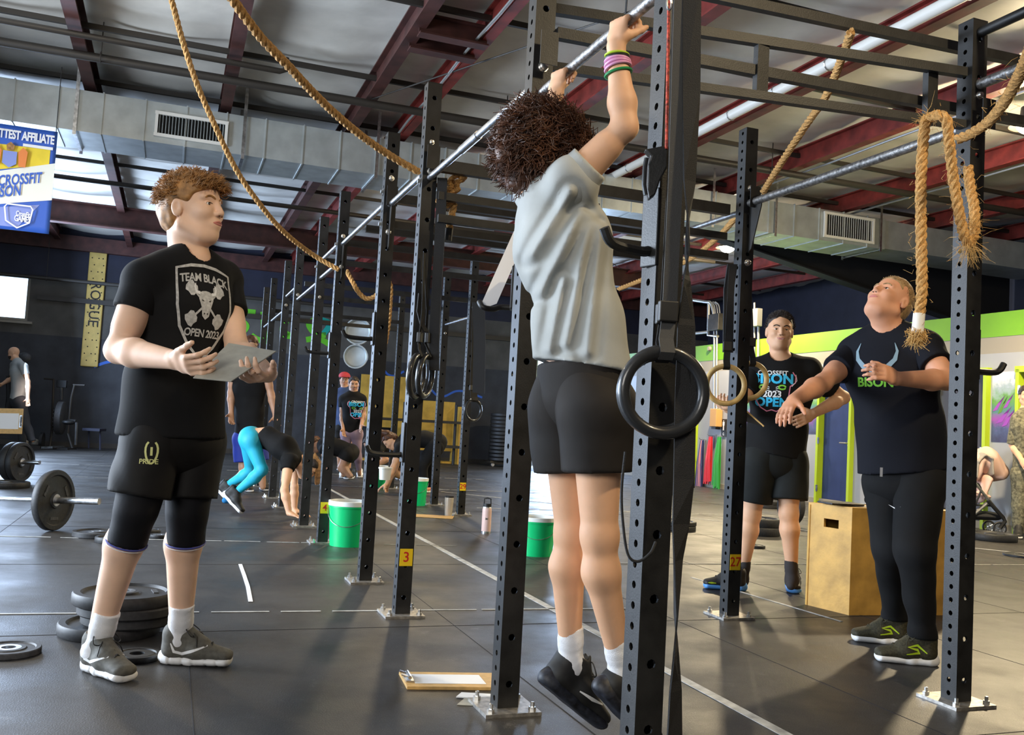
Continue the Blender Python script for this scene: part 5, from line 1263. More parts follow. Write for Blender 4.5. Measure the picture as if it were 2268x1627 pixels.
def face_parts(root, C, fr, s, brow='hair_dark', lid=0., lipm='lips', skin='skin', look=0., body=None, open_=.0046, smile=0., teeth=False):
    f, sd, up = fr
    body = body or [c for c in root.children if c.name.startswith('body')][0]
    hd = MB(); me = body.data; w = np.array(world_loc(body)); n = len(me.vertices); co = np.empty(n*3, np.float32); me.vertices.foreach_get('co', co); co = co.reshape(-1, 3)+w
    near = np.linalg.norm(co-C, axis=1) < .17*s; idx = -np.ones(n, int); idx[near] = np.arange(near.sum())
    qs = np.empty(len(me.loops), np.int32); me.loops.foreach_get('vertex_index', qs); qs = qs.reshape(-1, 4); qs = qs[near[qs].all(1)]
    bv = BVHTree.FromPolygons([Vector(v) for v in co[near]], [tuple(int(x) for x in idx[q]) for q in qs])
    def sf(b_, c, off=0.):
        h = bv.ray_cast(Vector(C+s*(.2*f+b_*sd+c*up)), Vector(-f), .3)
        pt = np.array(h[0]) if h[0] is not None else C+s*(.08*f+b_*sd+c*up)
        return pt+f*off*s
    for k in (-1, 1):
        e = sf(k*.031, .009)-f*.0098*s
        MB().lathe(e, f, [(.0125*s*math.sin(a), .0125*s*math.cos(a)) for a in np.linspace(.01, 2.9, 10)], 14).build('eye', 'eye_white', root, True)
        g_ = nrm(f+up*lid*60+sd*look); MB().lathe(e, g_, [(.0129*s*math.sin(a), .0129*s*math.cos(a)) for a in np.linspace(.01, .50, 4)], 12).build('iris', 'eye_dark', root, True)
        F = Field(.0015*s); F.ell(e, fr, (.0139*s, .0155*s, .0136*s), .002); F.ell(e+f*.014*s-up*.0008*s+sd*k*.001*s, (f, nrm(sd-up*.06*k), up), (.013*s, .0120*s, open_*s), .002, 1); F.plane(e+f*.001*s, -f)
        F.build('eyelid', skin, root)
        MB().tube([sf(k*(.031-.0125+.0025*j), .009+open_*.8*math.sin(j/10*PI)+.0006, .0022) for j in range(11)], [.0004]+[.0009*s]*9+[.0004], 5).build('eyelash', 'eye_dark', root, True)
        pts = [sf(k*b_, c, .0008) for b_, c in ((.012, .026), (.020, .030), (.030, .0335), (.040, .032), (.049, .026))]
        MB().tube(spline(pts, 3), [.0022*s+.0016*s*math.sin(t) for t in np.linspace(.3, 3.0, 13)], 6).build('eyebrow', brow, root, True)
    for c0, r_, bow in ((-.0485, .0034, .0016), (-.0565, .0042, -.0030)):
        bs = np.linspace(-.024, .024, 13); pts = [sf(b_, -.053+(c0+.053)*(1-(b_/.024)**2)+smile*(b_/.024)**2*.008+(bow if abs(b_) < .009 and c0 > -.05 else 0)*.4, -.0008) for b_ in bs]
        MB().tube(pts, [s*max(.0008, r_*math.sqrt(max(0, 1-(b_/.0255)**2))) for b_ in bs], 8).build('lip', lipm, root, True)
    MB().tube([sf(b_, -.0528+smile*(b_/.024)**2*.008, .0006) for b_ in np.linspace(-.021, .021, 11)], [.0004]+[.0018*s if teeth else .0009*s]*9+[.0004], 6).build('teeth' if teeth else 'mouth_line', 'eye_white' if teeth else 'short_brown', root, True)
    for k in (-1, 1): MB().lathe(sf(k*.008, -.029, -.0004)-up*.001*s, nrm(-up+.3*f), [(.0001, .0006), (.0030*s, .0004), (.0034*s, 0)], 8).build('nostril', 'short_brown', root, True)
def add_torso(F, J, s=1., g=0., w=1., d=1., belly=0., k=.05):
    """stacked elliptical sections from pelvis to neck; g = garment allowance"""
    lat = nrm(J['lat']); a = J['PE']; b_ = J['WA']; c = J['CH']; n = J['N']
    F.slab(a, b_, lat, .160*s*w+g, (.112+belly*.5)*s*d+g, .140*s*w+g, (.100+belly)*s*d+g, k)
    F.slab(b_, c, lat, .140*s*w+g, (.100+belly)*s*d+g, .172*s*w+g, .118*s*d+g, k)
    F.slab(c, c*.35+n*.65, lat, .172*s*w+g, .118*s*d+g, .150*s*w+g, .078*s*d+g, k)
    F.cone(J['sA'], n, .056*s+g, .060*s+g*.6, .04); F.cone(J['sB'], n, .056*s+g, .060*s+g*.6, .04)
def add_arm(F, S_, E, W, s=1., m=1., g=0.):
    d = nrm(E-S_); F.cone(S_, E, .050*s*m+g, .038*s*m+g, .02); F.ball(S_, .056*s*m+g, .03)
    F.cone(S_*.62+E*.38, S_*.35+E*.65, .049*s*m+g, .045*s*m+g, .02)
    F.cone(E, E*.70+W*.30, .040*s*m+g, .043*s*m+g, .02); F.cone(E*.70+W*.30, W, .043*s*m+g, .027*s*m+g, .02)
def add_leg(F, H_, K, A, s=1., m=1., back=None, g=0.):
    F.cone(H_, K, .088*s*m+g, .055*s*m+g, .03); F.ball(K, .056*s*m+g, .02)
    b_ = np.zeros(3) if back is None else nrm(back)*.018*s
    C_ = K*.72+A*.28+b_; F.cone(K, C_, .050*s*m+g, .056*s*m+g, .025); F.cone(C_, A, .056*s*m+g, .034*s*m+g, .03)
def add_hand(F, W, d, n, t, curl=(20, 30, 20), s=1., spread=4, thumb=(.75, .5, .35), tcurl=20, fc=None, k=.006):
    """W wrist, d towards knuckles, n = way the palm faces, t = thumb side"""
    d = nrm(d); n = nrm(n-d*(np.asarray(n)@d)); t = np.asarray(t, float); t = nrm(t-d*(t@d)-n*(t@n)); W = np.asarray(W, float)
    F.slab(W, W+d*.035*s, t, .030*s, .020*s, .036*s, .017*s, .015)
    F.slab(W+d*.035*s, W+d*.075*s, t, .037*s, .016*s, .038*s, .014*s, .015)
    for i, (o, L) in enumerate(((.030, .92), (.010, 1.05), (-.010, 1.0), (-.029, .80))):
        p = W+d*.082*s+t*o*s; a0 = math.radians(spread)*(1.5-i)*.6; v = rot(d, n, 0); v = nrm(d+t*math.tan(a0)); cc = curl if fc is None else fc[i]
        for seg, (l, r0, r1) in enumerate(((.044, .0095, .0085), (.026, .0085, .0078), (.021, .0078, .0068))):
            ax = np.cross(v, n); ax = nrm(np.cross(d, n)); v = rot(v, ax, math.radians(cc[seg])); q = p+v*l*L*s; F.cone(p, q, r0*s, r1*s, k); p = q
    p = W+d*.022*s+t*.024*s; v = nrm(t*thumb[0]+d*thumb[1]+n*thumb[2])
    F.cone(W+d*.01*s, p+v*.02*s, .016*s, .015*s, .012)
    for l, r0, r1 in ((.040, .0145, .0115), (.032, .0112, .0100), (.024, .0100, .0080)):
        q = p+v*l*s; F.cone(p, q, r0*s, r1*s, k+.002); p = q; v = nrm(v+d*math.tan(math.radians(tcurl))*.5+n*math.tan(math.radians(tcurl))*.5)
def shoe(root, heel, toe, up=Zv, s=1., upper='shoe_grey', sole='sole_white', h=.006, laces=True, mark=None, tongue=True, segs=0, name='shoe'):
    heel = np.asarray(heel, float); k_ = s; f, sd, u_ = frame(np.asarray(toe)-heel, up)
    def q(a, b_, c): return heel+k_*(a*f+b_*sd+c*u_)
    F = Field(h)
    F.slab(q(.045, 0, .052), q(.14, 0, .058), sd, .040*k_, .036*k_, .046*k_, .040*k_, .02)
    F.slab(q(.14, 0, .056), q(.250, 0, .040), sd, .046*k_, .038*k_, .045*k_, .024*k_, .03)
    F.cone(q(.050, 0, .06), q(.048, 0, .112), .046*k_, .046*k_, .02); F.cone(q(.090, 0, .108), q(.150, 0, .076), .042*k_, .030*k_, .02)
    F.slab(q(.112, 0, .105), q(.092, 0, .158), sd, .026*k_, .009*k_, .024*k_, .007*k_, .012)
    F.slab(q(.056, 0, .19), q(.060, 0, .135), sd, .034*k_, .040*k_, .032*k_, .034*k_, .008, 1)
    F.plane(q(0, 0, .024), -u_)
    o = F.build(name, upper, root)
    F = Field(h)
    F.slab(q(.042, 0, .020), q(.12, 0, .018), sd, .044*k_, .026*k_, .041*k_, .021*k_, .02); F.slab(q(.12, 0, .018), q(.252, 0, .022), sd, .041*k_, .021*k_, .050*k_, .021*k_, .02)
    F.cone(q(.022, 0, .024), q(.026, 0, .034), .032*k_, .032*k_, .02)
    F.plane(q(0, 0, .0005), -u_)
    if segs: F.disp = lambda x, y, z: .004*(np.abs(np.sin(((x-heel[0])*f[0]+(y-heel[1])*f[1]+(z-heel[2])*f[2])*70)) < .2)
    F.build('sole', sole, o)
    if laces:
        mb = MB()
        for i in range(5):
            a = .100+i*.022; z = .122-i*.0105
            mb.tube([q(a, -.026, z-.014), q(a+.004, 0, z+.006), q(a+.012, .026, z-.014)], .0026*k_, 6); mb.tube([q(a+.012, -.026, z-.014), q(a+.008, 0, z+.007), q(a, .026, z-.014)], .0026*k_, 6)
        for s_ in (-1, 1): mb.tube(spline([q(.11, 0, .130), q(.10, s_*.035, .142), q(.125, s_*.052, .118), q(.13, s_*.03, .112), q(.11, 0, .130)], 4), .0022*k_, 5); mb.tube(spline([q(.11, 0, .130), q(.14, s_*.034, .112), q(.15, s_*.050, .078)], 4), .0022*k_, 5)
        mb.build('laces', upper if upper != 'shoe_grey' else 'shoe_black', o, True)
    if mark:
        for s_ in (-1, 1):
            pts2, m_ = mark
            V_, F_ = stroke(pts2, [.004]+[.011]*(len(pts2)-2)+[.004]); bv = bvh_of([o])
            flat_print('side_mark', V_, F_, m_, q(0, s_*.12, 0), f*k_*s_*-1*-1 if s_ > 0 else f*k_, u_*k_, o, .001, onto=bv, cut=.02, raydir=tuple(-sd*s_))
    return o
def sock(root, A, up, foot, r=.040, h=.09, m_='sock_white', res=.005, trim=None):
    F = Field(res); a = np.asarray(A, float); up = nrm(up); ft = nrm(foot) if foot is not None else -up*.3; F.cone(a-up*.04, a+up*h*.5, r*.97, r*.93, .03); F.cone(a+up*h*.5, a+up*(h+.03), r*.93, r*1.08, .02); F.cone(a-up*.03, a-up*.062+ft*.045, r*.98, r*.72, .03)
    F.plane(a+up*h, up); F.disp = lambda x, y, z: .0005*np.sin((x*up[0]+y*up[1]+z*up[2])*260+2*np.sin(x*60+y*40))
    return F.build('sock', m_, root)
def cloth_tube(root, name, m_, segs, planes, h=.007, seed=1, amp=.004, vert=.5, k=.03):
    """garment leg or sleeve: cones [(a,b,ra,rb)] cut by planes [(pt, n)]"""
    F = Field(h)
    for sg in segs: F.cone(*sg, k)
    for p, n in planes: F.plane(p, n)
    if amp: F.disp = folds(seed, amp, 1, vert)
    return F.build(name, m_, root)
def seat(root, J, m_, s=1., h=.008, g=.026, top=.10):
    F = Field(h); lat = J['lat']; a = J['PE']; dn = nrm(a-J['WA']); F.slab(a-dn*(top+.05), a+dn*.03, lat, .150*s+g, .110*s+g, .165*s+g, .118*s+g, .04); F.cone(J['hA']+dn*.02, J['hB']+dn*.02, .10*s, .10*s, .04)
    F.plane(a-dn*top, -dn); F.disp = folds(8, .003); return F.build('shorts_seat', m_, root)
def collar(root, N, tf, lat, m_, r=.068, dz=.012):
    fw = nrm(tf-.45*Zv); c = N+Zv*dz+tf*.012; MB().tube([c+r*(math.cos(t)*lat*1.02+math.sin(t)*fw) for t in np.linspace(0, 2*PI, 41)[:-1]], .006, 8, closed=True).build('collar', m_, root, True)
def sleeve(root, S_, E, N, t, r0, r1, m_, seed=1, h=.007, amp=.003, name='sleeve'):
    hem = S_+(E-S_)*t; d = nrm(E-S_)
    return cloth_tube(root, name, m_, [(N*.25+S_*.75, S_, r0*.96, r0), (S_, hem+d*.04, r0, r1)], [(hem, d)], h, seed, amp)
def hair_locks(mb, C, fr, s, n, rad, L, dirf, mask, r=.0055, curl=.02, rngs=None, npt=6):
    f, sd, up = fr; R = rngs or np.random.default_rng(5)
    made = 0
    while made < n:
        v = R.normal(0, 1, 3); v /= np.linalg.norm(v)
        if not mask(v): continue
        base = C+s*(v[0]*rad[0]*f+v[1]*rad[1]*sd+v[2]*rad[2]*up)+up*.03*s-f*.012*s
        d = nrm(v[0]*f+v[1]*sd+v[2]*up+dirf(v)+R.normal(0, .25, 3)); l = L*R.uniform(.6, 1.25); e1 = nrm(np.cross(d, R.normal(0, 1, 3))); e2 = np.cross(d, e1); ph = R.uniform(0, 6); cf = R.uniform(3, 6)
        pts = [base+d*l*t+curl*t*(e1*math.sin(cf*t+ph)+e2*math.cos(cf*t+ph))-curl*t*0 for t in np.linspace(0, 1, npt)]
        mb.tube(pts, [r*(1-.75*t) for t in np.linspace(0, 1, npt)], 5, False); made += 1
def hair_cap(root, C, fr, s, m_, grow=.012, h=.005, amp=.004, front=.05, low=-.03, extra=None, name='hair', sc=1., fade=None):
    f, sd, up = fr
    def q(a, b_, c): return C+s*(a*f+b_*sd+c*up)
    F = Field(h); F.ell(q(-.016, 0, .040), fr, (.100*s+grow, .077*s+grow, .092*s+grow), .01)
    F.ell(q(-.045, 0, -.01), fr, (.066*s+grow, .066*s+grow*.7, .075*s), .02)
    F.ell(q(.075, 0, -.03), fr, (.070*s, .12*s, front+.055), .015, 1)      # clears the face
    for k in (-1, 1): F.ell(q(.012, k*.085, -.03), fr, (.045*s, .03*s, .055*s), .012, 1)   # clears the ears
    F.plane(q(-.05, 0, low-.06), -up)
    r = np.random.default_rng(11); W = [(nrm(r.normal(0, 1, 3))*r.uniform(60, 150)*sc, r.uniform(0, 6)) for _ in range(7)]
    F.disp = lambda x, y, z: amp*sum(np.sin(x*w[0]+y*w[1]+z*w[2]+p) for w, p in W)*.5
    if extra: extra(F, q)
    return F.build(name, m_, root)

# ------------------------------------------------------------------ the young man with the board (left)
def man_left():
    root = empty('person', G(330, 1480), 'young man in black shield T-shirt holding a grey board, watching the pull ups', 'person')
    s = 1.03; J = {}
    J['lat'] = nrm([.72, .69, 0])
    tf = np.array([.69, -.72, 0])
    J['N'] = P(422, 584, 3.45); J['CH'] = P(408, 680, 3.45); J['WA'] = P(388, 850, 3.44); J['PE'] = P(382, 955, 3.44)
    J['sA'] = P(322, 624, 3.31); J['sB'] = P(492, 622, 3.60)
    eA, wA, eB, wB = P(262, 775, 3.24), P(388, 797, 3.06), P(526, 774, 3.44), P(594, 828, 3.20)
    hA, hB, kA, kB, aA, aB = P(338, 975, 3.37), P(432, 975, 3.52), P(303, 1125, 3.34), P(415, 1130, 3.50), P(240, 1405, 3.36), P(406, 1395, 3.53)
    fo = lambda h_, t_: h_+nrm(t_-h_)*.068+Zv*.125
    aA, aB = fo(G(190, 1479), G(290, 1516)), fo(G(355, 1466), G(526, 1476))
    C = P(428, 466, 3.43); HS = 1.14; fr = frame([1, -.24, .10], [-.10, 0, 1])
    F = Field(.0052)
    q = add_head(F, C, fr, HS, fat=.95)
    F.cone(q(-.03, 0, -.07), J['N']+Zv*.0, .056, .064, .03); F.cone(q(-.045, 0, -.02), J['N']-tf*.03, .05, .062, .03)
    add_torso(F, J, s, 0, .95, .92)
    add_arm(F, J['sA'], eA, wA, s, 1.12); add_arm(F, J['sB'], eB, wB, s, 1.05)
    add_leg(F, hA, kA, aA, s, 1.12, -tf); add_leg(F, hB, kB, aB, s, 1.12, -tf)
    # hands holding the board between thumb (on top) and fingers (below)
    bd = nrm(P(612, 779, 3.20)-P(430, 838, 3.02))
    add_hand(F, wA, P(436, 815, 2.98)-wA, [.15, .75, .55], [.1, -.5, .85], (32, 34, 26), 1.05, thumb=(.55, .85, .25), tcurl=10)
    add_hand(F, wB, P(540, 848, 3.03)-wB, [-.1, .55, .75], [-.2, -.6, .8], (32, 40, 34), 1.05, thumb=(.6, .7, .3), tcurl=14)
    F.build('body', 'skin_pale', root)
    face_parts(root, C, fr, HS, 'hair_gold', -.001, skin='skin_pale')
    # hair: short faded sides, mop of curls on top
    hair_cap(root, C, fr, HS, 'hair_gold', .009, .005, .0016, .045, -.045)
    mb = MB(); R = np.random.default_rng(3)
    hair_locks(mb, C, fr, HS, 1500, (.099, .078, .090), .030, lambda v: np.array([.55, 0, .15]) if v[0] > .2 else np.array([-.25, 0, .0]), lambda v: v[2] > .05-.1*(v[0] < -.3) and v[2] > .42-.5*(v[0] < .1)*1 and not (v[0] > .93 and v[2] < .3), .0027, .011, R)
    hair_locks(mb, C, fr, HS, 420, (.100, .076, .082), .052, lambda v: np.array([1.5, 0, -.25]), lambda v: v[0] > .40 and v[2] > .38, .0030, .014, R)
    hair_locks(mb, C, fr, HS, 700, (.098, .078, .090), .014, lambda v: np.array([-.8, 0, -.9]), lambda v: v[0] < -.15 and -.75 < v[2] < .3, .0018, .003, R, 4)
    tag(mb.build('curls', 'hair_gold', root, True), kind='stuff')
    # T-shirt
    F = Field(.006); add_torso(F, J, s, .022, .98, .96, k=.06)
    F.slab(J['PE']-Zv*.02, J['WA'], J['lat'], .192, .142, .170, .125, .05)
    for S_ in (J['sA'], J['sB']): F.ball(S_, .070, .04)
    F.ell(J['N']+Zv*.03+tf*.035, frame([tf[0], tf[1], -.5], Zv), (.062, .062, .062), .008, 1)
    hem = J['PE']-Zv*.02; F.plane(hem, -Zv)
    F.disp = folds(21, .0035, .8, .35); sh = F.build('t_shirt', 'tee_black', root)
    sleeve(root, J['sA'], eA, J['N'], .44, .074, .072, 'tee_black', 2); sleeve(root, J['sB'], eB, J['N'], .5, .072, .068, 'tee_black', 5)
    # shield print
    bv = bvh_of([sh]); N_ = tf; ax = nrm(np.cross(Zv, N_)*1.); ax = nrm(np.array([.74, .67, -.02])); og = ON(459, 682, N_, (J['CH']+tf*.16)@N_)
    def pr(V_, F_, m_, dx=0, dy=0, name='shirt_print', cut=.02, off=.003): flat_print(name, [((x+dx)*.84, (y+dy)*1.06) for x, y, *_ in V_], F_, m_, og, ax, Zv, sh, off, onto=bv, cut=cut, raydir=tuple(-N_))
    out = [(-.125, .128), (-.06, .145), (0, .150), (.06, .145), (.125, .128), (.125, 0), (.105, -.07), (.06, -.13), (0, -.18), (-.06, -.13), (-.105, -.07), (-.125, 0)]
    V_, F_ = stroke(out, .011, True); pr(V_, F_, 'print_silver')
    V_, F_ = text_mesh('TEAM BLACK', .040, 2.4, .93); pr([(x, y-.9*x*x*1.2) for x, y, *_ in V_], F_, 'print_silver', 0, .105)
    V_, F_ = text_mesh('OPEN 2023', .036, 2.2, .93); pr([(x, y) for x, y, *_ in V_], F_, 'print_silver', 0, -.088)
    for sx in (-1, 1):
        for sy in (-1, 1):   # crossed dumbbell heads
            c = np.array([sx*.062, .012+sy*.052]); d = nrm([sx, sy*.9, 0])[:2]; e = np.array([-d[1], d[0]])
            P2 = [c+d*a+e*b_ for a, b_ in ((-.022, -.014), (-.012, -.024), (.004, -.022), (.016, -.026), (.024, -.012), (.024, .012), (.016, .026), (.004, .022), (-.012, .024), (-.022, .014))]
            pr([tuple(p) for p in P2], [tuple(range(10))], 'print_silver')
            V_, F_ = stroke([c-d*.02, c-d*.06], .008); pr(V_, F_, 'print_silver')
    headp = [(-.030, .040), (-.016, .046), (0, .048), (.016, .046), (.030, .040), (.034, .018), (.022, -.012), (.016, -.040), (0, -.052), (-.016, -.040), (-.022, -.012), (-.034, .018)]
    pr(headp, [tuple(range(12))], 'print_silver', 0, .012, off=.0036)
    for k in (-1, 1):
        V_, F_ = stroke([(k*.028, .038), (k*.045, .042), (k*.050, .058), (k*.044, .072)], [.012, .010, .007, .002]); pr(V_, F_, 'print_white', 0, .012, off=.004)
        pr([(k*.010, .012), (k*.022, .018), (k*.020, .010)], [(0, 1, 2)], 'print_black', 0, .012, off=.0046)
        pr([(k*.003, -.030), (k*.010, -.028), (k*.009, -.036)], [(0, 1, 2)], 'print_black', 0, .012, off=.0046)
    J.update(hA=hA, hB=hB); seat(root, J, 'short_black', s*.98, g=.018, top=.02); collar(root, J['N'], tf, J['lat'], 'tee_black')
    # shorts
    for H_, K, nm, sd_ in ((hA, kA, 4, -1), (hB, kB, 9, 1)):
        hem = H_*.30+K*.70; d = nrm(K-H_)
        cloth_tube(root, 'shorts_leg', 'short_black', [(J['PE']+Zv*.02+(H_-J['PE'])*.3, H_, .105, .108), (H_, hem+d*.05, .110, .108)], [(hem-Zv*.03, d)], .008, nm, .005, .3)
    sA_ = root.children[-2] if False else [c for c in root.children if c.name.startswith('shorts_leg')][0]
    bv2 = bvh_of([sA_]); og2 = P(290, 1015, 3.1); n2 = nrm([.15, -1, 0]); a2 = nrm(np.cross(n2, Zv)*-1)
    a2 = np.array([.98, .15, 0]); 
    V_, F_ = stroke([(.020*math.sin(t)*(1+.2*math.cos(t)), .040*math.cos(t)) for t in np.linspace(.5, 5.8, 16)], .007); flat_print('shorts_emblem', V_, F_, 'print_yellow', P(293, 1008, 3.0), a2, Zv, sA_, .002, onto=bv2, cut=.02, raydir=tuple(-n2))
    V_, F_ = stroke([(0, .018), (0, -.012)], .008); flat_print('shorts_emblem', V_, F_, 'print_yellow', P(293, 1008, 3.0), a2, Zv, sA_, .002, onto=bv2, cut=.02, raydir=tuple(-n2))
    V_, F_ = text_mesh('PRIDE', .024, 1.5); flat_print('shorts_lettering', V_, F_, 'print_yellow', P(286, 1031, 3.0), a2, Zv, sA_, .002, onto=bv2, cut=.02, raydir=tuple(-n2))
    # knee sleeves with trim
    for H_, K, A_, m in ((hA, kA, aA, 0), (hB, kB, aB, 1)):
        t0 = H_*.30+K*.70; t1 = K*.74+A_*.26
        cloth_tube(root, 'knee_sleeve', 'sleeve_black', [(H_*.45+K*.55, K, .096, .071), (K, K*.66+A_*.34, .071, .0685)], [(t0, -nrm(K-H_)), (t1, nrm(A_-K))], .007, 3, .0015)
        for tt, dd, rr_ in ((t0, nrm(K-H_), .0885), (t1, nrm(A_-K), .0705)):
            x_ = nrm(np.cross(dd, [0, 1, 0])); y_ = np.cross(dd, x_)
            for kk, (mm_, oo) in enumerate((('sleeve_trim', .0), ('sock_white', .008))): 
                MB().tube([tt+dd*oo*(1 if tt is t1 else -1)+rr_*(math.cos(t)*x_+math.sin(t)*y_) for t in np.linspace(0, 2*PI, 33)[:-1]], .0035 if kk == 0 else .0014, 6, closed=True).build('sleeve_trim', mm_, root, True)
    for A_, K, d_, dirn in ((aA, kA, 0, [.8, -.6, 0]), (aB, kB, 0, [1, 0, 0])): sock(root, A_-Zv*.02, K-A_, dirn, .0455, .125)
    sw = ([(.050, .085), (.065, .055), (.095, .048), (.13, .060), (.185, .080)], 'sole_white')
    shoe(root, G(190, 1479), G(290, 1516), s=1, laces=True, mark=sw, segs=1); shoe(root, G(355, 1466), G(526, 1476), laces=True, mark=sw, segs=1)
    return root
man_left()
# the board in his hands
c0, c1_, c2_, c3_ = P(428, 838, 3.00), P(507, 761, 3.20), P(612, 779, 3.16), P(512, 846, 2.98)
n_ = nrm(np.cross(c1_-c0, c3_-c0)); n_ = n_ if n_[2] > 0 else -n_
o = empty('clipboard', (c0+c2_)/2, 'grey board held in both hands by the young man at the left', 'clipboard')
MB().poly([c0, c1_, c2_, c3_], n_, .004).build('board', 'grey_board', o, bevel=.001)

# ------------------------------------------------------------------ the hanging athlete
def athlete():
    root = empty('person', P(1285, 850, 2.76)*[1, 1, 0]+Zv*.09, 'young athlete with wild brown hair hanging from the pull up bar in grey T-shirt', 'person')
    s = .95; J = {}
    tf = nrm([.80, .60, 0]); J['lat'] = nrm([-.60, .80, 0])
    J['N'] = P(1216, 436, 2.76); J['CH'] = P(1243, 540, 2.76); J['WA'] = P(1278, 720, 2.76); J['PE'] = P(1288, 850, 2.76)
    J['sA'] = P(1268, 402, 2.64); J['sB'] = P(1190, 425, 2.90)
    B1, B2 = UV(2.36, 1.16, 2.165), UV(2.80, 1.16, 2.165)
    eA = P(1384, 282, 2.58); wA = B1-tf*.031-nrm(Zv+tf*.10)*.088
    eB = P(1170, 320, 3.02); wB = B2-tf*.031-nrm(Zv+tf*.10)*.088
    hA, hB, kA, kB, aA, aB = P(1322, 905, 2.70), P(1254, 905, 2.83), P(1328, 1185, 2.70), P(1268, 1180, 2.84), P(1343, 1440, 2.74), P(1254, 1410, 2.86)
    up5 = nrm([.55, .3, .8])
    fo = lambda h_, t_: h_+nrm(t_-h_)*.062+nrm(up5-nrm(t_-h_)*(up5@nrm(t_-h_)))*.115
    SH = ((P(1312, 1524, 2.74), P(1412, 1632, 2.80)), (P(1192, 1508, 2.84), P(1318, 1612, 2.92)))
    aA, aB = fo(*SH[0])*.6+aA*.4, fo(*SH[1])*.6+aB*.4
    C = P(1202, 364, 2.78); fr = frame([.80, .52, -.25], [.2, .1, 1])
    F = Field(.0052)
    q = add_head(F, C, fr, 1.0)
    F.cone(q(-.02, 0, -.06), J['N'], .050, .056, .03)
    add_torso(F, J, s, 0, .88, .88)
    add_arm(F, J['sA'], eA, wA, s, .96); add_arm(F, J['sB'], eB, wB, s, .92)
    add_leg(F, hA, kA, aA, s, .98, -tf); add_leg(F, hB, kB, aB, s, .98, -tf)
    # hooked grips: palms ahead of the bar, fingers folded over its top towards the camera side
    for W, B, th in ((wA, B1, -Uv), (wB, B2, Uv)):
        dd_ = nrm(Zv+tf*.10); add_hand(F, B-tf*.031-dd_*.090, dd_, tf, th, (58, 74, 62), .96, spread=1, thumb=(.30, .62, .9), tcurl=45)
    F.build('body', 'skin', root)
    face_parts(root, C, fr, 1.0, 'hair_brown')
    hair_cap(root, C, fr, 1.0, 'hair_brown', .034, .006, .007, .035, -.05, sc=.55, extra=lambda F, q: (F.ell(q(-.07, .03, .03), fr, (.085, .09, .095), .03), F.ell(q(.03, 0, .10), fr, (.08, .075, .05), .03), F.ell(q(-.05, 0, -.06), fr, (.055, .06, .06), .03)))
    mb = MB(); R = np.random.default_rng(8)
    hair_locks(mb, C, fr, 1.0, 3000, (.122, .110, .115), .046, lambda v: np.array([-.45, 0, .45]), lambda v: not (v[0] > .55 and v[2] < .35) and v[2] > -.75, .0036, .026, R, 6)
    hair_locks(mb, C, fr, 1.0, 700, (.12, .10, .12), .062, lambda v: np.array([-.2, 0, .9]), lambda v: v[2] > .35, .0034, .030, R, 6)
    hair_locks(mb, C, fr, 1.0, 420, (.11, .09, .08), .075, lambda v: np.array([-.5, -.1, -.9]), lambda v: v[0] < -.1 and v[2] < -.2, .0034, .02, R, 6)
    tag(mb.build('curls', 'hair_brown', root, True), kind='stuff')
    F = Field(.0066); add_torso(F, J, s, .020, .92, .90, k=.05)
    F.slab(J['PE']+Zv*.03, J['WA'], J['lat'], .150, .126, .144, .114, .05)
    for S_ in (J['sA'], J['sB']): F.ball(S_, .060, .04)
    hem = P(1290, 812, 2.76); F.plane(hem, nrm([-.12, -.0, -1]))
    J.update(hA=hA, hB=hB)
    r1 = folds(31, .0042, .9, .25)
    ps = [(P(1262, 430, 2.6), P(1180, 560, 2.65)), (P(1290, 470, 2.6), P(1200, 640, 2.65)), (P(1310, 480, 2.6), P(1250, 760, 2.65)), (P(1330, 500, 2.6), P(1300, 780, 2.65)), (P(1250, 620, 2.62), P(1220, 770, 2.65))]
    def dsp(x, y, z):
        o = r1(x, y, z)
        for a, b_ in ps:
            ab = b_-a; t = np.clip(((x-a[0])*ab[0]+(z-a[2])*ab[2])/(ab[0]**2+ab[2]**2), 0, 1); dd = np.sqrt((x-a[0]-t*ab[0])**2+(z-a[2]-t*ab[2])**2)
            o = o-.010*np.exp(-(dd/.012)**2)+.010*np.exp(-((dd-.028)/.014)**2)
        return o
    F.disp = dsp; sh = F.build('t_shirt', 'tee_grey', root)
    sleeve(root, J['sA'], eA, J['N'], .34, .066, .066, 'tee_grey', 2, amp=.004); sleeve(root, J['sB'], eB, J['N'], .4, .062, .062, 'tee_grey', 5)
    seat(root, J, 'short_brown', .86, g=.018, top=.07)
    for H_, K, sd_ in ((hA, kA, 4), (hB, kB, 9)):
        hem = H_*.50+K*.50; d = nrm(K-H_)
        cloth_tube(root, 'shorts_leg', 'short_brown', [(P(1284, 822, 2.76)+(H_-J['PE'])*.45, H_, .108, .116), (H_, hem+d*.05, .114, .108)], [(hem+Zv*.0, d), (P(1284, 790, 2.76), Zv)], .008, sd_, .004, .3)
    for A_, K, fd in ((aA+nrm(kA-aA)*.018, kA, None), (aB+nrm(kB-aB)*.018, kB, None)): sock(root, A_-nrm(K-A_)*.03, K-A_, fd, .0385, .09)
    for heel, toe in ((P(1312, 1524, 2.74), P(1412, 1632, 2.80)), (P(1192, 1508, 2.84), P(1318, 1612, 2.92))):
        d = toe-heel; shoe(root, heel, heel+nrm(d)*.27, up=[.55, .3, .8], upper='shoe_black', sole='sole_slate', mark=([(.11, .05), (.16, .055), (.21, .065)], 'sole_white'))
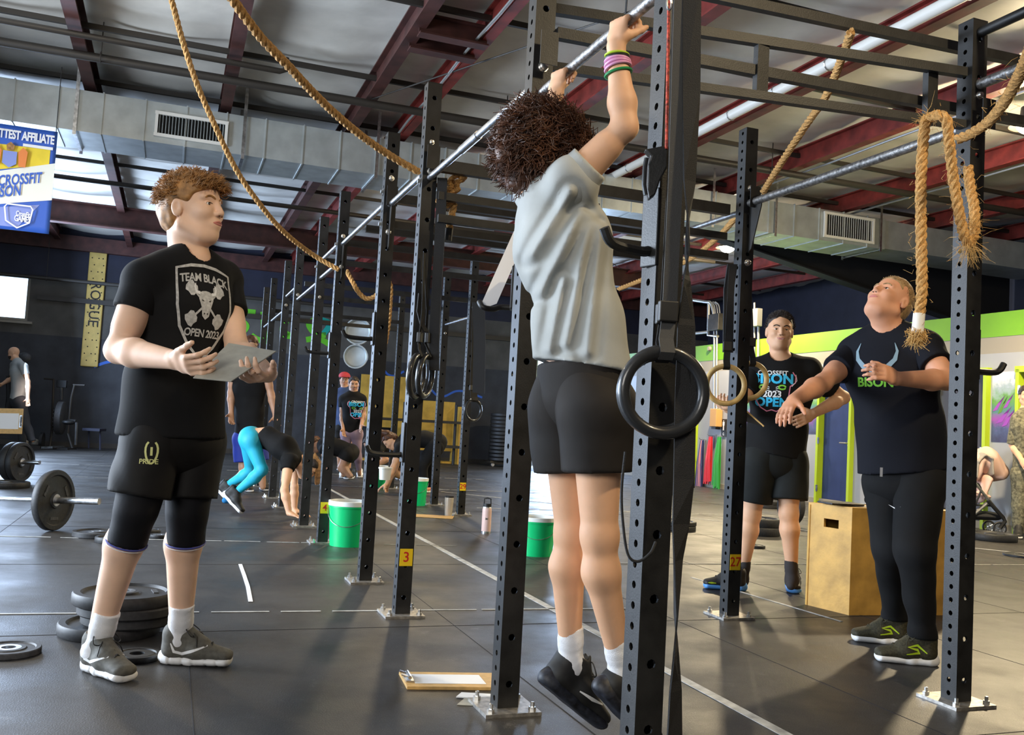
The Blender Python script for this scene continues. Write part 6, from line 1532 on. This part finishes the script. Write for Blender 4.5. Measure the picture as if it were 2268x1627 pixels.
    # wrist bands
    for k, (y, m_, r) in enumerate(((128, 'black_tape', .0055), (123, 'lime', .0035), (137, 'pink', .005), (145, 'pink', .005), (151, 'pink', .0042), (163, 'green_band', .0042))):
        c = P(1367+(y-130)*.08, y, 2.59); d = nrm(eA-wA); x_ = nrm(np.cross(d, Y_)); y_ = np.cross(d, x_)
        tag(MB().tube([c+d*.004*math.sin(t+k)+(.0315+.0012*k)*(math.cos(t)*x_+math.sin(t)*y_) for t in np.linspace(0, 2*PI, 33)[:-1]], r, 7, closed=True).build('wristband', m_, root, True))
    return root
athlete()

# ------------------------------------------------------------------ the man looking up (right)
def man_right():
    root = empty('person', G(2000, 1450), 'man in black bison T-shirt and black joggers looking up with swinging arms', 'person')
    s = 1.0; J = {}
    tf = nrm([-.52, -.85, 0]); J['lat'] = nrm([.85, -.52, 0])
    J['N'] = P(1968, 738, 4.42); J['CH'] = P(1975, 820, 4.42); J['WA'] = P(1992, 940, 4.42); J['PE'] = P(2003, 1050, 4.42)
    J['sA'] = P(1893, 785, 4.54); J['sB'] = P(2048, 772, 4.30)
    eA, wA = P(1822, 848, 4.38), P(1758, 886, 4.20)
    eB, wB = P(2098, 842, 4.16), P(1985, 838, 4.02)
    hA, hB, kA, kB, aA, aB = P(1970, 1065, 4.48), P(2038, 1065, 4.36), P(1975, 1215, 4.42), P(2026, 1220, 4.22), P(1996, 1380, 4.55), P(2040, 1405, 4.20)
    fo = lambda h_, t_: h_+nrm(t_-h_)*.068+Zv*.12
    aA, aB = fo(G(2012, 1428), G(1910, 1420)), fo(G(2076, 1474), G(1956, 1464))
    C = P(1968, 668, 4.40); fr = frame([-.72, -.42, .62], [.45, .2, .8])
    F = Field(.0055)
    q = add_head(F, C, fr, 1.04, fat=1.06)
    F.cone(q(-.03, 0, -.06), J['N'], .062, .070, .03); F.cone(q(.01, 0, -.075), J['N']+tf*.03, .045, .055, .03)
    add_torso(F, J, s, 0, 1.08, 1.05, .02)
    add_arm(F, J['sA'], eA, wA, s, 1.08); add_arm(F, J['sB'], eB, wB, s, 1.08)
    add_leg(F, hA, kA, aA, s, 1.05, -tf); add_leg(F, hB, kB, aB, s, 1.05, -tf)
    add_hand(F, wA, P(1728, 925, 4.1)-wA, [.7, .6, -.5], [.7, -.3, -.5], (12, 18, 12), 1.0, spread=3, thumb=(.7, .7, .2))
    add_hand(F, wB, P(1915, 806, 3.92)-wB, [-.2, .9, -.3], [-.1, -.1, 1], (25, 35, 20), 1.0, spread=3, thumb=(.5, .7, .5))
    F.build('body', 'skin_red', root); face_parts(root, C, fr, 1.04, 'hair_sandy', .001, 'lips', 'skin_red')
    hair_cap(root, C, fr, 1.04, 'hair_sandy', .004, .005, .001, .05, -.03)
    mb = MB(); hair_locks(mb, C, fr, 1.04, 1200, (.099, .077, .091), .013, lambda v: np.array([.0, 0, .3]), lambda v: v[2] > .1 and v[0] < .8 and (v[2] > .45 or v[0] < .2), .0016, .002, np.random.default_rng(4), 4); tag(mb.build('short_hair', 'hair_sandy', root, True), kind='stuff')
    F = Field(.0075); add_torso(F, J, s, .024, 1.10, 1.06, .028, k=.06)
    F.slab(J['PE']+Zv*.00, J['WA'], J['lat'], .198, .150, .190, .150, .05)
    for S_ in (J['sA'], J['sB']): F.ball(S_, .076, .04)
    F.ell(J['N']+Zv*.035+tf*.04, frame([tf[0], tf[1], -.5], Zv), (.066, .066, .062), .008, 1)
    F.plane(P(2003, 1042, 4.42), nrm([.15, 0, -1])); F.disp = folds(41, .004, .7, .4); sh = F.build('t_shirt', 'tee_navy', root)
    sleeve(root, J['sA'], eA, J['N'], .55, .076, .076, 'tee_navy', 2); sleeve(root, J['sB'], eB, J['N'], .52, .078, .078, 'tee_navy', 5)
    bv = bvh_of([sh]); ax = nrm([.86, -.5, 0]); og = ON(1935, 800, tf, (J['CH']+tf*.2)@tf)
    def pr(V_, F_, m_, dx=0, dy=0): flat_print('shirt_print', [(x+dx, y+dy) for x, y, *_ in V_], F_, m_, og, ax, Zv, sh, .003, onto=bv, cut=.02, raydir=tuple(-tf))
    for k in (-1, 1):
        V_, F_ = stroke([(k*.02, -.03), (k*.055, -.02), (k*.085, .015), (k*.092, .055), (k*.078, .095)], [.022, .024, .020, .012, .002]); pr(V_, F_, 'print_steel', 0, 0)
    V_, F_ = text_mesh('BISON', .058, 3, 1); pr(V_, F_, 'print_green', 0, -.095)
    pr([(-.03, -.03), (.03, -.03), (.02, -.07), (0, -.08), (-.02, -.07)], [(0, 1, 2, 3, 4)], 'print_steel')
    J.update(hA=hA, hB=hB); seat(root, J, 'tee_black', 1.02, g=.022, top=.04); collar(root, J['N'], tf, J['lat'], 'tee_navy', .074)
    for H_, K, A_, sd_ in ((hA, kA, aA, 4), (hB, kB, aB, 9)):
        cloth_tube(root, 'trouser_leg', 'tee_black', [(J['PE']+Zv*.03+(H_-J['PE'])*.5, H_, .125, .122), (H_, K, .120, .088), (K, A_+Zv*.02, .086, .058), (A_+Zv*.02, A_-Zv*.06, .058, .05)], [(A_+Zv*.0, -Zv*1.0)], .0085, sd_, .0045, 1.2)
    V_, F_ = text_mesh('V', .028, 1); flat_print('leg_logo', V_, F_, 'print_white', P(2037, 1137, 4.05), X_, Zv, root, 0, onto=bvh_of([c for c in root.children if c.name.startswith('trouser')]), raydir=(0, 1, 0))
    V_, F_ = stroke([(0, .02), (0, -.02)], .012); flat_print('drawstring_tip', V_, F_, 'print_white', P(1952, 1045, 4.1), X_, Zv, root, 0, onto=bvh_of([c for c in root.children if c.name.startswith('trouser')]), raydir=(0, 1, 0))
    mk = ([(.06, .060), (.10, .092), (.14, .082), (.10, .072), (.09, .060), (.15, .050)], 'lime')
    for A_ in (aA, aB): sock(root, A_-Zv*.03, Zv, [-1, 0, 0], .036, .05, 'sock_white')
    shoe(root, G(2012, 1428), G(1910, 1420), upper='shoe_olive', mark=mk); shoe(root, G(2076, 1474), G(1956, 1464), upper='shoe_olive', mark=mk)
man_right()

# ------------------------------------------------------------------ the smiling man
def man_mid():
    root = empty('person', G(1695, 1312), 'smiling dark haired man in printed black T-shirt, hand on hip, beside the wooden box', 'person')
    s = 1.0; J = {}; tf = nrm([-.22, -.97, 0]); J['lat'] = nrm([.97, -.22, 0]); D = 6.02
    J['N'] = P(1727, 800, D); J['CH'] = P(1730, 860, D); J['WA'] = P(1722, 950, D); J['PE'] = P(1714, 1010, D)
    J['sA'] = P(1672, 822, D+.03); J['sB'] = P(1790, 820, D-.02)
    eA, wA = P(1634, 905, D-.1), P(1625, 912, D-.36)
    eB, wB = P(1868, 880, D+.12), P(1800, 916, D-.12)
    hA, hB, kA, kB, aA, aB = P(1684, 1020, D), P(1748, 1020, D), P(1664, 1140, D+.03), P(1747, 1136, D-.05), P(1645, 1262, D+.05), P(1754, 1262, D-.03)
    C = P(1727, 735, D-.02); fr = frame([-.16, -.98, .0], [.03, 0, 1])
    F = Field(.006); q = add_head(F, C, fr, 1.03)
    F.cone(q(-.03, 0, -.06), J['N'], .058, .066, .03); add_torso(F, J, s, 0, 1.0, 1.0)
    add_arm(F, J['sA'], eA, wA, s, 1.05); add_arm(F, J['sB'], eB, wB, s, 1.05)
    add_leg(F, hA, kA, aA, s, 1.05); add_leg(F, hB, kB, aB, s, 1.05)
    add_hand(F, wA, P(1602, 898, D-.42)-wA, [.2, .3, .9], [.2, .8, .5], (30, 40, 30), 1.0)
    add_hand(F, wB, P(1775, 930, D-.16)-wB, [-.6, .8, -.2], [0, -.4, 1], (20, 20, 15), 1.0)
    F.build('body', 'skin', root); face_parts(root, C, fr, 1.03, 'hair_dark', smile=1, teeth=True, open_=.0036)
    hair_cap(root, C, fr, 1.03, 'hair_dark', .003, .005, .0015, .056, -.03)
    mb = MB(); hair_locks(mb, C, fr, 1.03, 1700, (.100, .079, .095), .020, lambda v: np.array([.5, 0, .25]), lambda v: (v[2] > .50+.12*math.sin(v[1]*9)*.5 or (v[2] > -.1 and v[0] < .1)) and not (v[0] > .72), .0020, .003, np.random.default_rng(6), 4); tag(mb.build('short_hair', 'hair_dark', root, True), kind='stuff')
    F = Field(.008); add_torso(F, J, s, .024, 1.04, 1.0, k=.06); F.slab(J['PE']-Zv*.0, J['WA'], J['lat'], .19, .14, .175, .13, .05)
    for S_ in (J['sA'], J['sB']): F.ball(S_, .074, .04)
    F.ell(J['N']+Zv*.04+tf*.04, frame([tf[0], tf[1], -.5], Zv), (.066, .066, .062), .008, 1)
    F.plane(P(1714, 1008, D), nrm([-.15, 0, -1])); F.disp = folds(51, .004, .8, .5); sh = F.build('t_shirt', 'tee_black', root)
    sleeve(root, J['sA'], eA, J['N'], .55, .075, .075, 'tee_black', 2); sleeve(root, J['sB'], eB, J['N'], .62, .076, .078, 'tee_black', 5)
    J.update(hA=hA, hB=hB); seat(root, J, 'short_char', 1.0, g=.024, top=.03); collar(root, J['N'], tf, J['lat'], 'tee_black', .070)
    bison_print(sh, tf, ON(1712, 860, tf, (J['CH']+tf*.2)@tf), .98)
    for H_, K, sd_ in ((hA, kA, 4), (hB, kB, 9)):
        d = nrm(K-H_); hem = H_*.25+K*.75
        cloth_tube(root, 'shorts_leg', 'short_char', [(J['PE']+Zv*.03+(H_-J['PE'])*.5, H_, .13, .125), (H_, hem+d*.05, .125, .118)], [(hem, d)], .009, sd_, .005, .3)
    for A_, K in ((aA, kA), (aB, kB)): sock(root, A_-Zv*.03, K-A_, [-.5, -1, 0], .041, .095, 'sock_dark', .008)
    shoe(root, G(1652, 1308), G(1570, 1303), upper='shoe_black', sole='sole_blue', h=.007, mark=([(.2, .045), (.23, .045), (.25, .045)], 'lime')); shoe(root, G(1752, 1300), G(1764, 1328), upper='shoe_black', sole='sole_blue', h=.007, mark=([(.1, .045), (.13, .045), (.16, .045)], 'lime'))
    return root
def bison_print(sh, tf, og, k, spread=1.):
    bv = bvh_of([sh]); ax = nrm(np.cross(Zv, -np.asarray(tf))*-1); ax = ax if ax[0] > 0 else -ax
    def pr(V_, F_, m_, dx=0, dy=0, off=.003): flat_print('shirt_print', [((x+dx)*k, (y+dy)*k) for x, y, *_ in V_], F_, m_, og, ax, Zv, sh, off, onto=bv, cut=.02, raydir=tuple(-np.asarray(tf)))
    for t, sz, y, m_, b_ in (('CROSSFIT', .042, .105, 'print_white', 2), ('BISON', .088, .065, 'print_blue', 3.4), ('2023', .056, -.035, 'print_white', 3), ('OPEN', .078, -.088, 'print_blue', 3.4)):
        V_, F_ = text_mesh(t, sz, b_, 1.05); pr(V_, F_, m_, 0, y)
    for s_ in (-1, 1):
        V_, F_ = stroke([(s_*.125, .115), (s_*.145, .085), (s_*.142, .045), (s_*.11, .02), (s_*.105, -.02), (s_*.10, -.07), (s_*.07, -.12), (s_*.03, -.145), (0, -.135)], .007); pr(V_, F_, 'print_pink')
        V_, F_ = stroke([(s_*.145, .10), (s_*.152, .06), (s_*.12, .02)], .004); pr(V_, F_, 'print_white')
        V_, F_ = stroke([(s_*.06+.022*math.cos(t), .012+.013*math.sin(t)) for t in np.linspace(0, 6, 12)], .010); pr(V_, F_, 'print_green')
        for j in range(3):
            V_, F_ = stroke([(s_*.02, .01-j*.01), (s_*.036, .018-j*.014)], .004); pr(V_, F_, 'print_white')
man_mid()
o = tag(MB().poly([P(1632, 905, 5.72), P(1650, 908, 5.70), P(1692, 944, 5.62), P(1640, 930, 5.66)], Zv*.7+Y_*.6, .006).build('clipboard', 'strap', None), 'dark board held at the waist by the smiling man', 'clipboard')
MB().tube([P(1650, 907, 5.70), P(1692, 944, 5.62)], .005, 6).build('yellow_edge', 'masonite', o)

# ------------------------------------------------------------------ people farther back
def simple(label, base, J, D, s, skin, top, bottom, hairm, fr, H=.011, hemT=None, legs='shorts', hem=.45, shoes=None, shoem=('shoe_black', 'sole_white'), sockm=None, hand=True, gs=.018, hairg=.012, slt=.5, w=1., curlhair=None, wide_leg=.03, bodymat_legs=None):
    root = empty('person', base, label, 'person')
    F = Field(H)
    C = J['C']; add_head(F, C, fr, s)
    F.cone(C-fr[2]*.06*s-fr[0]*.02*s, J['N'], .05*s, .058*s, .03); add_torso(F, J, s, 0, w, w)
    for a in 'AB':
        if 's'+a in J and 'e'+a in J:
            add_arm(F, J['s'+a], J['e'+a], J['w'+a], s, .95 if w < 1 else 1.05)
            if hand: dd = nrm(J['w'+a]-J['e'+a]) if 'd'+a not in J else J['d'+a]; add_hand(F, J['w'+a], dd, J.get('n'+a, np.array([.2, -.3, -.4])), J.get('t'+a, np.array([0, -1, .1])), J.get('c'+a, (15, 25, 15)), s*1.02, k=.005)
        add_leg(F, J['h'+a], J['k'+a], J['a'+a], s, w)
    F.build('body', skin, root); face_parts(root, C, fr, s, hairm or 'hair_dark', skin=skin)
    if hairm: hair_cap(root, C, fr, s, hairm, hairg, .009, .003, .045, -.03)
    F = Field(H); add_torso(F, J, s, gs, w, w, k=.05)
    for S_ in (J['sA'], J['sB']): F.ball(S_, .058*s+gs*.8, .04)
    tdir = nrm(J['N']-J['PE']); F.plane(J['PE']+tdir*(.0 if hemT is None else hemT), -tdir); F.disp = folds(3, .003); sh = F.build('t_shirt', top, root)
    for a in 'AB':
        if 'e'+a in J and slt: sleeve(root, J['s'+a], J['e'+a], J['N'], slt, .058*s+gs*.8, .058*s+gs*.8, top, 3, H)
        H_, K, A_ = J['h'+a], J['k'+a], J['a'+a]; st = J['PE']+tdir*.02+(H_-J['PE'])*.5
        if legs == 'shorts': d = nrm(K-H_); q_ = H_*(1-hem)+K*hem; cloth_tube(root, 'shorts_leg', bottom, [(st, H_, .12*s, .12*s), (H_, q_+d*.05, .118*s, .11*s)], [(q_, d)], H, 4, .004, .3)
        elif legs == 'tights':
            F = Field(H); F.slab(J['PE']+tdir*.07, J['PE'], J['lat'], .142*s*w, .106*s*w, .172*s*w, .128*s*w, .03); F.ball(H_-J.get('tf', Y_*0)*.02, .112*s*w, .05); add_leg(F, H_, K, A_+nrm(K-A_)*.07, s*1.03, w, J.get('bk'), .007); F.build('legging', bottom, root)
        else: cloth_tube(root, 'trouser_leg', bottom, [(st, H_, .12*s, .12*s), (H_, K, .115*s, .085*s), (K, A_, .085*s, .062*s)], [(A_-nrm(K-A_)*.02, nrm(A_-K))], H, 4, .004, 1)
    if legs != 'tights': seat(root, J, bottom, s*w, H, .018, .03)
    for a in 'AB':
        K, A_ = J['k'+a], J['a'+a]
        if sockm: sock(root, A_-nrm(K-A_)*.02, K-A_, [-.3, -1, 0], .042*s, .07, sockm, H)
    for hh, tt, uu in (shoes or []): shoe(root, hh, tt, up=uu, upper=shoem[0], sole=shoem[1], h=.009, laces=False)
    return root, sh
# woman walking on her hands in turquoise leggings
D = 8.75
tfw = nrm([.75, -.1, -.65])
J = dict(lat=nrm([.1, 1, 0]), PE=P(556, 968, D), WA=P(592, 968, D), CH=P(628, 990, D-.05), N=P(662, 1022, D-.1), sA=P(640, 1020, D-.26), sB=P(650, 1012, D+.12), eA=P(630, 1085, D-.42), wA=P(640, 1136, D-.45), eB=P(652, 1078, D-.1), wB=P(652, 1130, D-.12),
         hA=P(556, 975, D-.1), kA=P(580, 1040, D-.12), aA=P(518, 1095, D-.05), hB=P(550, 972, D+.1), kB=P(556, 1040, D+.2), aB=P(498, 1078, D+.3), C=P(683, 1036, D-.12), bk=np.array([-.3, 0, -1]),
         dA=nrm([1, -.25, -.25]), dB=nrm([1, -.1, -.25]), nA=np.array([0, 0, -1.]), nB=np.array([0, 0, -1.]), tA=np.array([0, 1., 0]), tB=np.array([0, -1., 0]), cA=(4, 4, 4), cB=(4, 4, 4))
r_, sh = simple('woman in turquoise leggings walking on hands and toes, ponytail hanging', G(585, 1130), J, D, .94, 'skin', 'tee_black', 'teal', 'hair_dark', frame([.45, -.25, -.75], [.75, -.1, -.55]), legs='tights', shoes=[(P(492, 1094, D-.05), P(528, 1134, D-.1), [.7, 0, .7]), (P(476, 1082, D+.3), P(512, 1118, D+.25), [.7, 0, .7])], shoem=('shoe_black', 'sole_white'), sockm='sock_blue', slt=.32, w=.88, gs=.014, hemT=.10)
mb = MB(); R = np.random.default_rng(2)
for _ in range(70):
    a = P(690+R.uniform(-10, 8), 1010+R.uniform(-8, 8), D-.15); mb.tube(spline([a, P(704+R.uniform(-6, 8), 1030+R.uniform(-8, 8), D-.15), P(706+R.uniform(-8, 6), 1068+R.uniform(-14, 6), D-.16)], 4), .008, 5)
tag(mb.build('ponytail', 'hair_gold', r_, True), kind='stuff')
# man behind her
D = 10.95
J = dict(lat=nrm([1, .1, 0]), N=P(553, 803, D), CH=P(553, 855, D), WA=P(553, 920, D), PE=P(553, 965, D), sA=P(518, 822, D), sB=P(588, 820, D), eA=P(512, 870, D), wA=P(512, 915, D-.1), eB=P(600, 872, D), wB=P(610, 920, D-.05), hA=P(538, 972, D), hB=P(570, 972, D), kA=P(540, 1035, D), kB=P(576, 1032, D), aA=P(545, 1080, D), aB=P(582, 1078, D), C=P(555, 768, D))
simple('man in black T-shirt and blue shorts standing behind the woman in turquoise leggings', G(560, 1090), J, D, 1.0, 'skin_brown', 'tee_black', 'short_blue', 'hair_brown', frame([.6, -.8, -.2], Zv), shoes=[(G(545, 1086), G(560, 1094), Zv), (G(580, 1084), G(598, 1092), Zv)], hem=.8)
# woman in lavender leggings
D = 13.9
J = dict(lat=nrm([1, .1, 0]), N=P(782, 872, D), CH=P(782, 895, D), WA=P(780, 930, D), PE=P(778, 955, D), sA=P(761, 884, D), sB=P(801, 884, D), eA=P(757, 920, D), wA=P(760, 950, D-.1), eB=P(806, 918, D), wB=P(800, 942, D-.2), hA=P(768, 962, D), hB=P(790, 962, D), kA=P(764, 1008, D), kB=P(792, 1008, D), aA=P(760, 1052, D), aB=P(796, 1050, D), C=P(784, 852, D))
r_, sh = simple('woman in printed black T-shirt and lavender leggings standing at the far rig', G(778, 1064), J, D, .92, 'skin_brown', 'tee_black', 'lavender', 'hair_dark', frame([.25, -.95, -.1], Zv), shoes=[(G(758, 1057), G(757, 1066), Zv), (G(796, 1056), G(798, 1064), Zv)], shoem=('sole_white', 'sole_white'), legs='tights', w=.95, hemT=-.02)
bison_print(sh, np.array([0, -1., 0]), P(786, 905, D-.35), 1.0)
# man in a red cap behind her
D = 15.5
J = dict(lat=nrm([1, .1, 0]), N=P(764, 862, D), CH=P(764, 885, D), WA=P(763, 920, D), PE=P(762, 945, D), sA=P(747, 872, D), sB=P(780, 872, D), eA=P(742, 905, D), wA=P(745, 935, D), eB=P(786, 905, D), wB=P(788, 935, D), hA=P(754, 950, D), hB=P(770, 950, D), kA=P(753, 995, D), kB=P(772, 995, D), aA=P(752, 1035, D), aB=P(773, 1035, D), C=P(763, 842, D))
r_, sh = simple('man in blue T-shirt and red cap behind the woman in lavender leggings', G(762, 1045), J, D, .95, 'skin_brown', 'tee_blue', 'short_black', 'hair_dark', frame([.2, -.95, -.1], Zv), H=.014, shoes=[(G(752, 1040), G(751, 1046), Zv), (G(772, 1040), G(774, 1046), Zv)])
F = Field(.01); F.ell(P(763, 834, D), (X_, Y_, Zv), (.10, .115, .085)); F.slab(P(763, 833, D-.08), P(763, 834, D-.17), X_, .07, .01, .06, .01); F.plane(P(763, 836, D), -Zv); F.build('cap', 'red_cap', r_)
# woman bending with her hands down
D = 12.2
J = dict(lat=nrm([.2, 1, 0]), N=P(882, 985, D), CH=P(905, 975, D), WA=P(940, 972, D), PE=P(966, 978, D), sA=P(887, 992, D-.2), sB=P(890, 984, D+.18), eA=P(870, 1035, D-.25), wA=P(856, 1072, D-.25), eB=P(878, 1030, D+.15), wB=P(862, 1068, D+.1), hA=P(964, 988, D-.08), hB=P(968, 986, D+.1), kA=P(934, 1030, D-.1), kB=P(950, 1030, D+.1), aA=P(938, 1078, D-.1), aB=P(952, 1074, D+.15), C=P(866, 978, D),
         dA=nrm([-.8, -.2, -.5]), nA=np.array([0, 0, -1.]))
r_, sh = simple('woman in black with a dark ponytail bending to the floor beside a green bucket', G(930, 1092), J, D, .93, 'skin', 'tee_black', 'tee_black', 'hair_brown', frame([-.55, -.35, -.75], [-.8, 0, .3]), H=.012, shoes=[(G(956, 1090), G(932, 1092), Zv), (G(966, 1086), G(944, 1088), Zv)], shoem=('orange_shoe', 'sole_white'), legs='trousers', w=.92)
F = Field(.012); F.cone(P(858, 960, D), P(842, 956, D), .05, .03, .03); F.cone(P(842, 956, D), P(846, 975, D), .03, .015, .03); F.build('ponytail', 'hair_brown', r_)
# person doing the same exercise behind
D = 13.6
J = dict(lat=nrm([.3, 1, 0]), N=P(832, 985, D), CH=P(850, 990, D), WA=P(872, 1005, D), PE=P(890, 1015, D), sA=P(838, 998, D-.2), sB=P(838, 990, D+.18), eA=P(856, 1018, D-.25), wA=P(832, 1030, D-.3), eB=P(826, 1020, D+.2), wB=P(822, 1050, D+.1), hA=P(890, 1020, D-.1), hB=P(892, 1018, D+.1), kA=P(872, 1045, D-.1), kB=P(876, 1045, D+.1), aA=P(895, 1060, D-.1), aB=P(900, 1058, D+.1), C=P(820, 985, D))
simple('crouching person with bare arms behind the fourth post', G(865, 1066), J, D, .92, 'skin_brown', 'tee_black', 'short_black', 'hair_dark', frame([-.6, -.5, -.5], [-.6, 0, .6]), H=.014, shoes=[(G(905, 1064), G(885, 1066), Zv), (G(908, 1062), G(890, 1062), Zv)], slt=.15)
D = 13.0
J = dict(lat=nrm([.3, 1, 0]), N=P(712, 985, D), CH=P(728, 985, D), WA=P(752, 992, D), PE=P(772, 1000, D), sA=P(718, 996, D-.2), sB=P(720, 990, D+.18), eA=P(722, 1022, D-.25), wA=P(726, 1052, D-.25), eB=P(720, 1020, D+.1), wB=P(724, 1050, D+.1), hA=P(770, 1005, D-.1), hB=P(774, 1005, D+.1), kA=P(756, 1035, D-.1), kB=P(760, 1035, D+.1), aA=P(775, 1055, D-.1), aB=P(778, 1054, D+.1), C=P(698, 985, D))
simple('person crouching on hands seen between the two posts left of the lavender leggings', G(745, 1062), J, D, .9, 'skin_brown', 'tee_black', 'short_black', 'hair_brown', frame([-.6, -.5, -.5], [-.6, 0, .6]), H=.014, shoes=[(G(780, 1060), G(765, 1062), Zv), (G(783, 1058), G(768, 1059), Zv)], slt=.2)
# man in grey at the far left
D = 17.4
J = dict(lat=nrm([.35, -.94, 0]), N=P(38, 800, D), CH=P(42, 825, D), WA=P(42, 860, D), PE=P(40, 885, D), sA=P(33, 808, D+.2), sB=P(52, 812, D-.2), eA=P(25, 838, D+.1), wA=P(5, 850, D), eB=P(62, 845, D-.2), wB=P(62, 882, D-.25), hA=P(38, 890, D+.1), hB=P(44, 890, D-.1), kA=P(46, 938, D+.1), kB=P(56, 935, D-.1), aA=P(50, 980, D+.1), aB=P(72, 975, D-.1), C=P(30, 783, D))
r_, sh = simple('bald bearded man in grey T-shirt and dark trousers at the far left', G(52, 992), J, D, 1.0, 'skin', 'tee_grey', 'denim', None, frame([-.9, -.15, -.3], [-.2, 0, 1]), H=.013, shoes=[(G(58, 991), G(42, 993), Zv), (G(80, 988), G(64, 990), Zv)], shoem=('wall_grey', 'sole_white'), legs='trousers', w=1.08)
F = Field(.01); F.ell(P(26, 790, D-.0), (X_, Y_, Zv), (.06, .07, .06)); F.build('beard', 'hair_dark', r_)
# person at the right edge
D = 10.9
J = dict(lat=nrm([1, .1, 0]), N=P(2272, 912, D), CH=P(2274, 945, D), WA=P(2275, 1000, D), PE=P(2275, 1040, D), sA=P(2253, 930, D), sB=P(2308, 935, D), eA=P(2243, 985, D+.05), wA=P(2262, 1018, D-.12), eB=P(2320, 985, D), wB=P(2310, 1030, D), hA=P(2262, 1050, D), hB=P(2290, 1050, D), kA=P(2258, 1120, D), kB=P(2292, 1120, D), aA=P(2256, 1178, D), aB=P(2294, 1182, D), C=P(2274, 878, D))
simple('person in a camouflage top with hand on hip at the right edge', G(2275, 1196), J, D, .98, 'skin', 'olive_camo', 'olive_camo', 'hair_dark', frame([-.3, -.95, 0], Zv), legs='trousers', shoes=[(G(2256, 1190), G(2252, 1200), Zv), (G(2294, 1192), G(2296, 1202), Zv)], slt=.98, gs=.014)
